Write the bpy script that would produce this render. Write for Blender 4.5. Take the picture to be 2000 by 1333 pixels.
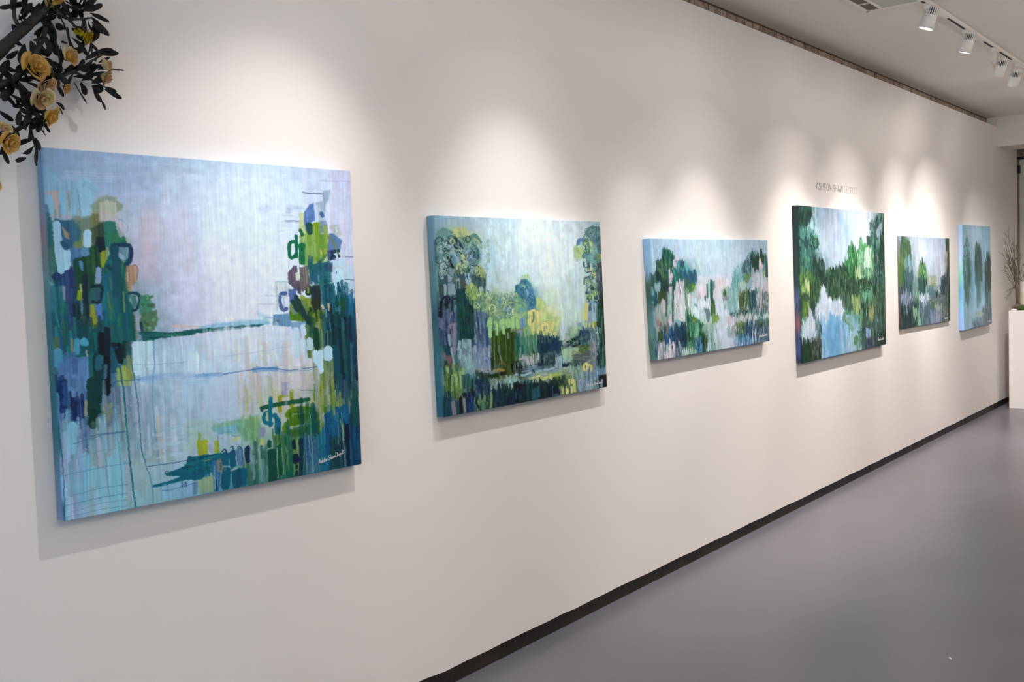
import bpy, bmesh, math, random
import numpy as np
from mathutils import Vector, Matrix

for o in list(bpy.data.objects): bpy.data.objects.remove(o)
C = bpy.context.scene.collection
R = math.radians

# ================================================================ camera, world, exposure, large lights
cam_d = bpy.data.cameras.new('camera'); cam = bpy.data.objects.new('camera', cam_d); C.objects.link(cam)
cam.matrix_world = Matrix(((0.61968691, 0.06986088, -0.78173371, 0.0),
                           (-0.78401416, 0.00916908, -0.62067522, -2.64885864),
                           (-0.03619313, 0.99751460, 0.06045388, 1.6),
                           (0, 0, 0, 1)))
cam_d.sensor_width = 36; cam_d.lens = 36*1956.9/2000; cam_d.clip_start = .05; cam_d.clip_end = 100
cam_d.shift_y = 0
sc = bpy.context.scene; sc.camera = cam
sc.view_settings.view_transform = 'Standard'; sc.view_settings.look = 'None'
sc.view_settings.gamma = 1; sc.view_settings.use_curve_mapping = False
sc.view_settings.exposure = -0.36
world = bpy.data.worlds.new('world'); sc.world = world; world.use_nodes = True
bg = world.node_tree.nodes['Background']; bg.inputs[0].default_value = (.75, .85, 1, 1); bg.inputs[1].default_value = .25

def area(name, loc, rot, sx, sy, power, col):
    l = bpy.data.lights.new(name, 'AREA'); l.shape = 'RECTANGLE'; l.size = sx; l.size_y = sy; l.energy = power; l.color = col
    o = bpy.data.objects.new(name, l); o.location = loc; o.rotation_euler = rot; C.objects.link(o); return o
# daylight of the shop front behind the photographer, and the ceiling lamps of the far half of the room
area('daylight_shop_front', (-3.85, -3.0, 1.5), (0, R(-90), 0), 2.6, 5.2, 195, (.58, .79, 1.0))
area('room_light_left', (1.0, -4.6, 3.05), (0, 0, 0), 3.5, 1.2, 14, (1.0, .93, .86))
area('room_light_right', (9.0, -4.2, 3.05), (0, 0, 0), 5, 1.2, 18, (1.0, .90, .80))
area('added_ceiling_fill', (5.5, -3.7, 2.35), (R(180), 0, 0), 12, .35, 285, (1.0, .91, .82))  # unseen fill without a fitting, added to brighten the ceiling

# ================================================================ helpers
def tag(o, label=None, cat=None, group=None, kind=None):
    if label: o['label'] = label
    if cat: o['category'] = cat
    if group: o['group'] = group
    if kind: o['kind'] = kind
    return o
def empty(name, loc, label=None, cat=None, group=None):
    o = bpy.data.objects.new(name, None); o.location = loc; o.empty_display_size = .1; C.objects.link(o)
    return tag(o, label, cat, group)
def link(name, me, m, parent=None, smooth=False):
    if m is not None and not me.materials: me.materials.append(m)
    if smooth:
        me.polygons.foreach_set('use_smooth', [True]*len(me.polygons))
    o = bpy.data.objects.new(name, me); C.objects.link(o)
    if parent is not None: o.parent = parent
    return o
def mesh_bm(name, bm):
    me = bpy.data.meshes.new(name); bmesh.ops.recalc_face_normals(bm, faces=bm.faces[:]); bm.to_mesh(me); bm.free(); return me
def bx(bm, x0, x1, y0, y1, z0, z1, bev=0):
    r = bmesh.ops.create_cube(bm, size=1); vs = r['verts']
    for v in vs: v.co = Vector(((x0+x1)/2+v.co.x*(x1-x0), (y0+y1)/2+v.co.y*(y1-y0), (z0+z1)/2+v.co.z*(z1-z0)))
    if bev:
        es = list({e for v in vs for e in v.link_edges})
        bmesh.ops.bevel(bm, geom=es, offset=bev, segments=2, affect='EDGES')
    return vs
def box(name, x0, x1, y0, y1, z0, z1, m, parent=None, bev=0):
    bm = bmesh.new(); bx(bm, x0, x1, y0, y1, z0, z1, bev); return link(name, mesh_bm(name, bm), m, parent)
def lathe(bm, prof, n=28, mat=None, cap0=True, cap1=True):
    rings = []
    for r, z in prof:
        rings.append([bm.verts.new((mat or Matrix.Identity(4)) @ Vector((r*math.cos(2*math.pi*i/n), r*math.sin(2*math.pi*i/n), z))) for i in range(n)])
    for a, b in zip(rings[:-1], rings[1:]):
        for i in range(n): bm.faces.new((a[i], a[(i+1) % n], b[(i+1) % n], b[i]))
    if cap0: bm.faces.new(rings[0][::-1])
    if cap1: bm.faces.new(rings[-1])
def tube(bm, pts, rad, n=8):
    pts = [Vector(p) for p in pts]; rings = []
    up = Vector((.13, .21, .97))
    for i, p in enumerate(pts):
        d = (pts[min(i+1, len(pts)-1)]-pts[max(i-1, 0)]).normalized()
        s = d.cross(up); s = s.normalized() if s.length > 1e-4 else d.orthogonal().normalized()
        t = d.cross(s).normalized(); r = rad[i] if isinstance(rad, (list, tuple)) else rad
        rings.append([bm.verts.new(p+(s*math.cos(2*math.pi*k/n)+t*math.sin(2*math.pi*k/n))*r) for k in range(n)])
    for a, b in zip(rings[:-1], rings[1:]):
        for i in range(n): bm.faces.new((a[i], a[(i+1) % n], b[(i+1) % n], b[i]))
    bm.faces.new(rings[0][::-1]); bm.faces.new(rings[-1])

# ================================================================ materials
def srgb(c):
    if isinstance(c, str): c = tuple(int(c[i:i+2], 16)/255 for i in (0, 2, 4))
    return tuple((x/12.92 if x <= .04045 else ((x+.055)/1.055)**2.4) for x in c)+(1,)
def mat(name, col, rough=.6, metal=0, noise=None, bump=None, spec=.5, emit=None, sss=None):
    """noise = (scale, dark colour, amount, stretch xyz); bump = (scale, strength)"""
    m = bpy.data.materials.new(name); m.use_nodes = True; nt = m.node_tree; b = nt.nodes['Principled BSDF']
    b.inputs['Base Color'].default_value = srgb(col); b.inputs['Roughness'].default_value = rough
    b.inputs['Metallic'].default_value = metal; b.inputs['Specular IOR Level'].default_value = spec
    tc = nt.nodes.new('ShaderNodeTexCoord')
    if noise:
        s, c2, amt, st = noise
        mp = nt.nodes.new('ShaderNodeMapping'); mp.inputs['Scale'].default_value = st; nt.links.new(tc.outputs['Object'], mp.inputs[0])
        n = nt.nodes.new('ShaderNodeTexNoise'); n.inputs['Scale'].default_value = s; n.inputs['Detail'].default_value = 6; nt.links.new(mp.outputs[0], n.inputs[0])
        r = nt.nodes.new('ShaderNodeValToRGB'); r.color_ramp.elements[0].position = .35; r.color_ramp.elements[1].position = .7
        r.color_ramp.elements[0].color = [a*(1-amt)+b_*amt for a, b_ in zip(srgb(col), srgb(c2))]; r.color_ramp.elements[1].color = srgb(col)
        nt.links.new(n.outputs[0], r.inputs[0]); nt.links.new(r.outputs[0], b.inputs['Base Color'])
    if bump:
        n2 = nt.nodes.new('ShaderNodeTexNoise'); n2.inputs['Scale'].default_value = bump[0]; n2.inputs['Detail'].default_value = 5
        nt.links.new(tc.outputs['Object'], n2.inputs[0]); bp = nt.nodes.new('ShaderNodeBump'); bp.inputs['Strength'].default_value = bump[1]; bp.inputs['Distance'].default_value = .01
        nt.links.new(n2.outputs[0], bp.inputs['Height']); nt.links.new(bp.outputs[0], b.inputs['Normal'])
    if emit:
        b.inputs['Emission Color'].default_value = srgb(emit[0]); b.inputs['Emission Strength'].default_value = emit[1]
    return m
M = {}
M['wall'] = mat('wall_paint', 'ece6e2', .62, noise=(.9, 'e6e0dc', .5, (1, 1, 1)), bump=(260, .05), spec=.3)
M['wallg'] = mat('bounce_cut_grey_wall', '9a9690', .7, noise=(.9, '949088', .5, (1, 1, 1)))  # for the unseen opposite wall, greyed to cut its bounced light
M['ceil'] = mat('ceiling_paint', 'ece6de', .8, noise=(.7, 'e6e0d8', .6, (1, 1, 1)), bump=(180, .05), spec=.2)
M['floor'] = mat('painted_concrete', '6f6e76', .30, noise=(1.1, '67666d', .9, (1, 1, 1)), bump=(30, .04), spec=.4)
M['base'] = mat('dark_base', '2b2018', .55, noise=(6, '120d0a', .9, (1, 1, 1)), bump=(60, .4))
M['beam'] = mat('beam_paint', 'dcd6ca', .7, bump=(120, .05), spec=.3)
M['panel'] = mat('cream_panel', 'e2dcca', .6, spec=.3)
M['grey'] = mat('grey_strip', 'a09c90', .7)
M['black'] = mat('black_plastic', '14130f', .5)
M['white'] = mat('white_metal', 'ece6e0', .35, spec=.5)
M['slot'] = mat('dark_slot', '1c1a1a', .7)
M['plinth'] = mat('plinth_paint', 'eae3df', .5, noise=(3, 'e4dcd8', .5, (1, 1, 1)), spec=.35)
M['louver'] = mat('louver_grey', '8a8178', .6)
M['ventp'] = mat('vent_panel', 'b8b6b2', .5)
M['lens'] = mat('lamp_lens', 'ffffff', .3, emit=('fff6ea', 30))
M['letter'] = mat('letter_vinyl', '8a7f78', .4, spec=.5)
M['letter_glare'] = mat('letter_vinyl_glare', 'c4bab2', .35, spec=.5)  # reflection on the silver last word, put into a paler colour
M['sign'] = mat('signature_paint', 'e4e8ea', .5)

# exposed brick of the strip above the white wall
def brick_mat():
    m = bpy.data.materials.new('old_brick'); m.use_nodes = True; nt = m.node_tree; b = nt.nodes['Principled BSDF']; b.inputs['Roughness'].default_value = .9
    tc = nt.nodes.new('ShaderNodeTexCoord'); sp = nt.nodes.new('ShaderNodeSeparateXYZ'); cb = nt.nodes.new('ShaderNodeCombineXYZ')
    nt.links.new(tc.outputs['Object'], sp.inputs[0]); nt.links.new(sp.outputs[0], cb.inputs[0]); nt.links.new(sp.outputs[2], cb.inputs[1])
    mp = nt.nodes.new('ShaderNodeMapping'); mp.inputs['Location'].default_value = (-.14, -.027, 0); nt.links.new(cb.outputs[0], mp.inputs[0])
    br = nt.nodes.new('ShaderNodeTexBrick'); br.offset = 0; nt.links.new(mp.outputs[0], br.inputs[0]); br.inputs['Scale'].default_value = 1
    br.inputs['Brick Width'].default_value = .24; br.inputs['Row Height'].default_value = .085; br.inputs['Mortar Size'].default_value = .006
    br.inputs['Color1'].default_value = srgb('bca898'); br.inputs['Color2'].default_value = srgb('a08c7c'); br.inputs['Mortar'].default_value = srgb('4c4036')
    n = nt.nodes.new('ShaderNodeTexNoise'); n.inputs['Scale'].default_value = 7; n.inputs['Detail'].default_value = 8; n.inputs['Roughness'].default_value = .7; nt.links.new(tc.outputs['Object'], n.inputs[0])
    r = nt.nodes.new('ShaderNodeValToRGB'); r.color_ramp.elements[0].position = .47; r.color_ramp.elements[1].position = .53
    r.color_ramp.elements[0].color = (1, 1, 1, 1); r.color_ramp.elements[1].color = (1, 1, 1, 1); e = r.color_ramp.elements.new(.5); e.color = (0, 0, 0, 1); nt.links.new(n.outputs[0], r.inputs[0])
    mx = nt.nodes.new('ShaderNodeMix'); mx.data_type = 'RGBA'; nt.links.new(r.outputs[0], mx.inputs['Factor'])
    mx.inputs['A'].default_value = srgb('5a4a3e'); nt.links.new(br.outputs['Color'], mx.inputs['B'])
    nt.links.new(mx.outputs['Result'], b.inputs['Base Color'])
    bp = nt.nodes.new('ShaderNodeBump'); bp.inputs['Strength'].default_value = .7; bp.inputs['Distance'].default_value = .02; nt.links.new(n.outputs[0], bp.inputs['Height']); nt.links.new(bp.outputs[0], b.inputs['Normal'])
    return m
M['brick'] = brick_mat()

# ================================================================ the room
ZC = 3.178                                       # ceiling height
S = lambda o: tag(o, kind='structure')
S(box('floor', -4.1, 14.5, -6.2, .35, -.1, 0, M['floor']))
S(box('ceiling', -4.1, 14.5, -6.2, .35, ZC, ZC+.1, M['ceil']))
# white plasterboard wall with a slightly ragged lower edge
def gallery_wall():
    bm = bmesh.new(); rnd = random.Random(4); xs = []; x = -3.99
    while x < 12.9: xs.append(x); x += rnd.uniform(.07, .2)
    xs.append(12.9)
    def zb(x):
        t = max(0, min(1, (x-2)/10.5)); z = .068+.008*math.sin(math.pi*t)*-1+.004
        return z+rnd.uniform(-.0025, .0025)
    f0 = []; f1 = []; b0 = []; b1 = []
    for x in xs:
        z = zb(x)
        if abs(x-2.31) < .2 or abs(x-2.65) < .08 or abs(x-3.6) < .06: z += rnd.uniform(.002, .008)
        f0.append(bm.verts.new((x, 0, z))); f1.append(bm.verts.new((x, 0, 3.074)))
        b0.append(bm.verts.new((x, .1, z))); b1.append(bm.verts.new((x, .1, 3.074)))
    for i in range(len(xs)-1):
        bm.faces.new((f0[i], f0[i+1], f1[i+1], f1[i])); bm.faces.new((b0[i], b1[i], b1[i+1], b0[i+1]))
        bm.faces.new((f0[i], b0[i], b0[i+1], f0[i+1])); bm.faces.new((f1[i], f1[i+1], b1[i+1], b1[i]))
    bm.faces.new((f0[0], f1[0], b1[0], b0[0])); bm.faces.new((f0[-1], b0[-1], b1[-1], f1[-1]))
    return link('wall_back', mesh_bm('wall_back', bm), M['wall'])
S(gallery_wall())
S(box('wall_brick', -4.0, 14.4, .101, .3, 0, ZC, M['brick']))
S(box('baseboard_back', -3.99, 12.9, .012, .1, 0, .078, M['base']))
S(box('wall_front', -4.1, 14.5, -6.2, -6.1, 0, ZC, M['wallg']))
S(box('wall_right', 13.35, 13.45, -6.1, .1, 0, ZC, M['wall']))
# shop-front wall behind the photographer: low sill, head, piers, glass between
S(box('wall_left', -4.1, -4.0, -6.1, .1, 0, .25, M['wall']))
S(box('trim_1', -4.1, -4.0, -6.1, .1, 2.85, ZC, M['wall']))
S(box('trim_2', -4.1, -4.0, -.5, .1, .25, 2.85, M['wall']))
S(box('trim_3', -4.1, -4.0, -6.1, -5.6, .25, 2.85, M['wall']))
# dropped beam crossing the room over the end of the white wall
bm = bmesh.new(); bx(bm, 11.94, 12.42, -6.1, -.0005, 2.858, ZC); bx(bm, 11.94, 12.42, .0005, .1005, 3.0765, ZC)
S(link('trim_4', mesh_bm('trim_4', bm), M['beam']))
# end of the room beyond the white wall: jamb strip, cream door panel, grille band over it
S(box('trim_5', 13.12, 13.349, .0195, .1005, 0, 2.81, M['grey']))
d = S(box('door_1', 13.1, 13.16, -.95, .018, 0, 2.805, M['panel'], bev=.006))
box('door_handle', 13.05, 13.1, -.86, -.84, .95, 1.15, M['white'], d)
S(box('trim_6', 13.06, 13.349, -1.2, .1005, 2.815, 2.83, M['black']))
bm = bmesh.new(); rnd = random.Random(3)
y = -1.2
while y < .09: bx(bm, 13.06, 13.1, y, y+.035, 2.832, 2.86+rnd.uniform(0, .035)); y += .05
bx(bm, 13.08, 13.349, -1.2, .1005, 2.832, 2.9)
S(link('trim_7', mesh_bm('trim_7', bm), M['brick']))
fx = box('door_closer', 13.03, 13.095, .0, .065, 2.645, 2.735, M['black'])
tag(fx, 'small black box high on the wall strip left of the cream door', 'fixture')

# ================================================================ ceiling air vent
def make_vent():
    t = empty('ceiling_vent', (6.13, -.88, ZC), 'white and grey louvred air vent let into the ceiling', 'vent')
    Z = ZC-t.location.z
    def f(name, x0, x1, y0, y1, z0, z1, m, bev=0): return box(name, x0-6.06, x1-6.06, y0+.9, y1+.9, z0-ZC, z1-ZC, m, t, bev)
    bm = bmesh.new()
    for a in ((5.48, 6.24, -.555, -.535), (5.48, 6.24, -1.29, -1.27), (5.48, 5.5, -1.29, -.535), (6.22, 6.24, -1.29, -.535), (5.5, 6.22, -.64, -.622), (6.034, 6.044, -.622, -.555)):
        bx(bm, a[0]-6.06, a[1]-6.06, a[2]+.9, a[3]+.9, -.012, -.0002)
    link('vent_frame', mesh_bm('vent_frame', bm), M['white'], t)
    f('centre_panel', 5.5, 6.22, -1.27, -.64, ZC-.009, ZC-.0005, M['ventp'])
    f('duct_opening', 5.5, 6.22, -.622, -.555, ZC-.002, ZC-.0003, M['louver'])
    bm = bmesh.new(); y = -.618
    while y < -.558:
        bx(bm, 5.5-6.06, 6.22-6.06, y+.9, y+.9+.003, -.009, -.0022); y += .0085
    link('louver_blades', mesh_bm('louver_blades', bm), M['louver'], t)
    for x in (5.94, 6.08):
        f('duct_opening', x-.05, x+.02, -.705-(x-5.94)*.55, -.69-(x-5.94)*.55, ZC-.0105, ZC-.009, M['slot'])
make_vent()

# ================================================================ lighting track and spot lamps
TY = -.859
tr = empty('lighting_track', (5, TY, ZC), 'white ceiling lighting track with dark slots running along the gallery wall', 'lighting track')
bm = bmesh.new(); bx(bm, -6.9, 8.2, -.019, .019, -.024, -.0002, .002)
link('rail', mesh_bm('rail', bm), M['white'], tr)
for x0, x1 in ((6.25, 6.31), (6.805, 7.20), (7.70, 7.945), (8.18, 8.55), (9.0, 9.4), (4.9, 6.0), (3.6, 4.5), (2.6, 3.0)):
    box('slot', x0-5, x1-5, -.008, .008, -.0248, -.0235, M['slot'], tr)

def spot_lamp(x, aim, power, label, size=76, blend=1.0, col=(1, .95, .90), px=None, drop=.085, lit=True, side=0.0, spill=.35, beam=0, bsize=50):
    """adapter box + stem + yoke on the track, finned cylinder aimed at a point"""
    t = empty('spot_lamp', (x, TY, ZC-.024), label, 'spotlight', 'white track spotlights over the paintings')
    box('adapter', -.045, .045, -.017, .017, -.022, -.0005, M['white'], t, bev=.003)
    box('stem', -.011, .011, -.009, .009, -drop, -.0215, M['white'], t, bev=.002)
    hub = Vector((side, .0, -drop-.012))
    d = (Vector(aim)-(Vector((x, TY, ZC-.024))+hub)).normalized()
    rot = d.to_track_quat('-Z', 'Y').to_matrix().to_4x4()
    sd = rot @ Vector((1, 0, 0))
    # yoke arm beside the head
    bm = bmesh.new(); a = Vector((0, 0, -drop)); tube(bm, [a+Vector((0, 0, .01)), a+sd*.052*(1 if side <= 0 else -1)*.6, hub+sd*.049*(1 if side <= 0 else -1)], .0055, 10)
    link('yoke', mesh_bm('yoke', bm), M['white'], t, True)
    Mx = Matrix.Translation(hub-d*.012) @ rot
    bm = bmesh.new()
    lathe(bm, [(.0, .062), (.022, .062), (.033, .058), (.040, .050)], 32, Mx, False, False)
    lathe(bm, [(.0395, .0085), (.0412, .004), (.0415, -.03), (.0415, -.072), (.0395, -.0745), (.0375, -.0742), (.037, -.066), (0.0001, -.066)], 32, Mx, False, False)
    lathe(bm, [(.0001, .010), (.033, .008)], 32, Mx, False, False); lathe(bm, [(.040, .050), (.0001, .049)], 32, Mx, False, False)
    link('lamp_housing', mesh_bm('lamp_housing', bm), M['white'], t, True)
    bm = bmesh.new(); lathe(bm, [(.034, .0495), (.034, .009)], 20, Mx, True, True); link('fin_shade_core', mesh_bm('fin_shade_core', bm), M['slot'], t, True)  # blackened core: shade between the fins put into its colour
    bm = bmesh.new()
    for i in range(20):
        A = 2*math.pi*i/20; vs = bx(bm, .0325, .0408, -.0024, .0024, .006, .0515)
        for v in vs: v.co = Mx @ (Matrix.Rotation(A, 4, 'Z') @ v.co)
    link('cooling_fins', mesh_bm('cooling_fins', bm), M['white'], t)
    bm = bmesh.new(); lathe(bm, [(.0001, -.0752), (.0372, -.0735), (.0372, -.067), (.0001, -.067)], 28, Mx, False, False)
    link('lens', mesh_bm('lens', bm), M['lens'] if lit else M['ventp'], t, True)
    if lit:
        l = bpy.data.lights.new('spot_beam', 'SPOT'); l.energy = power; l.spot_size = R(size); l.spot_blend = blend; l.color = col; l.shadow_soft_size = .012
        lo = bpy.data.objects.new('spot_beam', l); C.objects.link(lo); lo.parent = t
        lo.matrix_local = Matrix.Translation(hub+d*.078) @ rot
        if beam:
            l4 = bpy.data.lights.new('centre_beam', 'SPOT'); l4.energy = beam; l4.spot_size = R(bsize); l4.spot_blend = 1; l4.color = col; l4.shadow_soft_size = .012
            l5 = bpy.data.objects.new('centre_beam', l4); C.objects.link(l5); l5.parent = t; l5.matrix_local = Matrix.Translation(hub+d*.078) @ rot
        l2 = bpy.data.lights.new('spill_light', 'SPOT'); l2.energy = power*spill; l2.spot_size = R(165); l2.spot_blend = .6; l2.color = col; l2.shadow_soft_size = .03
        l3 = bpy.data.objects.new('spill_light', l2); C.objects.link(l3); l3.parent = t
        l3.matrix_local = Matrix.Translation(hub+d*.08) @ rot
    return t
spot_lamp(2.43, (1.88, 0, 1.0), 14, 'spotlight aimed at the big pale painting, first on the track', 92, 1, (1, .965, .95), spill=.38, beam=92, bsize=70)
spot_lamp(3.28, (3.42, 0, 1.0), 16, 'spotlight aimed at the misty tree painting, second on the track', 92, 1, (1, .97, .955), spill=.3, beam=94, bsize=62)
spot_lamp(4.15, (4.55, 0, .75), 14, 'added spotlight filling the gap between the second and third paintings, third on the track', 70, 1, (1, .955, .93), spill=.2, beam=80, bsize=52)  # extra lamp added to brighten the wall between these two canvases
spot_lamp(4.95, (5.15, 0, .40), 25, 'spotlight aimed at the wide landscape painting, fourth on the track', 98, 1, (1, .95, .92), spill=.25, beam=170, bsize=62)
spot_lamp(6.40, (6.30, 0, .60), 44, 'nearest lit track spotlight in view, beside the ceiling vent', 90, 1, (1, .94, .89), drop=.06, spill=.14, beam=220, bsize=60)
spot_lamp(7.26, (7.45, 0, .60), 72, 'second lit track spotlight in view, with a thin bright lens', 88, 1, (1, .935, .88), drop=.07, spill=.1, beam=225, bsize=60)
spot_lamp(8.02, (8.85, 0, .70), 104, 'track spotlight turned away showing its finned back, left of the last one', 82, 1, (1, .945, .91), drop=.10, side=.17, spill=.08, beam=185, bsize=56)
spot_lamp(8.78, (10.1, 0, .70), 165, 'last track spotlight before the right picture edge, finned back showing', 78, 1, (1, .94, .90), drop=.11, side=-.12, spill=.08, beam=190, bsize=54)
spot_lamp(9.75, (12.1, -.3, .75), 125, 'spotlight aimed at the white plinth, furthest along the track', 60, .9, (1, .945, .92), drop=.10, spill=.05, beam=150, bsize=44)

# ---------------------------------------------------------------- paint engine (numpy, canvas space in mm)
def hexc(h):
    return np.array([int(h[i:i+2], 16) for i in (0, 2, 4)], float)/255.0

def fractal(h, w, sy, sx, seed, octv=4):
    """smooth noise in -1..1, sy/sx = feature size in raster cells"""
    r = np.random.RandomState(seed); out = np.zeros((h, w)); amp = 1.0; tot = 0
    for o in range(octv):
        gy = max(2, int(h/max(sy, 1))+2); gx = max(2, int(w/max(sx, 1))+2)
        g = r.rand(gy+1, gx+1)*2-1
        y = np.linspace(0, gy-1e-6, h); x = np.linspace(0, gx-1e-6, w)
        yi = y.astype(int); xi = x.astype(int); fy = y-yi; fx = x-xi
        fy = (fy*fy*(3-2*fy))[:, None]; fx = (fx*fx*(3-2*fx))[None, :]
        a = g[yi][:, xi]; b = g[yi][:, xi+1]; c = g[yi+1][:, xi]; d = g[yi+1][:, xi+1]
        out += amp*((a*(1-fx)+b*fx)*(1-fy)+(c*(1-fx)+d*fx)*fy); tot += amp
        amp *= .55; sy = sy/2; sx = sx/2
    return out/tot

class Canvas:
    def __init__(s, wmm, hmm, W, H, seed):
        s.w, s.h, s.W, s.H = wmm, hmm, W, H
        s.img = np.zeros((H, W, 3)); s.rel = np.zeros((H, W))
        s.kx = W/wmm; s.ky = H/hmm
        s.vn = fractal(H, W, 90, 2.2, seed+1, 3)      # vertical bristle grain
        s.hn = fractal(H, W, 2.2, 90, seed+2, 3)      # horizontal bristle grain
        s.cn = fractal(H, W, 14, 14, seed+3, 4)       # cloudy grain
        s.rs = random.Random(seed)
    def grid(s, rows):
        g = np.array([[hexc(c) for c in r.split()] for r in rows])
        n, m = g.shape[:2]
        wob = 0.35
        yy, xx = np.mgrid[0:s.H, 0:s.W].astype(float)
        y = np.clip(yy/(s.H-1)*(n-1)+s.cn*wob+s.vn*.12, 0, n-1.0001); x = np.clip(xx/(s.W-1)*(m-1)+s.cn[::-1]*wob, 0, m-1.0001)
        yi = y.astype(int); xi = x.astype(int); fy = (y-yi)[..., None]; fx = (x-xi)[..., None]
        fy = fy*fy*(3-2*fy); fx = fx*fx*(3-2*fx)
        s.img = (g[yi, xi]*(1-fx)+g[yi, xi+1]*fx)*(1-fy)+(g[yi+1, xi]*(1-fx)+g[yi+1, xi+1]*fx)*fy
    def grain(s, av, ah, ac):
        s.img = np.clip(s.img*(1+av*s.vn+ah*s.hn+ac*s.cn)[..., None], 0, 1)
    def comp(s, sl, m, col, n):
        c = col[None, None, :]*(1+n[..., None])
        s.img[sl] = s.img[sl]*(1-m[..., None])+np.clip(c, 0, 1)*m[..., None]
        s.rel[sl] = np.maximum(s.rel[sl]*(1-.5*m), m*.6)
    def stroke(s, col, rx, ry, a, pts, soft=.18, dry=0.0, outl=0.0):
        """polyline of canvas-mm points drawn with an elliptical brush"""
        P = np.array(pts, float).reshape(-1, 2)
        if len(P) > 2:                                       # round the bends (Catmull-Rom)
            E = np.vstack([2*P[0]-P[1], P, 2*P[-1]-P[-2]]); o = []
            for i in range(1, len(E)-2):
                for t in (0, .25, .5, .75):
                    o.append(.5*(2*E[i]+(E[i+1]-E[i-1])*t+(2*E[i-1]-5*E[i]+4*E[i+1]-E[i+2])*t*t+(3*E[i]-E[i-1]-3*E[i+1]+E[i+2])*t**3))
            P = np.array(o+[P[-1]])
        x0 = int((P[:, 0].min()-rx*1.6)*s.kx)-2; x1 = int((P[:, 0].max()+rx*1.6)*s.kx)+3
        y0 = int((P[:, 1].min()-ry*1.6)*s.ky)-2; y1 = int((P[:, 1].max()+ry*1.6)*s.ky)+3
        x0 = max(x0, 0); y0 = max(y0, 0); x1 = min(x1, s.W); y1 = min(y1, s.H)
        if x1 <= x0 or y1 <= y0: return
        yy, xx = np.mgrid[y0:y1, x0:x1]
        X = (xx+.5)/s.kx/rx; Y = (yy+.5)/s.ky/ry
        Q = P/np.array([rx, ry]); d = np.full(X.shape, 1e9)
        if len(Q) == 1: d = np.hypot(X-Q[0, 0], Y-Q[0, 1])
        for a0, b0 in zip(Q[:-1], Q[1:]):
            v = b0-a0; L = v@v+1e-12
            t = np.clip(((X-a0[0])*v[0]+(Y-a0[1])*v[1])/L, 0, 1)
            d = np.minimum(d, np.hypot(X-a0[0]-t*v[0], Y-a0[1]-t*v[1]))
        sl = (slice(y0, y1), slice(x0, x1))
        px = 1.0/(max(.3, min(rx*s.kx, ry*s.ky)))           # one cell in brush units
        e = max(soft, px)
        d = d+s.cn[sl]*.22
        m = np.clip((1+e*.5-d)/e, 0, 1)*a*min(1, max(rx*s.kx, .3)*2)
        vert = abs(P[-1, 1]-P[0, 1]) >= abs(P[-1, 0]-P[0, 0])
        n = (s.vn if vert else s.hn)[sl]
        if dry: m = m*np.clip(1.0-dry*.5+n*2.4*dry, 0, 1)
        s.comp(sl, m, hexc(col) if isinstance(col, str) else col, n*.05)
        if outl:
            r = np.clip(1-np.abs(d-.95)/max(.16, px), 0, 1)*outl
            s.img[sl] = s.img[sl]*(1-r[..., None]*.45)
    def poly(s, col, a, soft, pts, drip=0.0):
        P = np.array(pts, float).reshape(-1, 2)
        x0 = max(int((P[:, 0].min()-soft*2)*s.kx)-3, 0); x1 = min(int((P[:, 0].max()+soft*2)*s.kx)+4, s.W)
        y0 = max(int((P[:, 1].min()-soft*2)*s.ky)-3, 0); y1 = min(int((P[:, 1].max()+soft*2+drip*2)*s.ky)+4, s.H)
        if x1 <= x0 or y1 <= y0: return
        yy, xx = np.mgrid[y0:y1, x0:x1]; sl = (slice(y0, y1), slice(x0, x1))
        X = (xx+.5)/s.kx; Y = (yy+.5)/s.ky-drip*(s.vn[sl]*2.0)
        inside = np.zeros(X.shape, bool); d = np.full(X.shape, 1e9)
        for i in range(len(P)):
            a0 = P[i]; b0 = P[(i+1) % len(P)]; v = b0-a0; L = v@v+1e-12
            t = np.clip(((X-a0[0])*v[0]+(Y-a0[1])*v[1])/L, 0, 1)
            d = np.minimum(d, np.hypot(X-a0[0]-t*v[0], Y-a0[1]-t*v[1]))
            c = ((a0[1] > Y) != (b0[1] > Y)) & (X < (b0[0]-a0[0])*(Y-a0[1])/(b0[1]-a0[1]+1e-12)+a0[0])
            inside ^= c
        sd = np.where(inside, -d, d)+s.cn[sl]*soft
        m = np.clip(.5-sd/max(soft, .6/s.kx), 0, 1)*a
        s.comp(sl, m, hexc(col), s.vn[sl]*.12)
    def inside(s, P, x, y):
        c = False; n = len(P)
        for i in range(n):
            ax, ay = P[i]; bx, by = P[(i+1) % n]
            if (ay > y) != (by > y) and x < (bx-ax)*(y-ay)/(by-ay+1e-12)+ax: c = not c
        return c
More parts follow.
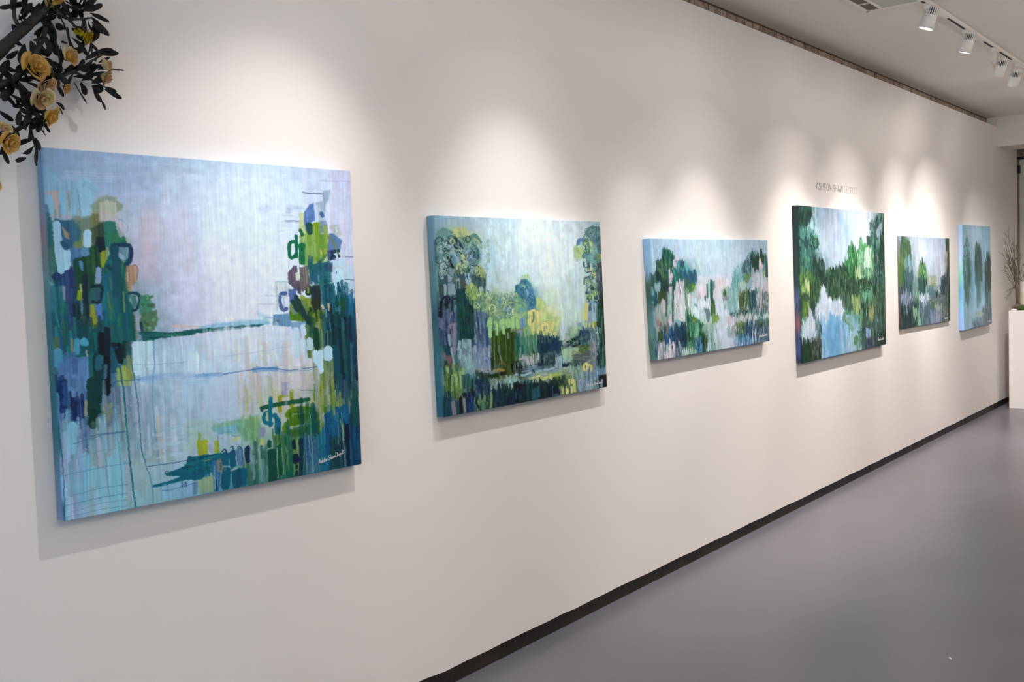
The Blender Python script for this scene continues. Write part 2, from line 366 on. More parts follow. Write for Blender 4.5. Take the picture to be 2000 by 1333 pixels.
    def scatter(s, pts, pal, n, rx, ry, ln, kind, a, seed, dry=.25, var=.5):
        """n strokes inside a polygon. kind: v vertical, h horizontal, d dab, o open loop, u hanging arc, w leaning"""
        P = [(pts[i], pts[i+1]) for i in range(0, len(pts), 2)]; r = random.Random(seed); pal = pal.split()
        xs = [p[0] for p in P]; ys = [p[1] for p in P]; k = 0; tries = 0
        while k < n and tries < n*12:
            tries += 1
            x = r.uniform(min(xs), max(xs)); y = r.uniform(min(ys), max(ys))
            if not s.inside(P, x, y): continue
            k += 1; col = hexc(r.choice(pal))*r.uniform(.9, 1.1)
            f = r.uniform(1-var, 1+var); L = ln*r.uniform(1-var, 1+var)
            if kind == 'v': q = [x, y-L/2, x+r.uniform(-.1, .1)*rx*2, y, x, y+L/2]
            elif kind == 'h': q = [x-L/2, y, x+L/2, y+r.uniform(-.4, .4)*ry]
            elif kind == 'd': q = [x, y, x+r.uniform(-1, 1)*rx, y+r.uniform(-1, 1)*ry]
            elif kind == 'w':
                t = r.uniform(-.6, .6); q = [x-L*t/2, y-L/2, x+L*t/2, y+L/2]
            else:
                t0 = r.uniform(0, 6.28) if kind == 'o' else 3.3; t1 = t0+(r.uniform(3.6, 6) if kind == 'o' else 2.9)
                q = []
                for j in range(9):
                    t = t0+(t1-t0)*j/8; q += [x+L*.5*rx/ry*math.cos(t), y+L*.62*math.sin(t)]
            s.stroke(col, rx*f, ry*f, a, q, .2, dry, .13 if kind in 'du' else 0)
    def drips(s, x0, x1, y0, y1, col, n, w, a, seed):
        r = random.Random(seed)
        for i in range(n):
            x = r.uniform(x0, x1); ya = r.uniform(y0, (y0+y1)/2); yb = r.uniform((y0+y1)/2, y1)
            q = []; xx = x
            for j in range(7): q += [xx, ya+(yb-ya)*j/6]; xx += r.uniform(-1, 1)*w*.8
            s.stroke(r.choice(col.split()), w*r.uniform(.6, 1.3), w*2, a, q, .5, .2)
    def finish(s, dv, dh, sat, con=1.0, lift=0.0):
        """drag the wet paint a little along the bristles, then settle the pigment"""
        yy, xx = np.mgrid[0:s.H, 0:s.W]
        y = np.clip(yy+s.vn*dv+s.cn*dv*.5, 0, s.H-1).astype(int); x = np.clip(xx+s.cn[::-1, ::-1]*dh+s.hn*dh*.6, 0, s.W-1).astype(int)
        s.img = s.img[y, x]; s.rel = s.rel[y, x]
        s.img = np.clip(.55+(s.img-.55)*con+lift, .02, 1)
        g = s.img.mean(2, keepdims=True); s.img = np.clip(g+(s.img-g)*sat, 0, 1)*(1+.02*s.vn[..., None]+.03*s.cn[..., None])*np.array([.965, 1.0, 1.0])
    def run(s, ops):
        for o in ops:
            k = o[0]
            if k == 'g': s.grid(o[1])
            elif k == 'n': s.grain(*o[1:])
            elif k == 's': s.stroke(o[1], o[2], o[3], o[4], o[5], *o[6:])
            elif k == 'p': s.poly(*o[1:])
            elif k == 'c': s.scatter(*o[1:])
            elif k == 'd': s.drips(*o[1:])
            elif k == 'f': s.finish(*o[1:])
# ---------------------------------------------------------------- end of paint engine

PAINT = {}
PAINT[1] = dict(t=0.04, q=[(1.332, 1.994), (1.3254, 0.9971), (2.4162, 2.0002), (2.4062, 0.9716)], w=1082.5, h=1012.8, res=(640, 740), sig=(2.2110, 1.0025, 0.01532), tilt=0.171, sw=0.00090,
  left='7c94ac 6c90a8 8c7484 64848c 3c6c78 3c6c78 2c6470 3c6c7c 6484a0 7c88a8'.split(), ops=[
 ('g',['93b0d2 9fb4d4 a6b9d8 b2c4de bccde4 c2d2e8 c0d0e8 bcc6e0 c0bcd8','8cb4d4 a0b6d6 aebedc c0cfe6 cbdaee cddcf0 ccdcf0 c4d0ea c2c2de','8ab0cc b4b4b8 b8c2d8 c8d2ea d4e0f4 d6e2f4 d2def2 c6d0e8 c6c6e0','7898a8 708c8c b4b6d0 ccd0e8 dce0f2 dce4f6 d8e2f4 bcccd8 c8cce4','3e7c90 3c6868 a0b0c4 ccd0ea dcdaee dce2f4 d6e0f4 98a8a0 b0c4e0','367884 40607a 8aa4b8 c4c8e0 dcdcf0 dce0f4 ccd8ee 60765c 408098','387c88 44748c 9cbcd0 c4dcee c6dcf0 ccdcf0 c8d8ec 9cb4b8 2c6478','4a6c90 5c7898 98b0c4 b0cce4 bccce4 c4ccdc c2c0c8 a4aca0 3c6068','6c94ac 749cb4 90a8b8 aac0d4 b4c8dc b4c4cc b8b89c 80984c 2c6878','8cb4cc 9cbccc 9cb8bc acc4d4 98bcc4 8cac9c 5c8c60 4c8868 1c6480','9cb4d8 9cc4d8 90b8c4 80b0cc 5890a4 3c7c78 2c6c70 24687c 14486c']),
 ('n',0.02,0.01,0.03),
 ('c',[22,15,1072,20,1076,395,337,469,255,172],'dfe8f6 d2def2 e4dcec cdd9f0 dde3f5',40,6.4,5.4,109.2,'h',0.13,11,0.5,0.5),
 ('c',[273,143,460,136,479,444,305,452],'e2c8d2 dcccdc d9cfe6 e4ced6',26,10.3,9.0,90.4,'v',0.08,12,0.5,0.5),
 ('c',[465,45,810,42,788,455,514,461],'e4ecfa dfe6f8 ece8f6',30,25.1,20.8,95.8,'v',0.15,13,0.4,0.5),
 ('s','e2bcc4',37.9,66.4,0.34,[298,218],0.9),
 ('s','dcbac4',41.1,51.7,0.25,[287,319],0.9),
 ('s','d8c4dc',51.8,120.9,0.2,[393,244],0.9),
 ('s','dce8fa',145.1,119.6,0.5,[645,130],0.9),
 ('c',[872,39,1072,28,1072,395,963,392],'b9c6e4 c8cbe8 d4c6dc bcd0e6 d8dcf0',40,6.7,5.2,137.6,'v',0.4,14,0.4,0.5),
 ('c',[51,13,330,8,289,142,46,95],'a9bcdc 9cb2d4 b4bcd8 a2bcd6',30,7.0,6.4,77.6,'h',0.16,15,0.4,0.5),
 ('p','8db8d4',0.55,8,[-3,86,90,87,66,115,-4,116],0),
 ('p','c9aaa8',0.85,5,[-4,116,64,115,92,139,85,177,36,187,-6,180],0),
 ('p','b5b4c8',0.6,8,[-6,180,41,182,93,185,18,195,-9,204],0),
 ('s','8fbbd6',12.0,11.5,1,[8,134,10,169],0.1,0,0),
 ('s','8fbbd6',12.7,12.0,1,[46,125,47,170],0.1,0,0),
 ('s','8fbbd6',12.0,11.3,1,[77,102,74,173],0.1,0,0),
 ('s','96c2dd',22.6,21.1,1,[112,96,110,151],0.08,0,0),
 ('s','96c2dd',14.0,13.1,1,[111,151,105,182],0.1,0,0),
 ('s','8fb8d4',9.1,8.5,0.8,[110,92,136,104],0.2,0,0),
 ('s','8a9078',4.4,4.2,0.35,[64,115,63,165]),
 ('s','6c8088',1.3,1.3,0.5,[88,106,93,177]),
 ('s','6c8088',1.1,1.0,0.5,[62,124,62,165]),
 ('s','c9655e',4.7,36.9,0.6,[-8,208],0.8),
 ('p','5a7f8c',0.7,6,[-6,196,90,190,134,179,142,233,111,268,12,328,-12,327],0),
 ('p','4c7858',0.7,6,[-8,255,24,235,20,334,-3,347],0),
 ('p','7a8570',0.6,6,[73,181,127,176,119,254,68,268],0),
 ('c',[-4,196,37,195,36,395,-14,526],'4d8090 5c8c70 6fa0b4 3f7080 2f7a80',40,3.4,3.3,73.0,'v',0.6,21,0.25,0.5),
 ('p','3c6c8c',0.9,4,[20,190,72,194,91,227,79,261,36,276,17,235],0),
 ('p','4a7488',0.6,5,[71,204,88,227,69,251,56,221],0),
 ('p','a89a80',0.9,3,[39,210,57,226,58,244,46,241],0),
 ('s','4a7a80',5.3,5.0,0.7,[79,204,88,227,76,254],0.3,0,0),
 ('p','8e9a5c',0.6,5,[69,254,105,241,107,271,68,271],0),
 ('p','8a8f66',0.55,6,[125,152,144,128,171,120,200,126,221,153,198,167,168,171,144,203,122,207],0),
 ('p','b9bdb0',0.9,4,[149,141,170,134,199,140,198,169,174,188,146,189],0),
 ('p','c2b8b8',0.8,4,[149,165,175,166,172,192,150,192],0),
 ('p','7c7f5c',0.9,4,[123,173,146,169,143,240,119,244],0),
 ('p','4f5f50',0.85,5,[121,213,159,196,163,254,146,281,119,254],0),
 ('p','34544a',0.7,4,[144,196,161,192,158,237,142,237],0),
 ('p','2f7c6c',0.92,4,[159,192,196,191,217,232,223,253,176,274,159,261],0),
 ('p','3f8460',0.6,6,[180,219,217,225,225,257,177,260],0),
 ('s','a5a4c8',1.9,1.7,0.8,[200,184,219,191,230,208,225,225],0.3,0,0),
 ('p','c6bcd0',0.7,4,[191,186,219,198,223,229,205,236,192,205],0),
 ('p','2c5f50',0.95,4,[115,261,151,267,158,329,128,349,103,396,85,396,87,295],0),
 ('s','2a5854',9.3,8.8,1,[73,321,73,301,87,295],0.12,0,0),
 ('s','2c5c48',10.3,9.8,0.95,[75,328,78,362,71,395]),
 ('p','2f5a48',0.9,5,[65,321,100,328,96,396,73,416,60,395],0),
 ('s','5c90b4',6.1,5.7,1,[87,308,91,325],0.1,0,0),
 ('c',[95,281,147,267,142,349,97,369],'2a5648 356048 24504c 3f6a48',22,4.7,4.4,37.4,'v',0.8,22,0.25,0.5),
 ('p','1a3c48',0.95,3,[136,237,158,237,163,274,153,298,141,281,133,254],0),
 ('s','183848',8.1,7.5,0.9,[145,247,151,291]),
 ('p','a2a83e',0.9,3,[143,281,162,271,176,276,171,309,144,326],0),
 ('s','8fa84c',3.0,2.8,0.8,[161,281,152,312,170,322]),
 ('p','7fa4a0',0.8,3,[160,274,176,274,173,309,160,298],0),
 ('p','5882ae',0.95,4,[59,268,114,268,113,288,73,295,57,321],0),
 ('s','6a94bc',10.8,10.2,0.9,[99,279,101,281]),
 ('p','3c4f80',0.95,4,[12,331,61,318,68,328,62,372,9,371],0),
 ('s','344876',14.5,14.0,1,[17,349,20,358],0.1,0,0),
 ('p','41527f',0.95,3,[40,328,64,328,63,415,60,527,39,525,38,415],0),
 ('c',[41,335,67,335,60,523,39,522],'46598a 394a78 2f5878',18,3.9,3.7,67.2,'v',0.6,23,0.25,0.5),
 ('p','a49cb8',0.9,3,[25,371,39,371,37,408,26,409],0),
 ('s','9cc4dc',11.1,10.6,1,[25,205,27,268,29,321],0.1,0,0),
 ('s','a3cbe0',16.1,15.3,1,[43,281,42,315],0.08,0,0),
 ('s','9cc4dc',10.4,10.0,1,[32,281,31,328],0.1,0,0),
 ('s','a9cce2',10.8,10.2,1,[109,227,108,257],0.08,0,0),
 ('s','32607c',7.0,6.7,0.9,[39,255,47,268],0.2,0,0),
 ('s','b46a78',4.4,29.6,0.6,[-7,206],0.8),
 ('p','256a78',0.95,4,[147,329,185,253,221,281,215,399,232,435,234,534,140,525,141,432],0),
 ('s','2c5c6c',20.7,19.1,0.95,[191,274,188,399],0.12,0,0),
 ('c',[176,281,221,281,230,526,162,526],'1f7078 2c7c6c 1c6474 327c5c 146c70 286078',46,5.7,5.2,90.4,'v',0.75,24,0.25,0.5),
 ('c',[147,336,177,336,166,523,140,521],'1c6880 236e84 2f7884 4c7454',24,4.5,4.1,82.8,'v',0.8,25,0.25,0.5),
 ('s','8c8c4c',2.2,2.1,0.7,[160,391,163,439]),
 ('s','8fa070',2.7,2.4,0.7,[207,392,206,448]),
 ('s','6f8c5c',1.9,1.7,0.6,[209,295,208,330]),
 ('s','7f8c50',2.2,2.1,0.5,[170,350,170,384]),
 ('s','284c68',6.5,5.9,0.95,[183,260,230,260,235,284,227,309,218,314],0.15,0,0.2),
 ('p','7f9cb0',0.85,3,[200,264,224,267,226,295,212,309,196,291],0),
 ('s','9cb0cc',6.8,6.3,0.8,[199,286,209,295]),
 ('s','2a5c6c',9.4,8.7,0.9,[188,267,184,399]),
 ('s','1d4c58',5.6,5.2,0.9,[165,319,170,326]),
 ('s','8ca4cc',8.1,7.5,0.95,[136,327,134,360],0.12,0,0),
 ('p','5b84c0',0.95,3,[120,421,140,421,141,466,124,469],0),
 ('s','1f4250',4.8,4.4,0.95,[115,373,141,375,141,397,131,419,115,417],0.15,0,0),
 ('p','3c6478',0.9,3,[117,380,139,380,137,411,120,417],0),
 ('s','9cac3c',6.4,6.1,0.85,[78,389,76,406]),
 ('s','b8b48c',2.9,2.7,0.8,[81,369,82,386]),
 ('s','a8b0d0',3.6,3.4,0.8,[87,409,80,491]),
 ('p','a4a43c',0.85,4,[105,424,120,424,124,482,101,488],0),
 ('p','4c6c44',0.85,4,[91,481,139,476,132,528,99,529],0),
 ('s','8c9c5c',7.3,6.8,0.6,[108,492,110,523]),
 ('p','293f4e',0.9,3,[89,342,103,342,101,471,81,474],0),
 ('s','223c50',6.1,5.7,1,[72,466,73,507],0.12,0,0),
 ('s','1e3c48',6.8,6.5,1,[91,471,89,515],0.12,0,0),
 ('p','2e3f58',0.8,4,[59,415,77,416,69,480,56,469],0),
 ('c',[59,415,102,417,96,525,63,523],'24405c 3c5c4c 2c5060 1f4854',22,3.6,3.4,54.2,'v',0.8,26,0.25,0.5),
 ('p','b58f74',0.85,4,[217,318,247,313,255,327,250,362,231,375,234,393,221,393,215,358],0),
 ('s','7c6c60',1.5,1.4,0.7,[219,319,250,318,254,337,248,358]),
 ('s','d4c0b0',1.9,1.7,0.7,[222,337,223,361]),
 ('s','84705c',1.2,1.0,0.5,[226,326,227,358]),
 ('s','2b5260',4.6,4.2,0.95,[224,396,249,397,256,418,243,442,231,444],0.15,0,0),
 ('p','4c7f7c',0.85,3,[224,400,245,400,248,429,233,439],0),
 ('p','4a9078',0.9,5,[259,401,284,401,297,427,293,455,265,468,250,450],0),
 ('p','9fb8cc',0.4,8,[255,362,298,370,324,410,317,456,293,459,285,398],0),
 ('p','5f8060',0.9,5,[262,454,306,448,310,474,298,505,263,507,253,478],0),
 ('c',[261,401,296,409,307,502,259,503],'3c7c68 5c8c70 7fa888 4c7050',24,4.3,3.9,21.4,'d',0.7,27,0.25,0.5),
 ('s','a4a8bc',4.7,4.2,0.8,[244,460,247,499]),
 ('s','304c60',4.3,3.9,0.8,[256,482,259,510]),
 ('p','1f6460',0.8,4,[219,452,238,456,238,534,215,533],0),
 ('s','8c9078',3.1,2.8,0.6,[238,456,238,530]),
 ('p','1f6474',0.85,5,[-3,433,40,431,38,539,-8,536],0),
 ('s','2a7468',15.7,15.0,0.9,[25,424,28,438]),
 ('s','8fb8c0',1.7,1.7,0.6,[1,360,10,444,23,511,31,538]),
 ('s','184c5c',1.4,1.3,0.7,[-10,440,-3,436,6,483,13,537]),
 ('s','1c4c58',0.9,0.8,0.6,[-1,482,41,485]),
 ('c',[-7,354,34,354,31,538,-14,535],'2c7c84 1f6470 347888 4c8c98',26,2.8,2.7,73.2,'v',0.55,28,0.25,0.5),
 ('p','2d6a70',0.7,6,[-12,481,139,489,224,493,226,533,182,552,116,565,30,576,-12,556],0),
 ('c',[-12,481,67,485,51,594,-5,590],'1f6470 2f7c80 3c8490 3c5c88 6c7c50 265c6c',34,4.4,4.2,54.4,'v',0.85,31,0.25,0.5),
 ('c',[67,485,139,489,125,574,62,569],'1c5460 24646c 3c7c84 4c9cb0 2c4c60',26,4.5,4.3,46.8,'v',0.85,32,0.25,0.5),
 ('s','579cb8',11.3,10.8,0.95,[9,549,8,582],0.12,0,0),
 ('s','4f9cba',8.9,8.4,1,[64,523,60,552],0.1,0,0),
 ('s','58a4c0',11.2,10.6,1,[82,526,84,528],0.1,0,0),
 ('p','266470',1,3,[79,537,88,539,84,567,74,553],0),
 ('s','a08c6c',3.1,2.9,0.8,[49,518,49,552]),
 ('s','d4c0a8',3.5,3.4,0.7,[53,569,54,582]),
 ('s','c8bcae',2.7,2.6,0.7,[88,550,89,567]),
 ('p','5f84b4',0.95,4,[6,578,40,568,93,567,95,615,77,690,46,687,33,609,23,634,6,624],0),
 ('c',[5,565,98,572,86,691,-2,682],'6a8cbc 5478a8 6c94c0 4c6c9c',26,6.6,6.3,46.4,'v',0.8,33,0.25,0.5),
 ('c',[-1,619,28,622,18,718,-6,715],'284878 1f3c68 34588c',16,5.7,5.4,46.0,'v',0.9,34,0.25,0.5),
 ('p','2f4c7c',0.95,4,[33,673,77,686,74,741,51,747,32,732],0),
 ('c',[33,677,77,686,72,741,34,736],'2c4470 3a5888 243c64',12,5.8,5.5,33.8,'v',0.8,35,0.25,0.5),
 ('p','5470a0',0.85,4,[59,735,88,742,80,840,55,837],0),
 ('s','3f5c90',8.1,7.7,0.8,[72,783,70,830]),
 ('c',[98,525,137,527,131,630,94,627],'1c5c64 226c6c 2c5c5c 184c54',24,5.9,5.6,64.2,'v',0.85,36,0.25,0.5),
 ('s','14504c',19.2,18.0,0.95,[103,641,100,727],0.1,0,0),
 ('s','144c50',13.8,12.9,0.95,[118,573,114,689],0.1,0,0),
 ('s','174c44',14.6,13.7,1,[100,727,96,756],0.1,0,0),
 ('p','1f5444',0.95,2,[103,744,116,763,124,821,117,820],0),
 ('s','14303c',10.1,9.5,1,[134,510,133,557],0.1,0,0),
 ('s','1c3444',10.7,9.9,0.9,[152,498,142,671],0.12,0,0),
 ('s','182c3c',7.9,7.3,0.9,[147,576,143,675]),
 ('s','2c6478',10.8,10.0,0.9,[169,542,164,612],0.12,0,0),
 ('s','1f3c48',8.0,7.4,1,[168,539,170,541],0.1,0,0),
 ('s','16303c',6.6,6.1,1,[183,540,184,541],0.1,0,0),
 ('p','17343c',0.95,3,[170,551,187,548,208,534,200,579,191,596,178,591],0),
 ('s','1c4448',7.2,6.6,0.9,[202,536,199,575]),
 ('p','3a7c6c',0.8,3,[195,579,204,580,199,623,194,618],0),
 ('p','a4b460',0.85,4,[172,608,198,601,221,625,214,660,176,661],0),
 ('p','8c9450',0.7,4,[205,571,224,572,225,647,206,641],0),
 ('p','3c5c60',0.8,4,[202,531,226,537,224,572,205,575],0),
 ('s','5c8cac',10.1,9.4,0.5,[125,574,119,599]),
 ('s','587898',11.8,10.9,0.75,[168,677,169,734],0.3,0,0),
 ('s','8cb4d0',5.1,4.7,0.5,[142,597,139,631]),
 ('p','98a860',0.75,4,[124,708,155,702,149,750,128,758],0),
 ('s','b4b48c',4.5,4.3,0.7,[79,690,76,728]),
 ('s','b8c060',3.3,3.1,0.7,[184,683,181,780]),
 ('c',[128,678,214,668,197,790,131,782],'8c94a8 7c8c9c a8b4b8 6c8478 a0b0c8',24,4.7,4.4,61.0,'v',0.55,37,0.25,0.5),
 ('c',[0,716,65,748,50,995,-3,998],'9cb0d4 8cc4dc a8bcd8 9ca8cc b0b4d0 88c0d4',40,4.9,4.7,84.6,'v',0.6,38,0.25,0.5),
 ('c',[65,748,208,774,214,1002,50,1004],'8cbccc 9cb8c4 b0b8c8 94bcd4 a4b0b4 84b4cc',50,6.1,5.6,95.6,'v',0.5,39,0.25,0.5),
 ('s','8cc4dc',12.4,11.8,0.9,[37,754,33,821],0.15,0,0),
 ('s','86c0da',12.2,11.5,0.9,[68,843,61,963],0.15,0,0),
 ('s','8cc4d8',11.8,10.9,0.9,[141,862,139,1002],0.12,0,0),
 ('s','8cc4d8',9.2,8.6,0.9,[91,881,86,923],0.12,0,0),
 ('s','8cc4d8',11.2,10.4,0.9,[113,893,113,971],0.12,0,0),
 ('s','8cc4d8',10.5,9.6,0.9,[160,838,154,1005],0.12,0,0),
 ('s','8cc4d8',10.5,9.7,0.9,[172,884,163,1011],0.12,0,0),
 ('p','b9cfe6',0.5,12,[226,533,403,530,472,533,465,659,342,680,218,669],0),
 ('s','bfdcea',9.7,8.8,0.95,[235,542,233,626],0.12,0,0),
 ('s','bfdcea',9.3,8.4,0.95,[245,543,253,654],0.12,0,0),
 ('s','bfdcea',8.9,8.0,0.95,[280,536,278,612],0.12,0,0),
 ('s','bfdcea',6.4,5.8,0.95,[258,535,255,619],0.12,0,0),
 ('c',[270,531,467,533,466,645,275,629],'c4d8ec bcd0e8 ccdcf0 b4cce4 c8d4e8',40,6.7,5.9,27.4,'v',0.4,40,0.25,0.5),
 ('c',[218,678,459,668,435,900,231,871],'b4c8dc c0d0e4 a8c4dc c8ccdc bcc4d8 a8bcd8',60,6.7,5.9,72.6,'v',0.4,41,0.25,0.5),
 ('s','7fa8d8',9.2,8.2,0.7,[244,642,345,642,467,655],0.8,0.5,0),
 ('s','8cb4dc',13.0,11.4,0.4,[273,652,465,666],0.8,0.5,0),
 ('s','a8c4e0',7.7,6.8,0.6,[324,643,386,650],0.6,0,0),
 ('s','d0dcf0',2.6,2.3,0.8,[319,644,380,648],0.4,0.6,0),
 ('s','d0b8ac',6.1,5.4,0.55,[297,762,295,880],0.6,0,0),
 ('s','3f8c9c',2.4,2.2,0.5,[182,596,189,675,193,772,197,866,204,956,210,1008]),
 ('s','1f6c78',2.2,2.0,0.85,[183,600,190,666,194,764,198,857,203,938,209,1008]),
 ('s','2c7480',1.7,1.6,0.8,[216,558,220,594,227,648,233,715,235,804,238,849,251,905,262,943,266,1007]),
 ('s','5c9cc0',2.0,1.8,0.7,[292,537,291,608,280,675,280,747,284,819,290,879,292,947,292,1002]),
 ('s','4c94b4',1.4,1.3,0.7,[162,734,167,822,170,884,172,973]),
 ('s','6c8c9c',1.2,1.1,0.6,[128,843,128,921,134,975]),
 ('s','24607c',1.3,1.3,0.85,[-2,715,1,775,4,902,0,1010]),
 ('s','8c9cc0',1.0,0.9,0.5,[259,695,257,807,254,896,251,986],0.3,0,0),
 ('s','94acc8',1.0,0.9,0.5,[321,701,319,815,316,905,313,997],0.3,0,0),
 ('s','8cacc4',1.0,0.9,0.5,[331,702,330,816,326,907,323,998],0.3,0,0),
 ('s','9cb0c4',1.0,0.9,0.5,[198,689,196,799,193,887,190,976],0.3,0,0),
 ('s','a0b4cc',1.0,0.9,0.5,[356,705,355,819,352,911,349,1003],0.3,0,0),
 ('s','8c9cb8',0.9,0.9,0.5,[64,676,63,782,59,868,56,953],0.3,0,0),
 ('s','7c98b4',0.9,0.9,0.5,[76,677,74,784,71,869,67,955],0.3,0,0),
 ('s','8090b0',0.9,0.8,0.5,[33,673,32,778,28,863,25,948],0.3,0,0),
 ('s','9cb8cc',1.1,0.9,0.5,[393,708,392,824,388,916,385,1009],0.3,0,0),
 ('s','4c6c94',1.2,1.1,0.6,[34,804,117,791,197,790],0.3,0,0),
 ('s','7c94b4',1.2,1.1,0.5,[36,847,114,834,194,834],0.3,0,0),
 ('s','5c80a4',1.2,1.1,0.5,[1,887,112,880,192,880],0.3,0,0),
 ('s','5c8cb0',1.2,1.1,0.6,[17,946,108,938,188,940],0.3,0,0),
 ('s','5c7cac',1.2,1.1,0.6,[3,970,107,964,187,966],0.3,0,0),
 ('s','6c94b4',1.2,1.1,0.5,[19,990,106,981,186,984],0.3,0,0),
 ('s','6c8cac',1.2,1.1,0.5,[-4,1002,105,998,185,1002],0.3,0,0),
 ('s','3f6a8c',1.2,1.1,0.8,[85,789,117,787,188,788]),
 ('s','3c6c8c',1.2,1.1,0.7,[158,644,244,645]),
 ('s','8cb8c8',0.8,0.7,0.55,[286,786,362,788,452,789],0.3,0,0),
 ('s','8cb8c8',0.8,0.7,0.55,[285,797,361,799,452,801],0.3,0,0),
 ('s','8cb8c8',0.8,0.7,0.55,[284,810,361,813,451,815],0.3,0,0),
 ('s','8cb8c8',0.8,0.7,0.55,[284,819,360,822,450,824],0.3,0,0),
 ('s','8cb8c8',0.8,0.7,0.55,[283,837,359,840,449,843],0.3,0,0),
 ('s','8cb8c8',0.8,0.7,0.55,[282,851,358,854,449,857],0.3,0,0),
 ('s','8cb8c8',0.8,0.7,0.55,[281,864,358,868,448,871],0.3,0,0),
 ('s','8cb8c8',0.8,0.7,0.55,[280,878,357,881,447,885],0.3,0,0),
 ('s','7ca0b4',1.0,0.9,0.6,[218,598,276,605,362,605,399,605]),
 ('p','9cc0d8',0.45,12,[246,888,379,904,409,958,394,1002,265,1006],0),
 ('c',[277,790,419,796,413,889,277,892],'9cc4d8 b4ccdc a8c0d0 98c4cc',40,4.2,3.7,25.8,'h',0.45,51,0.25,0.5),
 ('p','a4c0b4',0.45,12,[380,777,480,791,476,850,374,883],0),
 ('p','7fb498',0.75,8,[476,800,585,797,648,792,644,872,539,846,478,827],0),
 ('p','82b8d0',0.8,6,[472,814,570,814,568,841,498,838],0),
 ('p','a8bcd0',0.7,6,[498,841,582,840,580,876,530,881,503,871],0),
 ('p','b9c88c',0.85,3,[546,853,576,851,576,863,545,865],0),
 ('p','8ab464',0.6,8,[603,800,648,792,642,896,617,868],0),
 ('p','a9b23c',0.95,3,[419,843,458,848,455,891,420,892],0),
 ('p','a4b444',0.95,3,[478,853,499,856,496,894,478,892],0),
 ('p','8cac5c',0.8,3,[424,820,435,827,431,847,422,846],0),
 ('s','a4acc8',5.1,4.4,0.8,[464,866,468,884],0.2,0,0.3),
 ('p','0f6b82',0.97,3,[308,928,352,920,379,913,387,888,407,891,474,894,544,898,562,946,507,931,471,944,422,966,370,958,314,963,264,964,266,954,312,953,357,944,316,935],0),
 ('c',[380,890,495,897,478,945,381,936],'1c7c84 0c6478 106c80 2c8c88',26,3.7,3.2,27.0,'h',0.7,52,0.25,0.5),
 ('c',[426,908,473,912,471,953,437,953],'3c7c7c 146878 28708c',10,4.1,3.5,17.6,'v',0.7,53,0.25,0.5),
 ('s','1f9098',3.4,2.9,0.7,[433,906,494,900]),
 ('s','b4a050',1.4,1.2,0.8,[439,911,470,908]),
 ('s','264a70',1.2,1.0,0.85,[255,899,324,900,413,900,474,896,536,898]),
 ('s','263c58',1.3,1.1,0.9,[309,927,312,921,320,923]),
 ('p','3f74a4',0.9,3,[469,914,500,916,498,954,488,1012,473,1010,467,955],0),
 ('s','8cb0d4',2.4,2.1,0.8,[477,933,475,1001]),
 ('s','7ca4cc',1.7,1.5,0.7,[486,958,486,994]),
 ('s','1c4c74',2.8,2.4,0.9,[482,975,481,1008]),
 ('p','a46c4c',0.8,4,[485,915,504,916,502,946,488,944],0),
 ('p','97b08c',0.85,4,[416,965,471,956,471,1009,417,1009],0),
 ('p','6c8cb0',0.8,4,[396,968,416,968,413,1009,397,1007],0),
 ('p','86b4d8',0.6,8,[299,958,396,962,393,1008,293,1003],0),
 ('s','304c78',1.6,1.4,0.7,[361,962,362,975]),
 ('s','304c78',1.6,1.4,0.7,[368,963,368,976]),
 ('s','304c78',1.7,1.4,0.7,[374,964,375,977]),
 ('s','3c689c',1.0,0.9,0.7,[295,977,336,978,369,975,409,971]),
 ('s','0b6a84',16.9,14.3,1,[519,954,513,998],0.08,0,0),
 ('s','0b6a84',13.6,11.4,1,[551,964,554,1002],0.08,0,0),
 ('s','0b6a84',11.9,10.0,1,[577,965,579,1000],0.08,0,0),
 ('c',[473,915,596,923,594,963,478,951],'3c6c70 8c8c80 5c7c78 7c98a8',20,3.5,3.0,23.8,'v',0.7,54,0.25,0.5),
 ('s','18688a',10.7,9.0,0.95,[545,898,543,937],0.12,0,0),
 ('s','1f6c88',12.3,10.4,0.9,[517,903,517,924],0.12,0,0),
 ('s','2c3c64',2.5,2.1,0.85,[505,890,516,885,526,901],0.2,0,0),
 ('s','34547c',2.5,2.1,0.85,[537,882,545,880,549,898]),
 ('s','7ca4c0',9.0,7.5,0.9,[570,895,572,929],0.12,0,0),
 ('s','2c4c70',2.2,1.8,0.9,[564,888,568,883,578,890,580,918,573,938,565,934],0.2,0,0),
 ('s','2c4464',8.7,7.3,0.95,[597,896,600,933],0.1,0,0),
 ('p','43745c',0.8,4,[592,938,613,947,640,945,636,1012,595,1008],0),
 ('s','8ca8ac',3.3,2.7,0.7,[618,923,615,1006]),
 ('s','c4dce4',1.1,0.9,0.7,[533,953,565,955,570,1007],0.3,0,0),
 ('s','2c6c88',0.9,0.7,0.8,[493,837,491,894]),
 ('s','4c8ca0',0.9,0.7,0.7,[491,834,540,834,546,847,575,851]),
 ('s','6c9cac',0.7,0.6,0.6,[497,790,549,792,648,791]),
 ('c',[578,661,908,683,903,766,572,759],'c0b8c4 c8c4b0 b4c4d0 ccc0b4 b0bcc8 b8c0a0 d0c8bc a8b8c0',90,3.3,2.7,59.6,'v',0.55,61,0.25,0.5),
 ('c',[603,710,753,712,742,789,605,803],'c4bc80 b8c094 ccbc98 a8bc94 c8c4a0',40,3.9,3.2,47.0,'v',0.5,62,0.25,0.5),
 ('p','7cac84',0.55,10,[570,799,654,803,673,852,649,885,567,851],0),
 ('c',[570,799,661,804,657,880,566,868],'74a47c 8cb88c 6c9c8c 94b494',30,4.2,3.5,26.2,'v',0.5,63,0.25,0.5),
 ('p','8c94bc',0.85,3,[745,696,769,698,767,740,743,738],0),
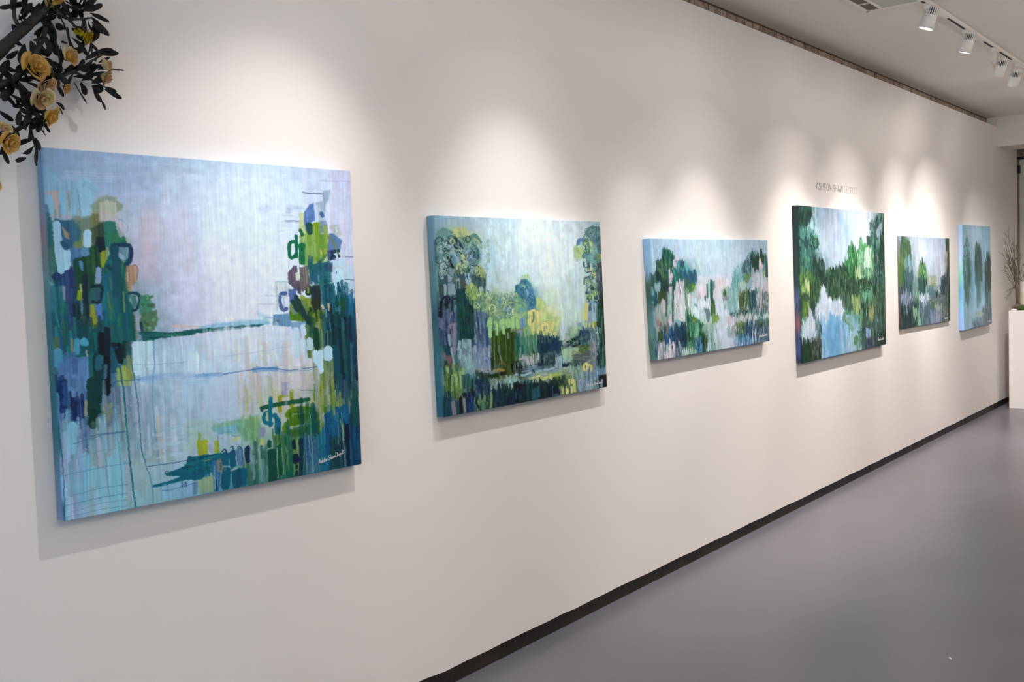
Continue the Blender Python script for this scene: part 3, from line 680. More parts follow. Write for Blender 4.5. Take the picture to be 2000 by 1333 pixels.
 ('p','8e96b8',0.85,4,[647,834,670,834,672,867,647,867],0),
 ('p','a8b0c8',0.6,4,[769,698,791,700,790,727,769,723],0),
 ('p','bcc07c',0.85,3,[650,867,668,868,667,890,651,891],0),
 ('p','d4bc84',0.8,3,[712,733,730,735,729,749,711,750],0),
 ('c',[900,682,1084,688,1081,822,901,803],'74903c 8c9c6c 5c7c8c 7c9cac 3c6470 6c7c90 98a870 405c70 9cb0b4',90,4.9,3.8,69.0,'v',0.75,64,0.25,0.5),
 ('s','6d9030',13.7,10.8,0.95,[894,719,888,765],0.12,0,0),
 ('s','6f8c1e',13.1,10.2,0.9,[912,717,907,782],0.12,0,0),
 ('s','5c8420',11.9,9.3,0.9,[918,783,919,808]),
 ('s','bcc06c',3.1,2.5,0.9,[897,704,897,750]),
 ('s','8c9c38',9.4,7.5,0.95,[786,730,783,775],0.1,0,0),
 ('s','a09c2c',8.5,6.9,0.85,[735,746,733,788],0.12,0,0),
 ('s','8fa440',5.6,4.5,0.8,[735,743,766,743]),
 ('s','2f6c50',8.9,7.2,0.97,[664,772,721,767,853,764],0.1,0,0),
 ('s','28605c',7.1,5.9,0.9,[661,774,662,780]),
 ('s','157c90',7.6,6.2,0.97,[698,744,694,831],0.08,0,0),
 ('s','1c7c90',7.9,6.5,0.95,[691,786,672,793,671,817,699,826],0.1,0,0),
 ('s','1c7890',9.5,7.7,0.95,[712,800,728,829,723,856],0.12,0,0),
 ('s','1f7488',11.0,8.9,0.9,[722,817,720,855]),
 ('s','a8c4b0',4.0,3.2,0.9,[683,788,683,809],0.1,0,0),
 ('s','6c8c24',11.8,9.4,0.95,[765,806,779,793,824,792,859,798],0.1,0,0),
 ('s','5f8420',13.1,10.5,0.9,[761,839,757,857]),
 ('s','6c8c28',10.5,8.4,0.9,[750,847,762,833,799,835]),
 ('p','54801f',0.9,4,[771,798,801,798,847,806,849,834,791,849,772,841],0),
 ('s','5c8028',12.6,10.0,0.9,[775,865,820,868,844,864],0.12,0,0),
 ('p','3c6c44',0.7,5,[783,848,852,850,854,884,774,883],0),
 ('s','b4c0b4',1.5,1.2,0.85,[785,815,789,806,816,806,847,806,849,837]),
 ('s','a8b8b8',1.7,1.4,0.8,[768,849,814,845,852,844]),
 ('s','c0ccb8',3.8,3.0,0.5,[802,777,856,778],0.4,0.6,0),
 ('p','145c60',0.93,4,[859,792,898,793,893,892,873,890,859,869],0),
 ('c',[805,793,898,800,889,898,819,889],'1c6460 2c6c4c 14545c 387050',20,5.8,4.6,61.2,'v',0.6,65,0.25,0.5),
 ('p','97a83c',0.85,4,[699,862,737,869,751,883,739,900,703,892],0),
 ('s','1c6c60',6.7,5.4,0.9,[741,876,741,891]),
 ('c',[701,862,858,875,851,1013,700,1011],'2c6c50 1c6058 3c7450 2f6c70 4c7c60 185c60',60,4.2,3.3,78.6,'v',0.8,66,0.25,0.5),
 ('p','2c6488',0.75,6,[819,883,889,892,894,948,828,945],0),
 ('p','5c8498',0.6,8,[824,939,895,936,895,1011,824,1009],0),
 ('c',[827,890,896,899,895,1011,824,1006],'3c6c94 4c7c94 6c90a4 2c5c84 8ca8bc 34647c',40,3.1,2.5,67.6,'v',0.6,67,0.25,0.5),
 ('s','0f5a50',18.2,14.8,0.97,[692,920,690,1004],0.06,0,0),
 ('s','146050',8.3,6.8,0.97,[685,884,685,898],0.1,0,0),
 ('s','14644c',8.5,6.9,0.9,[724,904,727,994],0.1,0,0),
 ('s','2c7454',5.6,4.5,0.85,[751,901,753,998]),
 ('s','c4d0b8',1.1,0.9,0.8,[715,908,714,1004]),
 ('s','b4c49c',1.1,0.9,0.75,[735,908,738,996]),
 ('s','b4c08c',1.1,0.9,0.6,[750,907,761,984]),
 ('p','8ca064',0.7,4,[779,890,804,890,825,933,820,1009,779,1005],0),
 ('s','183850',8.3,6.7,1,[785,894,785,915],0.1,0,0),
 ('s','183a50',11.8,9.4,1,[789,943,789,961],0.08,0,0),
 ('s','1c4450',6.9,5.5,1,[792,977,792,983],0.1,0,0),
 ('s','1c4450',7.2,5.8,1,[791,995,791,1004],0.1,0,0),
 ('s','14405c',9.6,7.6,0.9,[815,894,809,1007],0.1,0,0),
 ('s','3c7094',7.9,6.6,0.6,[568,958,569,964]),
 ('s','0b6a8c',13.9,11.6,1,[582,963,578,998],0.08,0,0),
 ('s','0b6078',10.4,8.7,1,[565,958,561,1001],0.08,0,0),
 ('s','5c80b0',9.7,8.1,0.8,[570,895,570,935],0.1,0,0.5),
 ('s','2c4468',7.7,6.4,0.95,[603,890,601,934],0.1,0,0),
 ('c',[610,897,677,900,671,1013,597,1010],'3c7060 4c7c68 5c8c7c 3c6c74 7ca09c',34,3.6,2.9,64.6,'v',0.75,68,0.25,0.5),
 ('s','8cb0c8',4.6,3.8,0.6,[623,920,621,993],0.4,0,0),
 ('s','94b8b0',3.6,2.9,0.6,[652,938,651,1003],0.4,0,0),
 ('s','0f6a8e',16.9,13.1,1,[943,804,948,899],0.08,0,0),
 ('s','0f6a8e',15.1,11.6,1,[975,811,977,896],0.08,0,0),
 ('s','0f6a8e',20.7,15.8,1,[1010,812,1014,850],0.08,0,0),
 ('p','157494',0.95,4,[889,892,923,852,930,909,938,948,937,1008,899,1011],0),
 ('s','16608c',13.3,10.3,0.9,[930,828,930,947],0.12,0,0),
 ('p','1c4f54',0.85,5,[939,917,993,899,1005,1002,935,1004],0),
 ('c',[940,904,1018,895,1013,1009,935,1004],'1c4c50 2c5c60 3c5470 185060 4c5c84',34,4.1,3.1,69.2,'v',0.7,69,0.25,0.5),
 ('s','9cacb0',2.1,1.6,0.7,[998,893,1003,951,1006,1008]),
 ('s','acb070',2.9,2.2,0.7,[992,851,1002,893]),
 ('p','12304c',0.95,3,[1008,862,1030,865,1029,1009,1013,1009],0),
 ('p','13506c',0.9,4,[1034,833,1085,823,1084,1010,1029,1009],0),
 ('c',[1034,840,1084,839,1084,1010,1029,1005],'0f4c74 14587c 185c70 104060 1c6890',40,3.4,2.6,83.2,'v',0.8,70,0.25,0.5),
 ('s','1f5f5c',14.8,11.2,0.95,[1064,741,1062,869],0.12,0,0),
 ('s','205c5c',12.6,9.6,0.9,[1053,781,1063,843]),
 ('c',[1021,686,1084,685,1084,762,1025,756],'3c5470 486080 2c4c60 5c7c88 405c54',20,4.6,3.5,50.8,'v',0.8,71,0.25,0.5),
 ('p','4c5084',0.6,6,[992,690,1020,692,1017,752,981,746],0),
 ('s','286c7c',18.2,14.1,1,[972,669,974,682],0.1,0,0),
 ('s','1f3c48',1.0,0.8,0.7,[922,675,921,727,924,796,929,853],0.3,0,0),
 ('s','2c5460',1.0,0.8,0.7,[932,676,931,728,934,797,939,854],0.3,0,0),
 ('s','20485c',1.0,0.8,0.7,[942,676,941,729,944,798,949,855],0.3,0,0),
 ('s','34606c',1.0,0.8,0.7,[956,678,955,731,958,800,963,857],0.3,0,0),
 ('s','24485c',1.0,0.8,0.7,[968,679,967,732,970,801,975,858],0.3,0,0),
 ('s','2c4c5c',1.0,0.8,0.7,[988,680,987,734,990,803,995,861],0.3,0,0),
 ('s','203c54',1.0,0.8,0.7,[1021,683,1020,737,1023,807,1028,865],0.3,0,0),
 ('s','2c4c5c',1.0,0.8,0.7,[1037,684,1037,738,1039,808,1045,867],0.3,0,0),
 ('s','b4c8c4',1.0,0.8,0.6,[858,808,860,876,860,913],0.3,0,0),
 ('s','b4c8c4',1.0,0.8,0.6,[977,821,979,890,979,928],0.3,0,0),
 ('s','b4c8c4',1.0,0.8,0.6,[901,812,903,881,903,918],0.3,0,0),
 ('s','b4c8c4',1.0,0.8,0.6,[917,814,919,883,919,920],0.3,0,0),
 ('s','b4c8c4',1.0,0.8,0.6,[997,823,1000,893,1000,931],0.3,0,0),
 ('s','24484c',1.0,0.8,0.7,[812,728,897,738,957,740]),
 ('s','8c98b8',1.0,0.8,0.6,[789,740,881,744]),
 ('s','5c8cc0',0.8,0.6,0.6,[829,1001,867,1010]),
 ('s','2c5868',0.6,0.5,0.5,[814,980,892,985]),
 ('s','c8dce8',2.0,1.6,0.3,[968,826,970,845]),
 ('p','aebfd8',0.3,14,[684,138,740,128,743,151,687,156],0),
 ('p','a8bcd4',0.6,8,[796,130,864,124,874,139,795,150],0),
 ('c',[739,136,875,108,879,217,772,226],'d4dcee cdd8ec dce0f0 c0cfe0',30,2.4,1.9,38.8,'h',0.5,81,0.25,0.5),
 ('s','5c6c90',2.3,1.8,0.85,[864,82,906,84,952,83]),
 ('s','7c84b0',1.9,1.5,0.8,[789,176,862,175],0.3,0,0),
 ('s','9ca4c4',3.4,2.7,0.5,[794,178,862,179],0.5,0,0),
 ('p','93a9c0',0.85,4,[952,72,986,68,979,104,966,113,962,145,925,114,951,106],0),
 ('p','a2b4c8',0.8,4,[920,114,956,105,960,176,932,181],0),
 ('p','5478b4',0.92,4,[866,147,895,119,912,115,914,173,896,182,884,221,868,206],0),
 ('p','7090c4',0.6,5,[874,139,909,131,908,154,877,167],0),
 ('s','c0cce4',6.6,5.1,0.8,[923,126,922,169]),
 ('s','4c68a0',8.7,6.7,0.9,[943,149,947,157],0.2,0,0),
 ('p','7c8ca8',0.8,4,[929,173,963,172,972,200,960,216,930,209],0),
 ('s','c4d0dc',1.8,1.4,0.8,[964,121,965,176]),
 ('s','d4dce8',1.5,1.2,0.7,[932,177,932,224]),
 ('p','c4cc90',0.8,5,[846,152,866,147,866,194,844,194],0),
 ('p','b4c070',0.7,5,[846,194,871,190,879,225,849,225],0),
 ('p','8ead6c',0.92,4,[845,222,900,209,906,182,932,177,932,224,966,208,968,272,945,311,904,319,839,322],0),
 ('p','83a02c',0.92,4,[899,182,932,179,929,232,935,307,905,307,909,232],0),
 ('p','96b858',0.8,6,[869,221,909,217,912,272,877,272],0),
 ('p','7f9c2c',0.85,4,[929,224,971,216,963,272,940,303,926,287],0),
 ('s','c8c878',5.6,4.4,0.8,[933,272,934,295],0.4,0,0),
 ('s','c0d088',2.5,2.0,0.6,[907,221,906,287]),
 ('c',[845,218,971,208,960,327,854,326],'7ca050 94b048 6c9c5c a4bc70 5c9454',34,6.0,4.7,47.2,'v',0.5,82,0.25,0.5),
 ('p','5f7fa8',0.92,4,[971,216,992,212,1030,239,1020,275,978,280,963,268],0),
 ('s','7c8c50',3.7,2.8,0.8,[975,224,1009,271]),
 ('p','a4a898',0.5,6,[967,188,1014,183,1033,219,1017,231,981,208],0),
 ('s','c8d0d4',5.8,4.4,0.8,[1007,195,1008,211],0.15,0,0.4),
 ('s','2a5c50',14.0,11.0,0.95,[888,190,890,209],0.15,0,0),
 ('s','2c7050',7.4,5.8,0.9,[850,206,857,221]),
 ('s','1f7c60',7.3,5.8,1,[831,226,829,291],0.1,0,0),
 ('s','1f7c60',6.8,5.4,1,[829,245,809,245,800,257,800,287,809,297,826,287],0.1,0,0),
 ('s','247c58',12.3,9.7,0.95,[853,256,852,311],0.1,0,0),
 ('s','247c58',7.4,5.8,0.9,[833,257,862,256]),
 ('s','3c7858',6.1,4.8,0.6,[957,288,925,311]),
 ('p','3c4c78',0.8,4,[960,272,989,268,997,304,966,307],0),
 ('s','284458',5.7,4.4,0.95,[983,276,984,279],0.15,0,0),
 ('s','284458',5.8,4.4,0.95,[996,273,997,277],0.15,0,0),
 ('s','284458',5.8,4.4,0.95,[1012,271,1013,275],0.15,0,0),
 ('s','284458',5.7,4.4,0.95,[983,288,983,291],0.15,0,0),
 ('s','284458',5.8,4.4,0.95,[995,292,996,295],0.15,0,0),
 ('s','284458',5.8,4.4,0.95,[1014,290,1015,293],0.15,0,0),
 ('s','284458',5.7,4.4,0.95,[979,297,980,301],0.15,0,0),
 ('s','4c8030',3.2,2.4,0.8,[1004,271,1014,288]),
 ('s','b4d4e8',12.0,9.2,1,[986,312,989,314],0.1,0,0),
 ('s','b4d4e6',13.2,10.1,0.95,[1021,308,1023,320],0.1,0,0),
 ('s','b9d8ec',24.2,18.5,1,[1007,348,1006,404],0.06,0,0),
 ('s','48608c',2.6,2.0,0.9,[999,344,999,349]),
 ('p','b9dce8',0.4,8,[1028,324,1071,324,1065,426,1034,417],0),
 ('s','6ca8a8',5.3,4.1,0.5,[1035,393,1050,405,1012,429],0.5,0,0),
 ('p','2d6c7c',0.93,4,[879,319,966,307,962,383,921,386,881,370],0),
 ('c',[879,315,976,307,972,391,886,382],'2c7484 286878 34786c 3c6c8c',26,6.6,5.2,35.6,'v',0.7,83,0.25,0.5),
 ('s','5cacc0',2.5,2.0,0.8,[918,355,919,374]),
 ('p','3d5c78',0.8,4,[945,319,981,311,985,344,949,343],0),
 ('p','6c5f74',0.97,3,[815,321,790,345,788,376,820,400,841,422,829,322],0),
 ('p','5c5064',0.8,4,[826,380,846,377,844,422,825,411],0),
 ('p','6f6868',0.95,3,[839,326,876,323,880,389,849,412,836,388],0),
 ('s','9c8c8c',1.5,1.2,0.7,[856,326,858,389]),
 ('s','948890',1.5,1.2,0.7,[809,334,817,380]),
 ('s','ccd4c0',7.3,5.8,0.95,[828,349,828,365],0.15,0,0),
 ('s','b4b49c',1.5,1.2,0.6,[866,327,868,381]),
 ('p','b4c4c0',0.45,8,[736,375,793,368,791,403,736,463],0),
 ('s','8cc0cc',3.3,2.7,0.6,[740,373,783,373],0.4,0,0),
 ('s','4c649c',7.6,6.1,0.85,[776,410,757,414,753,440,762,464,779,460],0.15,0,0),
 ('p','5068a0',0.85,4,[791,399,821,396,828,443,789,441],0),
 ('s','98a8cc',3.3,2.7,0.6,[768,425,769,456]),
 ('s','2c4c44',6.5,5.1,0.95,[867,401,864,413,879,413,880,393],0.15,0,0),
 ('s','a0a854',4.0,3.1,0.9,[871,397,871,409]),
 ('p','5f7c30',0.75,5,[794,438,858,428,898,429,917,549,861,559,844,506,786,499],0),
 ('p','2f3e44',0.95,4,[885,390,926,386,925,494,904,509,882,448],0),
 ('p','3c4438',0.8,4,[883,429,919,430,925,510,895,500],0),
 ('p','5c8430',0.9,4,[790,472,841,467,847,506,788,503],0),
 ('p','7fa4a0',0.7,4,[800,461,822,460,821,477,802,481],0),
 ('s','2b4a64',8.8,7.0,0.9,[804,438,822,466]),
 ('s','284c50',9.4,7.4,0.95,[819,423,851,479,864,507],0.12,0,0),
 ('s','34544c',7.4,5.8,0.8,[809,442,855,498]),
 ('s','94a43c',6.5,5.1,0.8,[871,432,877,460]),
 ('s','8c9c34',7.4,5.9,0.8,[844,424,858,432]),
 ('p','205c6c',0.93,4,[931,383,978,383,986,424,957,471,932,470],0),
 ('p','2f7c7c',0.93,4,[980,428,1044,417,1029,506,977,496],0),
 ('c',[934,422,1044,425,1074,571,932,563],'1f6078 2c7080 1c5464 2c6c6c 14586c 3c7c90 16485c',80,5.8,4.4,88.8,'v',0.85,84,0.25,0.5),
 ('s','4c94b8',6.6,5.2,0.8,[930,454,931,494]),
 ('s','c8b894',4.7,3.6,0.9,[958,451,960,471],0.2,0,0),
 ('s','d4b89c',5.6,4.4,0.9,[930,456,935,464],0.3,0,0),
 ('s','6c90c0',6.7,5.2,0.8,[945,471,945,507]),
 ('s','235c44',10.6,8.1,0.95,[1021,437,1020,498],0.12,0,0),
 ('s','1c5850',9.5,7.3,0.95,[996,448,997,456],0.15,0,0),
 ('s','1c5450',10.0,7.7,0.95,[995,485,994,513],0.15,0,0),
 ('s','1c5050',7.9,6.1,0.9,[991,529,990,565]),
 ('p','1f7498',0.9,4,[1045,454,1080,451,1080,571,1047,570],0),
 ('c',[1045,458,1083,455,1083,572,1047,570],'1c6c90 186080 2c7ca4 144c6c',16,4.3,3.3,81.8,'v',0.8,85,0.25,0.5),
 ('s','12304c',8.0,6.1,0.95,[1027,502,1029,569]),
 ('s','2c4458',6.2,4.8,0.9,[968,459,968,512]),
 ('c',[870,487,936,490,942,564,871,559],'3c6434 2c5440 5c7c38 1f4844 7c8c44',34,6.1,4.8,51.6,'v',0.85,86,0.25,0.5),
 ('s','8c9444',12.7,9.9,0.8,[919,509,919,562]),
 ('p','6c98c0',0.93,3,[720,477,783,476,804,519,775,518,719,511],0),
 ('p','7c9cc4',0.9,4,[786,503,854,506,862,538,799,535],0),
 ('s','6c7c6c',2.4,1.9,0.8,[736,497,746,497]),
 ('s','6c7c6c',1.9,1.5,0.8,[740,493,741,503]),
 ('s','c4d8ec',8.4,6.7,0.95,[844,518,842,541],0.12,0,0),
 ('s','bccce4',11.2,8.9,0.9,[809,531,808,556]),
 ('s','8ca4cc',8.8,7.0,0.85,[826,521,827,557]),
 ('p','7cb8cc',0.85,5,[665,490,706,494,714,507,663,512],0),
 ('s','c8ded8',5.1,4.2,0.8,[664,492,708,496],0.4,0,0),
 ('p','94bcd8',0.4,10,[666,467,711,477,720,492,665,490],0),
 ('s','3c5874',1.6,1.2,0.75,[1036,370,1078,372],0.3,0,0),
 ('s','8c94b4',1.6,1.2,0.75,[1024,409,1080,411],0.3,0,0),
 ('s','6c74a0',1.6,1.2,0.75,[1030,291,1082,292],0.3,0,0),
 ('s','8c94b8',1.6,1.2,0.75,[1040,294,1082,295],0.3,0,0),
 ('s','9c9cc8',1.6,1.2,0.75,[939,41,1085,35],0.3,0,0),
 ('s','7c8cb0',1.4,1.1,0.75,[692,486,748,489],0.3,0,0),
 ('s','204c5c',1.6,1.2,0.75,[962,374,978,376],0.3,0,0),
 ('s','b4bccc',1.4,1.1,0.75,[667,441,751,445],0.3,0,0),
 ('s','a8b4cc',1.4,1.1,0.75,[696,416,786,419],0.3,0,0),
 ('s','1c4c5c',1.5,1.2,0.75,[943,359,974,361],0.3,0,0),
 ('s','a4a0c4',1.6,1.2,0.6,[1022,231,1042,255,1041,279]),
 ('s','9c9c8c',1.2,1.0,0.6,[794,303,795,330]),
 ('s','8c8ca4',1.2,1.0,0.5,[742,386,740,463]),
 ('p','88bcd8',0.75,6,[440,500,522,493,688,491,712,502,699,511,526,512,439,512],0),
 ('s','a8cce0',6.4,5.3,0.5,[578,491,688,498],0.6,0,0),
 ('p','2f6c70',0.95,4,[255,508,360,516,439,510,532,508,688,506,687,511,531,517,438,523,349,525,298,531,258,536],0),
 ('c',[255,508,360,516,439,510,532,508,438,523,334,529,259,534],'2c7460 3c8470 24606c 1c5c60',30,2.3,2.0,41.4,'h',0.8,91,0.25,0.5),
 ('s','dcb8b0',3.7,3.2,0.7,[356,495,439,503],0.5,0,0),
 ('p','d0d8f0',0.5,12,[493,510,759,524,782,571,491,554],0),
 ('c',[438,532,815,533,828,640,432,642],'cfdbee c8d8f0 d8dced d4d4e4 c4d4ea dce0f0',70,7.5,6.3,43.4,'v',0.5,92,0.25,0.5),
 ('c',[573,582,896,578,889,711,571,721],'ccc4cc d4ccc8 c8c8d4 d0c0c4 c4c8d0 d4d0c0',70,6.1,4.9,84.0,'v',0.5,93,0.25,0.5),
 ('s','d4e0f0',11.6,9.6,0.55,[503,526,633,537,759,532],0.7,0.4,0),
 ('s','d4e0f0',7.9,6.4,0.55,[638,550,758,555,795,549],0.7,0.4,0),
 ('c',[847,524,912,528,921,610,869,607],'3c6c54 5c7c48 2f5c58 8c9c80 24504c',30,7.1,5.6,56.2,'v',0.8,94,0.25,0.5),
 ('s','1f4c40',13.1,10.2,0.9,[897,537,898,599],0.12,0,0),
 ('c',[925,528,1081,536,1079,712,936,700],'1f4f60 24606c 2c5c50 183c50 3c6c70 1c4858 2f4c6c',90,6.1,4.7,104.6,'v',0.85,95,0.25,0.5),
 ('s','1c5c6c',23.6,18.2,0.97,[974,609,974,671],0.1,0,0),
 ('s','b4b88c',2.0,1.6,0.6,[950,540,949,607]),
 ('s','9cac6c',4.6,3.6,0.6,[924,539,925,600]),
 ('c',[880,638,972,645,964,801,885,793],'8c9c50 a4a870 74903c b4b4a0 6c8c4c 9ca4a4',40,6.6,5.2,87.8,'v',0.6,96,0.25,0.5),
 ('s','c0d8ec',12.6,10.1,0.92,[815,533,814,613],0.12,0,0),
 ('s','c0d8ec',10.8,8.6,0.92,[841,524,846,545],0.12,0,0),
 ('s','c0d8ec',9.6,7.6,0.92,[838,569,840,600],0.12,0,0),
 ('s','c0d8ec',12.9,10.2,0.92,[869,569,871,592],0.12,0,0),
 ('s','b9d8ea',11.1,8.7,1,[893,611,894,639],0.08,0,0),
 ('s','bcdaec',11.2,8.7,1,[913,610,914,674],0.08,0,0),
 ('s','b0d4e4',20.0,15.5,1,[949,607,948,628],0.1,0,0),
 ('s','b9d8ea',6.5,5.1,1,[893,634,905,656],0.1,0,0),
 ('s','5c90c8',8.9,7.3,0.75,[638,647,656,646,686,651,728,651],0.3,0.3,0),
 ('s','3c74b0',1.8,1.5,0.85,[524,652,598,649,633,647,704,649,777,661,840,660,898,659]),
 ('s','6c98c8',1.5,1.2,0.7,[632,656,703,657,777,666,878,666]),
 ('s','6ea0d4',8.2,7.0,0.7,[431,652,480,652,513,653],0.4,0.4,0),
 ('s','a4b4d0',1.5,1.2,0.5,[532,598,659,593,781,583],0.3,0,0),
 ('f',1,0.6,0.9,1.22,-0.02),
]) 
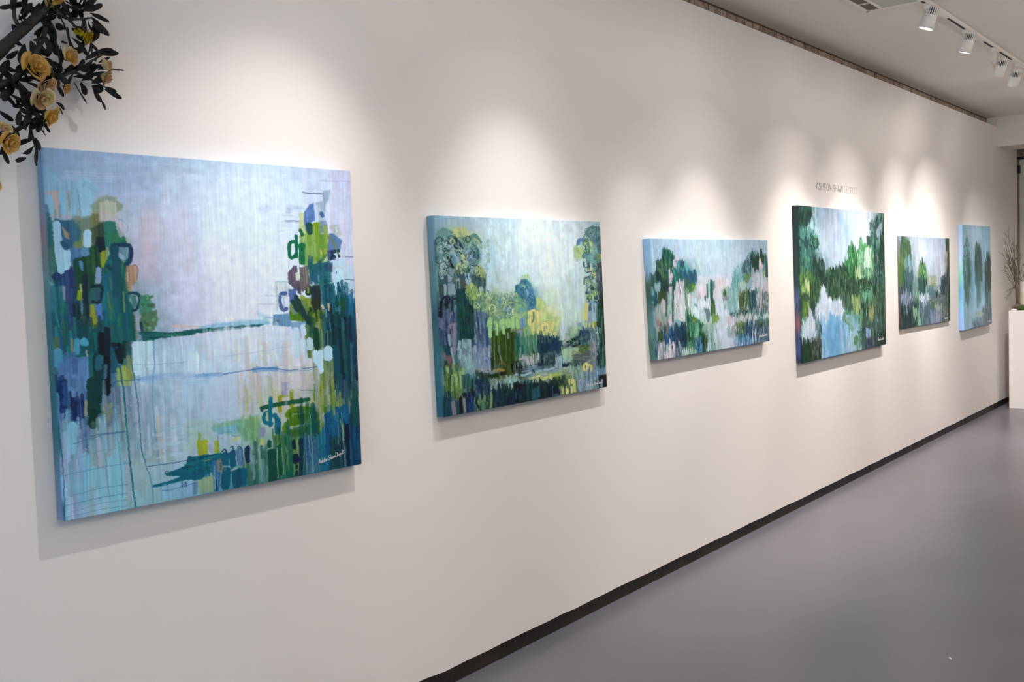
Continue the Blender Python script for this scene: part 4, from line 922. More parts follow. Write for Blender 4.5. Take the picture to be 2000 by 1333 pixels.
PAINT[2] = dict(t=0.04, q=[(2.8353, 1.8579), (2.8474, 1.0807), (3.9835, 1.8609), (4.0011, 1.0767)], w=1150.9, h=780.8, res=(500, 450), sig=(3.8386, 1.0916, 0.01658), tilt=0.068, sw=0.00080,
  left='7098ac 7498a8 64888c 5c8c94 3c6470 3c6c78 34707c 2c6c80 2c6478'.split(), ops=[
 ('g',['92b4cc a4bccc b4c8d4 c4d8e4 dce8f0 e4eef4 d4e0ea c0ced8 a4bcc8','88a8b4 a8b894 b8c8c8 c8dce4 e4eef4 e8f2f6 dce8f0 ccd8e0 6c8890','6c9098 7c9c8c b0c8d0 c8dce8 dceaf2 e8f0f4 dce8ee ccdce4 70949c','6c8c90 7c8c7c a8c0b8 c8dce4 cce0ea e4eef0 d8e4e8 c8dae0 6c8c84','4c6c70 5c8074 a0b88c a4bcb0 6c9cb8 d0e0d0 ccdce0 c0d4e0 50685c','3c6068 30545c 6c9080 98b88c 8cb08c d0d898 c8dcd4 b4ccd0 3c5854','486c74 44606c 8898b0 587040 6c8c5c 3c606c 88a498 506c78 385058','4c7078 8ca8ac 8c9cb4 54683c 4c6c70 6c8488 6c8c98 6c7c7c 445c68','3c646c 7c8c74 4c6068 5c6c50 7c94a0 94a8a0 8c9c78 8c9c9c 506c80','28586c 34504c 30484c 2c4850 34545c 3c545c 5c7054 8c9c98 405060']),
 ('n',0.03,0.01,0.05),
 ('c',[249,33,1057,18,986,395,740,475,604,290,462,286,265,239],'dce8ee e4eef4 d0e0ea d4e4e4 e8f0f4 c8dce8 cfdfe6',165,10.9,6.6,67.8,'w',0.3,101,0.5,0.5),
 ('c',[260,94,343,73,343,283,262,281],'b0ccdc a8c8d8 bcd4e0',24,9.8,6.3,75.6,'v',0.4,102,0.25,0.5),
 ('c',[835,251,1039,255,982,442,837,480],'c0d4e0 b4ccdc c8dcdc d4e0c8',39,9.1,5.2,75.8,'v',0.4,103,0.25,0.5),
 ('s','f2f7fa',90.8,66.1,0.5,[604,59],0.9),
 ('p','a8b8c8',0.4,12,[8,7,233,11,251,40,99,42,5,44],0),
 ('p','b9bf86',0.85,8,[88,61,118,45,171,44,199,66,192,89,129,89],0),
 ('p','7a9fa0',0.95,5,[18,59,51,46,89,52,101,77,119,89,107,118,79,112,32,118,11,90],0),
 ('p','7d9f8c',0.92,6,[120,83,178,82,208,76,238,69,272,88,274,127,245,121,205,118,165,124,127,111],0),
 ('p','6e9094',0.7,8,[0,118,118,105,254,124,272,163,238,208,196,227,70,237,1,224,-9,174],0),
 ('p','46646c',0.8,8,[-4,230,196,227,297,229,282,301,161,303,-11,316],0),
 ('c',[247,92,323,91,314,209,288,216,262,163],'a8c4b8 9cc0bc b4ccb0 8cb4a8 a4c4cc',36,7.7,4.9,23.8,'d',0.5,104,0.25,0.5),
 ('c',[14,56,122,54,277,88,267,163,202,150,6,155],'7fa4a4 8cacac 5c8484 94b0a0 6c9090',69,6.2,4.1,14.4,'d',0.6,105,0.25,0.5),
 ('s','5f8f84',8.5,5.5,0.85,[208,79,238,72,271,101],0.2,0.2,0.3),
 ('s','b4c4a0',5.0,3.3,0.85,[227,85,256,98,270,117],0.2,0.2,0.3),
 ('s','4c7c80',6.5,4.2,0.85,[215,111,244,124,252,150],0.2,0.2,0.3),
 ('s','5c94a8',6.5,4.2,0.85,[234,130,247,156],0.2,0.2,0.3),
 ('s','4c8490',6.0,3.9,0.85,[243,143,240,176],0.2,0.2,0.3),
 ('s','9fb4bc',12.2,8.2,0.95,[30,140,39,121,65,112,98,121,99,134],0.12,0.1,0.3),
 ('s','5c7c84',4.2,2.8,0.8,[53,124,55,137]),
 ('s','2b4350',6.3,4.1,0.9,[108,112,117,124,145,124,142,105,155,124],0.2,0,0),
 ('s','3c5460',4.8,3.2,0.8,[126,91,127,108]),
 ('s','6c94a8',9.5,6.3,0.9,[81,149,99,162,107,181]),
 ('s','9cb8c4',10.5,7.0,0.9,[91,140,119,156,122,175],0.12,0.1,0.3),
 ('s','8ca8c0',22.2,14.5,0.95,[188,143,201,163],0.1,0.1,0.4),
 ('s','98b0c0',10.9,7.1,0.9,[192,182,210,208]),
 ('s','34546c',3.9,2.6,0.85,[180,188,188,214]),
 ('s','3c5c70',4.0,2.6,0.7,[204,124,223,143,216,172],0.2,0,0),
 ('s','c3cf98',11.2,7.4,0.95,[153,150,157,166],0.1,0.1,0.3),
 ('s','c0cc94',7.3,4.8,0.9,[156,172,180,188]),
 ('s','243c4c',3.4,2.2,0.8,[144,145,163,150]),
 ('s','bccc8c',8.3,5.4,0.95,[119,213,121,191,146,185,169,195,168,217],0.12,0.1,0.3),
 ('s','c0d090',9.7,6.4,0.9,[145,194,143,220]),
 ('s','4c7c8c',3.9,2.5,0.8,[125,194,126,204]),
 ('s','203c4c',2.9,1.9,0.9,[148,172,146,188]),
 ('s','2c2c3c',8.1,5.4,0.95,[71,162,79,178,92,200],0.15,0,0),
 ('s','2c3444',4.7,3.2,0.8,[66,159,76,157]),
 ('s','8c8c94',2.8,1.9,0.7,[77,168,81,178]),
 ('s','a0b8c4',10.2,6.9,0.95,[28,174,47,166],0.12,0.1,0.3),
 ('s','48687c',2.3,1.6,0.8,[42,165,43,171]),
 ('s','9fb4bc',13.0,8.8,0.95,[15,221,14,202,41,190,69,187],0.12,0.1,0.3),
 ('s','9fb4bc',10.7,7.2,0.95,[25,212,28,237],0.12,0,0),
 ('s','4c6c80',3.2,2.2,0.8,[20,218,20,230]),
 ('s','a4786c',6.2,4.1,0.6,[105,210,128,223],0.4,0,0),
 ('s','94b4a0',7.2,4.8,0.5,[109,219,102,251],0.3,0,0),
 ('s','94a4b4',14.7,9.8,0.92,[79,216,70,300],0.12,0.15,0.2),
 ('s','9cacb8',8.6,5.7,0.9,[91,269,93,301]),
 ('s','a8b8bc',8.4,5.6,0.9,[42,268,41,303],0.12,0.1,0.2),
 ('s','94a8a8',11.1,7.3,0.9,[119,245,120,280],0.12,0.1,0.2),
 ('s','a4b8c4',17.2,11.3,0.95,[177,230,182,259],0.1,0.1,0.4),
 ('s','345c70',2.9,1.9,0.9,[175,236,177,249]),
 ('s','6c6454',8.8,5.8,0.7,[148,249,152,290]),
 ('s','4c5c60',13.9,9.4,0.7,[20,274,18,305],0.3,0,0),
 ('s','7c8c60',2.9,1.9,0.7,[102,222,102,257]),
 ('p','a3b47c',0.92,4,[228,202,259,192,288,216,291,242,235,241],0),
 ('c',[218,202,295,189,296,245,225,241],'a8b888 94a870 b4c090',21,5.7,3.7,11.8,'d',0.7,106,0.25,0.5),
 ('c',[225,241,287,235,282,301,226,299],'5c7c74 40606c 6c8470 2c4c54 8c9c70',30,3.8,2.4,26.6,'v',0.85,107,0.25,0.5),
 ('s','9fb4b0',15.2,9.8,0.95,[257,287,259,294],0.12,0,0.4),
 ('p','9fb67a',0.95,4,[166,275,204,263,232,280,241,303,271,304,270,320,228,341,214,389,204,392,202,356,168,342,160,316],0),
 ('c',[168,272,233,273,233,338,168,336],'a8bc84 b4c48c 94ac6c 8ca46c',24,6.7,4.4,17.6,'v',0.7,108,0.25,0.5),
 ('s','748c50',6.4,4.2,0.7,[197,292,195,314]),
 ('c',[230,309,353,316,349,369,236,371],'a4c08c b0c898 94b480 9cb89c 8cac84',60,7.3,4.7,17.8,'d',0.85,109,0.25,0.5),
 ('s','9cbc84',11.1,7.2,0.95,[227,348,256,362,260,385],0.12,0.1,0.3),
 ('s','8c98ac',4.1,2.6,0.6,[255,320,289,340]),
 ('s','8c98ac',3.6,2.3,0.6,[296,314,321,325]),
 ('p','6c90ac',0.85,5,[356,320,384,327,381,364,354,370],0),
 ('p','6c88bc',0.8,5,[414,362,447,353,454,333,476,334,466,381,432,400,401,392],0),
 ('c',[353,316,513,315,504,424,357,410],'8cb498 9cc094 7ca890 a8c898 84a8b4 98bca8',90,6.9,4.3,18.4,'d',0.7,110,0.25,0.5),
 ('s','c4d88c',13.8,8.5,0.9,[484,368,495,372]),
 ('s','2c3450',5.1,3.5,0.9,[20,333,26,318,59,313,62,338,34,343],0.2,0,0),
 ('s','2c3450',5.3,3.5,0.9,[83,320,109,324,102,343],0.2,0,0),
 ('s','2b2c40',10.6,7.2,0.9,[11,333,9,389],0.12,0,0),
 ('s','342c44',9.4,6.3,0.85,[47,325,47,356]),
 ('s','244058',6.2,4.1,0.85,[80,317,74,405]),
 ('p','5c6c90',0.7,4,[25,368,61,360,62,405,20,403],0),
 ('s','9cb4c8',3.3,2.2,0.8,[78,377,80,389]),
 ('s','8ca0b8',4.8,3.2,0.7,[95,349,91,407]),
 ('p','2c6068',0.9,5,[109,289,133,287,160,319,187,349,206,370,202,413,100,407],0),
 ('c',[109,289,160,316,206,363,202,413,100,407],'1f5458 2c6c6c 284c54 3c7470 1c4450',45,4.0,2.6,58.0,'v',0.85,111,0.25,0.5),
 ('s','203c34',14.8,9.7,0.9,[186,362,185,407]),
 ('c',[-5,118,18,118,-3,402,-17,401],'5c8488 6c9c9c 4c7078 7ca49c',30,3.4,2.3,67.6,'v',0.7,112,0.25,0.5),
 ('c',[11,90,207,89,274,127,247,222,195,246,-1,242],'2c4854 34525c 48646c 3c5c50',51,2.9,1.9,20.2,'o',0.8,171,0.2,0.5),
 ('c',[22,62,258,78,262,163,216,227,9,236],'b4ccc0 a4bcc8 c0cca0 94b0b0',39,2.6,1.7,18.6,'o',0.75,172,0.2,0.5),
 ('c',[168,272,271,307,510,318,502,424,224,390],'6c8c6c 5c7c84 7c9c70 54787c',60,2.7,1.7,19.2,'o',0.7,173,0.2,0.5),
 ('c',[168,272,271,307,510,318,502,424,224,390],'c0d498 b0ccb0 ccdca4',36,2.7,1.7,18.0,'o',0.7,174,0.2,0.5),
 ('p','5c92ae',0.95,5,[480,280,512,275,524,255,567,253,598,280,606,310,615,340,612,377,568,388,525,379,476,335],0),
 ('p','b4cca8',0.8,6,[514,255,531,236,574,233,589,253,608,290,597,290,572,256,529,259],0),
 ('c',[481,274,567,253,606,310,617,383,557,387,477,325],'4c88a8 6ca0c0 5c94a0 80b0c8 3c7c90 7cb4a4',75,6.0,3.7,14.8,'d',0.75,113,0.25,0.5),
 ('s','86b4d8',16.1,9.9,0.9,[558,309,559,325],0.12,0.1,0.5),
 ('s','b4d0a0',6.9,4.3,0.7,[528,278,548,289]),
 ('p','8cb490',0.85,6,[478,306,518,340,549,354,557,387,575,432,469,426],0),
 ('c',[478,309,549,348,559,431,469,426],'84b084 98c094 6ca088 a4c894 7cacb4 c0d890',60,6.8,4.2,14.8,'d',0.75,114,0.25,0.5),
 ('p','c3d294',0.9,6,[621,337,660,338,686,366,700,404,697,439,646,436,623,384],0),
 ('c',[626,341,681,353,697,439,630,435],'c4d498 ccd8a0 b8cc84 d8dc98',30,6.3,3.8,18.2,'w',0.6,115,0.25,0.5),
 ('s','e0dca0',16.3,9.9,0.95,[578,402,600,394],0.1,0.1,0.3),
 ('s','e2dc9c',16.6,10.0,0.95,[627,404,642,425],0.1,0.1,0.3),
 ('s','7c9c70',8.2,5.0,0.9,[599,406,601,413]),
 ('p','6d8c98',0.95,5,[1016,51,1046,29,1085,18,1128,35,1152,24,1153,182,1130,182,1107,146,1072,103,1049,75,1015,65],0),
 ('c',[1020,36,1152,20,1153,175,1118,175,1086,89],'5c7c88 7c9ca4 4c6c7c 84a4a8 6c9494',60,7.3,4.0,16.2,'d',0.7,116,0.25,0.5),
 ('s','5b86b8',14.2,8.1,0.95,[959,107,966,90,997,86,1002,103],0.12,0.1,0.3),
 ('s','a8c4d0',6.2,3.5,0.8,[978,100,983,114]),
 ('p','aecb92',0.9,5,[921,125,964,118,983,111,1006,139,991,167,972,174,924,163],0),
 ('p','bfd08c',0.95,4,[1009,100,1030,75,1055,78,1078,100,1096,114,1076,132,1019,132],0),
 ('c',[921,118,1008,107,1098,99,1095,132,978,181,924,166],'b4d09c a4c4a0 c4d494 9cc0ac',51,8.0,4.5,16.0,'v',0.7,117,0.25,0.5),
 ('s','6ca4b0',15.8,8.9,0.95,[1004,160,1024,149,1055,153,1066,174],0.12,0.1,0.3),
 ('s','80b8b8',16.1,9.0,0.9,[1096,125,1107,142],0.12,0.1,0.4),
 ('s','74a4ac',18.9,10.7,0.9,[1035,167,1040,185]),
 ('s','84b0ac',16.0,8.9,0.9,[1073,167,1074,192]),
 ('p','9cb46c',0.85,4,[1120,146,1152,153,1150,175,1104,182],0),
 ('s','3c5c58',7.5,4.2,0.8,[999,188,1000,209]),
 ('s','3f5c6c',10.7,6.1,0.9,[1039,192,1041,213]),
 ('s','6c94a4',12.8,7.2,0.9,[1083,200,1084,228]),
 ('s','d8d080',8.2,4.6,0.95,[1027,224,1063,221],0.15,0,0),
 ('s','d4cc78',8.3,4.7,0.95,[1081,232,1085,257],0.15,0,0),
 ('s','3c3c44',4.5,2.5,0.9,[1062,231,1065,267]),
 ('s','c0c0bc',3.8,2.1,0.8,[1071,239,1071,260]),
 ('s','3c5054',6.3,3.6,0.8,[1023,234,1055,233]),
 ('p','555f70',0.9,4,[1103,196,1153,182,1154,291,1102,290],0),
 ('c',[1103,196,1156,186,1153,389,1095,376],'4c5868 68748c 34484c 8c90a0 2c4c3c 405c58',51,4.4,2.4,42.4,'v',0.85,118,0.25,0.5),
 ('s','5c8c88',7.5,4.3,0.9,[994,287,999,266,1028,256,1046,267],0.2,0,0),
 ('p','9cbf9c',0.9,4,[1002,269,1034,263,1045,288,1018,302],0),
 ('s','94b490',14.7,8.2,0.95,[1064,289,1066,296],0.12,0.1,0.4),
 ('s','2f504c',6.3,3.6,0.95,[1017,312,1012,337,1042,324,1050,302,1024,305],0.2,0,0),
 ('s','34544c',9.6,5.4,0.9,[1065,306,1068,314]),
 ('p','a5c384',0.92,4,[1009,337,1094,314,1091,354,1038,366,1007,369],0),
 ('p','8fb0c4',0.92,5,[1032,366,1090,357,1108,383,1082,459,1019,455],0),
 ('c',[1026,359,1097,354,1089,459,1019,455],'94b0c4 a4bccc 7c9cb4 8ca8b0 405c70',45,4.8,2.7,35.6,'v',0.8,119,0.25,0.5),
 ('s','34586c',7.7,4.3,0.9,[1084,357,1089,372]),
 ('p','c9d08c',0.8,6,[988,371,1019,369,1013,455,969,453],0),
 ('s','dcc878',11.3,6.4,0.8,[1009,386,994,450],0.3,0,0),
 ('p','2c4c40',0.93,4,[1094,394,1127,388,1156,396,1151,462,1089,459],0),
 ('c',[1095,376,1154,371,1151,462,1095,459],'2c4c3c 3c6450 1c3c38 4c6c70',30,4.4,2.4,36.0,'v',0.85,120,0.25,0.5),
 ('c',[492,261,578,256,611,323,601,383,494,378],'3c6c84 88b8d0 4c7c8c',27,2.4,1.5,14.8,'o',0.75,175,0.2,0.5),
 ('c',[1026,40,1149,27,1150,175,1003,174],'3c5c64 4c6c70 94b4a8 5c8478',45,2.9,1.6,16.2,'o',0.75,176,0.2,0.5),
 ('c',[1003,181,1104,182,1090,368,1001,365],'34505c 8cac98 54787c a8c49c',36,3.3,1.9,18.0,'o',0.75,177,0.2,0.5),
 ('p','2d5460',0.93,4,[104,377,201,382,199,479,178,490,105,485],0),
 ('c',[104,377,204,382,198,488,100,485],'1f4850 2c5c58 1c4444 3c6c68 244c5c 2c5c44',66,3.7,2.4,58.0,'v',0.85,121,0.25,0.5),
 ('p','4c5c7c',0.85,5,[0,372,99,377,96,415,63,416,55,457,32,506,5,491],0),
 ('c',[0,372,94,377,79,509,9,507],'5c6c88 3c4c70 7c84a0 2c4460 6c7490 847c94',51,4.2,2.8,42.6,'v',0.8,122,0.25,0.5),
 ('s','262c40',11.6,7.8,0.9,[10,373,11,388]),
 ('s','8c869c',9.5,6.3,0.95,[61,435,57,428,77,420,85,440],0.15,0.1,0.3),
 ('p','8c86a0',0.92,4,[77,420,101,415,93,523,76,553,65,508],0),
 ('s','94b4bc',8.0,5.4,0.95,[52,463,54,501],0.12,0.1,0.3),
 ('p','2c5464',0.9,4,[21,499,56,507,53,545,20,549],0),
 ('s','a0b8c4',5.2,3.5,0.85,[60,514,66,552,69,578]),
 ('p','5c7490',0.85,5,[206,382,287,386,303,446,297,525,206,518],0),
 ('c',[206,388,307,393,302,525,206,518],'5c7494 6c84b0 8c98b4 4c6888 7c94ac 405874 8ca4a8',75,3.8,2.5,47.4,'v',0.8,123,0.25,0.5),
 ('s','94a4bc',6.0,3.9,0.9,[216,424,222,441,232,445],0.2,0,0.3),
 ('s','34405c',4.5,2.9,0.85,[225,402,228,432,230,461]),
 ('s','5c5c6c',5.0,3.3,0.8,[231,455,228,494]),
 ('s','3c5c84',9.2,5.9,0.85,[281,461,279,523]),
 ('p','8fa4b4',0.7,5,[98,517,129,484,178,487,185,530,182,575,169,613,130,603,95,555],0),
 ('s','98b8bc',9.2,6.1,0.93,[112,492,102,523],0.12,0.15,0.25),
 ('s','98b8bc',8.3,5.4,0.93,[129,489,132,513],0.12,0.15,0.25),
 ('s','98b8bc',8.3,5.5,0.93,[143,501,146,520],0.12,0.15,0.25),
 ('s','98b8bc',8.4,5.5,0.93,[163,489,164,509],0.12,0.15,0.25),
 ('s','98b8bc',8.9,5.8,0.93,[173,493,170,535],0.12,0.15,0.25),
 ('s','98b8bc',9.2,6.1,0.93,[129,548,130,570],0.12,0.15,0.25),
 ('s','98b8bc',8.3,5.5,0.93,[143,559,144,584],0.12,0.15,0.25),
 ('s','98b8bc',9.4,6.1,0.93,[168,554,167,599],0.12,0.15,0.25),
 ('s','98b8bc',8.3,5.5,0.93,[151,585,152,608],0.12,0.15,0.25),
 ('s','98b8bc',8.2,5.4,0.93,[117,525,109,556],0.12,0.15,0.25),
 ('s','98b8bc',7.4,4.8,0.93,[164,547,163,586],0.12,0.15,0.25),
 ('c',[191,520,302,528,290,617,189,608],'8c9cbc 98a8c4 7c8cac a4acc8 8ca4ac',69,4.6,2.9,26.6,'v',0.75,124,0.25,0.5),
 ('s','8ca0d0',7.7,4.9,0.9,[257,578,263,568,278,573,279,590,266,595],0.2,0,0.3),
 ('p','8c6c70',0.85,4,[9,532,26,530,33,553,28,562,10,548],0),
 ('p','846870',0.85,4,[34,544,58,542,69,584,58,602,37,569],0),
 ('s','745c70',7.0,4.7,0.6,[5,560,3,585],0.4,0,0),
 ('p','204048',0.9,4,[11,564,30,562,25,637,13,639],0),
 ('p','6c8850',0.85,5,[27,578,53,608,86,605,119,627,114,685,78,710,18,687,3,641],0),
 ('c',[12,586,120,608,113,704,13,693],'6c8450 8ca868 4c6840 94b480 3c5844 5c7848',66,4.3,2.8,37.2,'v',0.8,125,0.25,0.5),
 ('s','9cb888',8.5,5.7,0.9,[33,591,36,607],0.12,0.15,0.25),
 ('s','9cb888',8.5,5.7,0.9,[59,622,52,678],0.12,0.15,0.25),
 ('s','9cb888',8.6,5.7,0.9,[71,620,80,624],0.12,0.15,0.25),
 ('s','9cb888',8.1,5.4,0.9,[84,630,80,662],0.12,0.15,0.25),
 ('s','9cb888',8.7,5.7,0.9,[107,613,104,664],0.12,0.15,0.25),
 ('s','9cb888',6.3,4.1,0.9,[114,652,105,674],0.12,0.15,0.25),
 ('s','9cb888',9.7,6.4,0.9,[125,602,123,628],0.12,0.15,0.25),
 ('s','7c9cb0',12.3,8.0,0.8,[151,617,152,637],0.3,0,0),
 ('c',[113,633,197,641,192,706,113,697],'2c5054 3c6c60 4c7c80 244048 5c8088',45,4.8,3.1,26.2,'v',0.85,126,0.25,0.5),
 ('p','2b2c34',0.85,5,[104,696,192,696,190,725,117,714],0),
 ('s','2c2834',10.2,6.7,0.93,[100,715,98,769],0.12,0,0),
 ('s','33363c',7.1,4.7,0.85,[33,682,35,714]),
 ('p','8c8894',0.93,3,[42,724,68,721,71,779,47,779],0),
 ('s','949498',7.3,4.8,0.9,[121,724,122,772]),
 ('p','234a74',0.92,4,[131,719,181,718,179,776,131,780],0),
 ('c',[133,699,182,705,179,779,132,777],'2c5480 1f4468 3c6490 1c3c5c',30,4.4,2.9,35.0,'v',0.8,127,0.25,0.5),
 ('p','385868',0.8,4,[68,724,97,724,88,778,73,779],0),
 ('c',[-15,696,46,703,40,781,-30,776],'2c5c74 24506c 3c6c7c 345044 1c4860',39,3.9,2.6,42.6,'v',0.8,128,0.25,0.5),
 ('c',[-7,528,16,530,-1,698,-15,696],'4c7880 6c94a0 8c98ac 5c848c',24,3.8,2.6,56.4,'v',0.6,129,0.25,0.5),
 ('c',[182,705,293,710,298,780,186,780],'5c7c6c 7c9c74 2c4048 8ca09c 48644c 243440',60,4.6,2.9,32.6,'v',0.85,130,0.25,0.5),
 ('s','1c2c34',6.0,3.9,0.9,[200,726,194,745,207,766]),
 ('s','8ca87c',8.8,5.6,0.85,[290,716,283,775]),
 ('p','3c4c30',0.5,6,[305,486,484,470,475,585,408,600,395,633,295,624],0),
 ('p','46602e',0.93,4,[310,463,333,461,322,573,312,586,305,565],0),
 ('p','3c5228',0.93,4,[333,467,359,466,347,595,335,608,326,587],0),
 ('p','4c6830',0.93,4,[370,463,402,462,390,592,375,604,364,583],0),
 ('p','405c2c',0.93,4,[403,458,435,457,422,588,408,600,396,579],0),
 ('p','3c5428',0.93,4,[431,480,445,478,432,609,427,622,424,602],0),
 ('p','4c6434',0.93,4,[451,502,479,500,468,595,456,608,447,587],0),
 ('p','3c502c',0.93,4,[296,571,320,570,313,619,303,631,296,611],0),
 ('c',[306,472,483,477,473,613,300,618],'3c5424 54702c 2c4424 68843c 445c3c',75,3.2,2.0,51.6,'v',0.8,131,0.25,0.5),
 ('s','94a88c',3.2,2.0,0.8,[352,522,353,549,366,590]),
 ('s','8ca088',2.6,1.7,0.7,[321,487,322,580]),
 ('s','98a4b0',5.4,3.4,0.8,[415,479,416,500]),
 ('s','6c8c84',3.6,2.3,0.8,[300,485,296,571]),
 ('s','bba45c',9.0,5.7,0.9,[310,629,347,625,373,631],0.3,0.3,0),
 ('s','8c7c4c',6.4,4.0,0.7,[349,602,376,598,386,612]),
 ('p','3b3024',0.9,3,[352,636,389,636,394,646,356,650],0),
 ('p','2f4424',0.92,4,[268,638,346,639,345,659,277,659],0),
 ('c',[198,622,279,629,276,669,195,660],'34504c 2c4444 4c6454 3c5c64',39,4.9,3.2,17.8,'v',0.85,132,0.25,0.5),
 ('c',[199,609,301,615,294,631,203,625],'a4a4a4 8c9884 b4b0b0',24,2.7,1.7,18.4,'h',0.7,133,0.25,0.5),
 ('c',[185,660,287,663,283,716,191,712],'34506c 2c4860 44607c 2c4454',51,5.7,3.7,20.6,'v',0.85,134,0.25,0.5),
 ('c',[282,659,381,665,378,709,284,702],'8ca090 7c9494 94a47c a0b0ac 748c88',51,5.1,3.2,18.0,'v',0.8,135,0.25,0.5),
 ('c',[382,662,480,668,476,712,384,706],'9cb8bc 8caca8 a8c0c4 94b49c',42,4.9,3.0,21.4,'v',0.85,136,0.25,0.5),
 ('s','1c3438',7.8,5.0,0.0,[205,590,423,612]),
 ('c',[299,704,517,713,512,778,309,778],'28485c 1f3c4c 34565c 2c4c44 24405c 18303c',105,6.1,3.8,36.6,'v',0.85,137,0.25,0.5),
 ('c',[441,596,526,597,522,658,437,650],'2c4444 4c6460 6c7c74 203c40 8c9c90',51,5.0,3.1,24.6,'v',0.85,138,0.25,0.5),
 ('s','1c2c2c',7.1,4.4,0.9,[434,609,435,640],0.2,0,0),
 ('s','1c2c2c',6.1,3.8,0.85,[462,605,485,600,500,615,498,642]),
 ('p','c0d4b0',0.0,3,[279,431,311,413,318,453,311,486,290,485,282,458],0),
 ('s','a9cf92',12.9,8.2,0.95,[291,438,306,413,304,436],0.12,0.1,0.3),
 ('s','a9cf92',11.9,7.6,0.95,[303,446,300,485],0.12,0.1,0.3),
 ('s','a9cf92',11.0,7.0,0.95,[336,428,345,445,343,478],0.12,0.1,0.3),
 ('s','a9cf92',10.6,6.7,0.95,[369,446,376,423,392,427,382,454],0.12,0.1,0.3),
 ('s','a9cf92',10.7,6.7,0.95,[387,451,388,478],0.12,0.1,0.3),
 ('s','a9cf92',11.3,7.1,0.95,[412,442,416,422,435,430,428,450],0.12,0.1,0.3),
 ('s','a9cf92',12.6,7.8,0.95,[455,414,452,454],0.12,0.1,0.3),
 ('s','a9cf92',13.3,8.2,0.95,[484,426,485,456],0.12,0.1,0.3),
 ('p','7c9ccc',0.85,4,[504,423,532,418,533,445,507,458],0),
 ('s','a8c894',13.8,8.5,0.85,[472,404,499,413]),
 ('s','a49cb0',12.2,7.5,0.8,[494,484,493,498],0.3,0,0),
 ('s','a08c9c',5.5,3.4,0.6,[461,472,484,470]),
 ('c',[481,507,534,501,528,583,480,586],'7ca88c 5c9080 8cb494 4c8074 3c7c78',45,4.2,2.6,46.4,'v',0.8,139,0.25,0.5),
 ('p','d8d898',0.6,8,[557,398,720,406,761,440,755,514,723,512,643,504,586,488,558,455],0),
 ('p','b9cf94',0.8,8,[666,403,784,435,779,490,755,518,712,512,699,469],0),
 ('c',[645,402,784,435,766,522,680,500],'c4d494 b4cc88 d4dca0 a8c48c',60,8.1,4.8,20.4,'v',0.6,140,0.25,0.5),
 ('s','ddd991',13.9,8.5,0.9,[574,449,570,433,591,419],0.12,0.1,0.25),
 ('s','ddd991',13.0,7.9,0.9,[567,399,603,410,624,405],0.12,0.1,0.25),
 ('s','ddd991',13.5,8.2,0.9,[596,432,588,463,591,491],0.12,0.1,0.25),
 ('s','ddd991',15.8,9.5,0.9,[628,414,631,449],0.12,0.1,0.25),
 ('s','ddd991',14.8,8.9,0.9,[640,466,633,487],0.12,0.1,0.25),
 ('s','ddd991',13.8,8.3,0.9,[662,457,665,496],0.12,0.1,0.25),
 ('s','ddd991',14.7,8.9,0.9,[624,401,632,440],0.12,0.1,0.25),
 ('s','ddd991',16.3,9.7,0.9,[738,452,725,477],0.12,0.1,0.25),
 ('s','ddd991',15.1,9.0,0.9,[700,450,700,492],0.12,0.1,0.25),
 ('s','ddd991',12.6,7.4,0.9,[746,498,739,517],0.12,0.1,0.25),
 ('s','dcd490',16.0,9.6,0.9,[660,480,659,463,684,452,699,469,692,488],0.12,0.1,0.4),
 ('s','7c9494',4.3,2.5,0.9,[672,467,668,483]),
 ('s','8c9494',3.8,2.2,0.8,[688,465,690,475]),
 ('s','6c8c70',5.7,3.5,0.9,[598,400,597,425,590,441]),
 ('s','f0dcb0',7.9,4.7,0.5,[635,402,636,421]),
 ('p','9fc088',0.92,5,[521,462,568,458,581,484,564,505,523,502],0),
 ('p','6c94d0',0.9,4,[509,430,532,425,532,462,511,467],0),
 ('p','9c98b8',0.8,5,[475,475,516,468,513,499,488,503],0),
 ('c',[463,498,627,503,621,585,457,578],'4c8c7c 6ca48c 3c7468 8cb490 54806c 5c9480 2c6c6c 84ac9c',105,4.2,2.6,56.4,'v',0.8,141,0.25,0.5),
 ('c',[570,568,632,579,625,592,558,586],'3c5c2c 4c6c3c',12,3.9,2.4,17.0,'v',0.7,142,0.25,0.5),
 ('p','2d5068',0.95,4,[622,499,642,507,648,501,685,513,701,504,722,522,743,533,775,542,803,550,806,573,751,576,706,580,621,575],0),
 ('c',[622,503,722,515,803,550,800,576,621,575],'2c5470 24486c 3c6880 1f4054 345c5c 204858',90,4.9,2.9,34.8,'v',0.85,143,0.25,0.5),
 ('s','9cb0a8',2.4,1.4,0.5,[632,500,632,535]),
 ('s','9cb0a8',2.4,1.4,0.5,[651,501,650,536]),
 ('s','9cb0a8',2.4,1.4,0.5,[669,502,669,538]),
 ('s','9cb0a8',2.4,1.4,0.5,[696,504,696,539]),
 ('s','9cb0a8',2.4,1.4,0.5,[715,505,714,541]),
 ('p','c9d4e4',0.7,10,[793,461,838,461,832,529,803,540,777,526],0),
 ('c',[783,448,931,436,938,496,855,531,799,527],'c8dce0 d4e0d4 c0d8dc d8dce8',51,4.7,2.7,17.8,'v',0.4,144,0.25,0.5),
 ('s','dcdca4',7.2,4.2,0.6,[798,530,782,532],0.3,0,0),
 ('s','dcc8b0',8.5,4.9,0.5,[808,551,855,527],0.5,0,0),
 ('c',[825,548,925,522,945,563,863,568],'2c444c 3c5858 1f3840 5c6c64',51,5.6,3.2,7.2,'d',0.85,145,0.25,0.5),
 ('p','2b3c44',0.85,4,[824,558,922,562,921,575,829,565],0),
 ('c',[927,495,1016,487,1016,569,933,563],'3c5c6c 54788c 2c4c5c 6c8c94 34546c',66,6.2,3.5,13.4,'d',0.8,146,0.25,0.5),
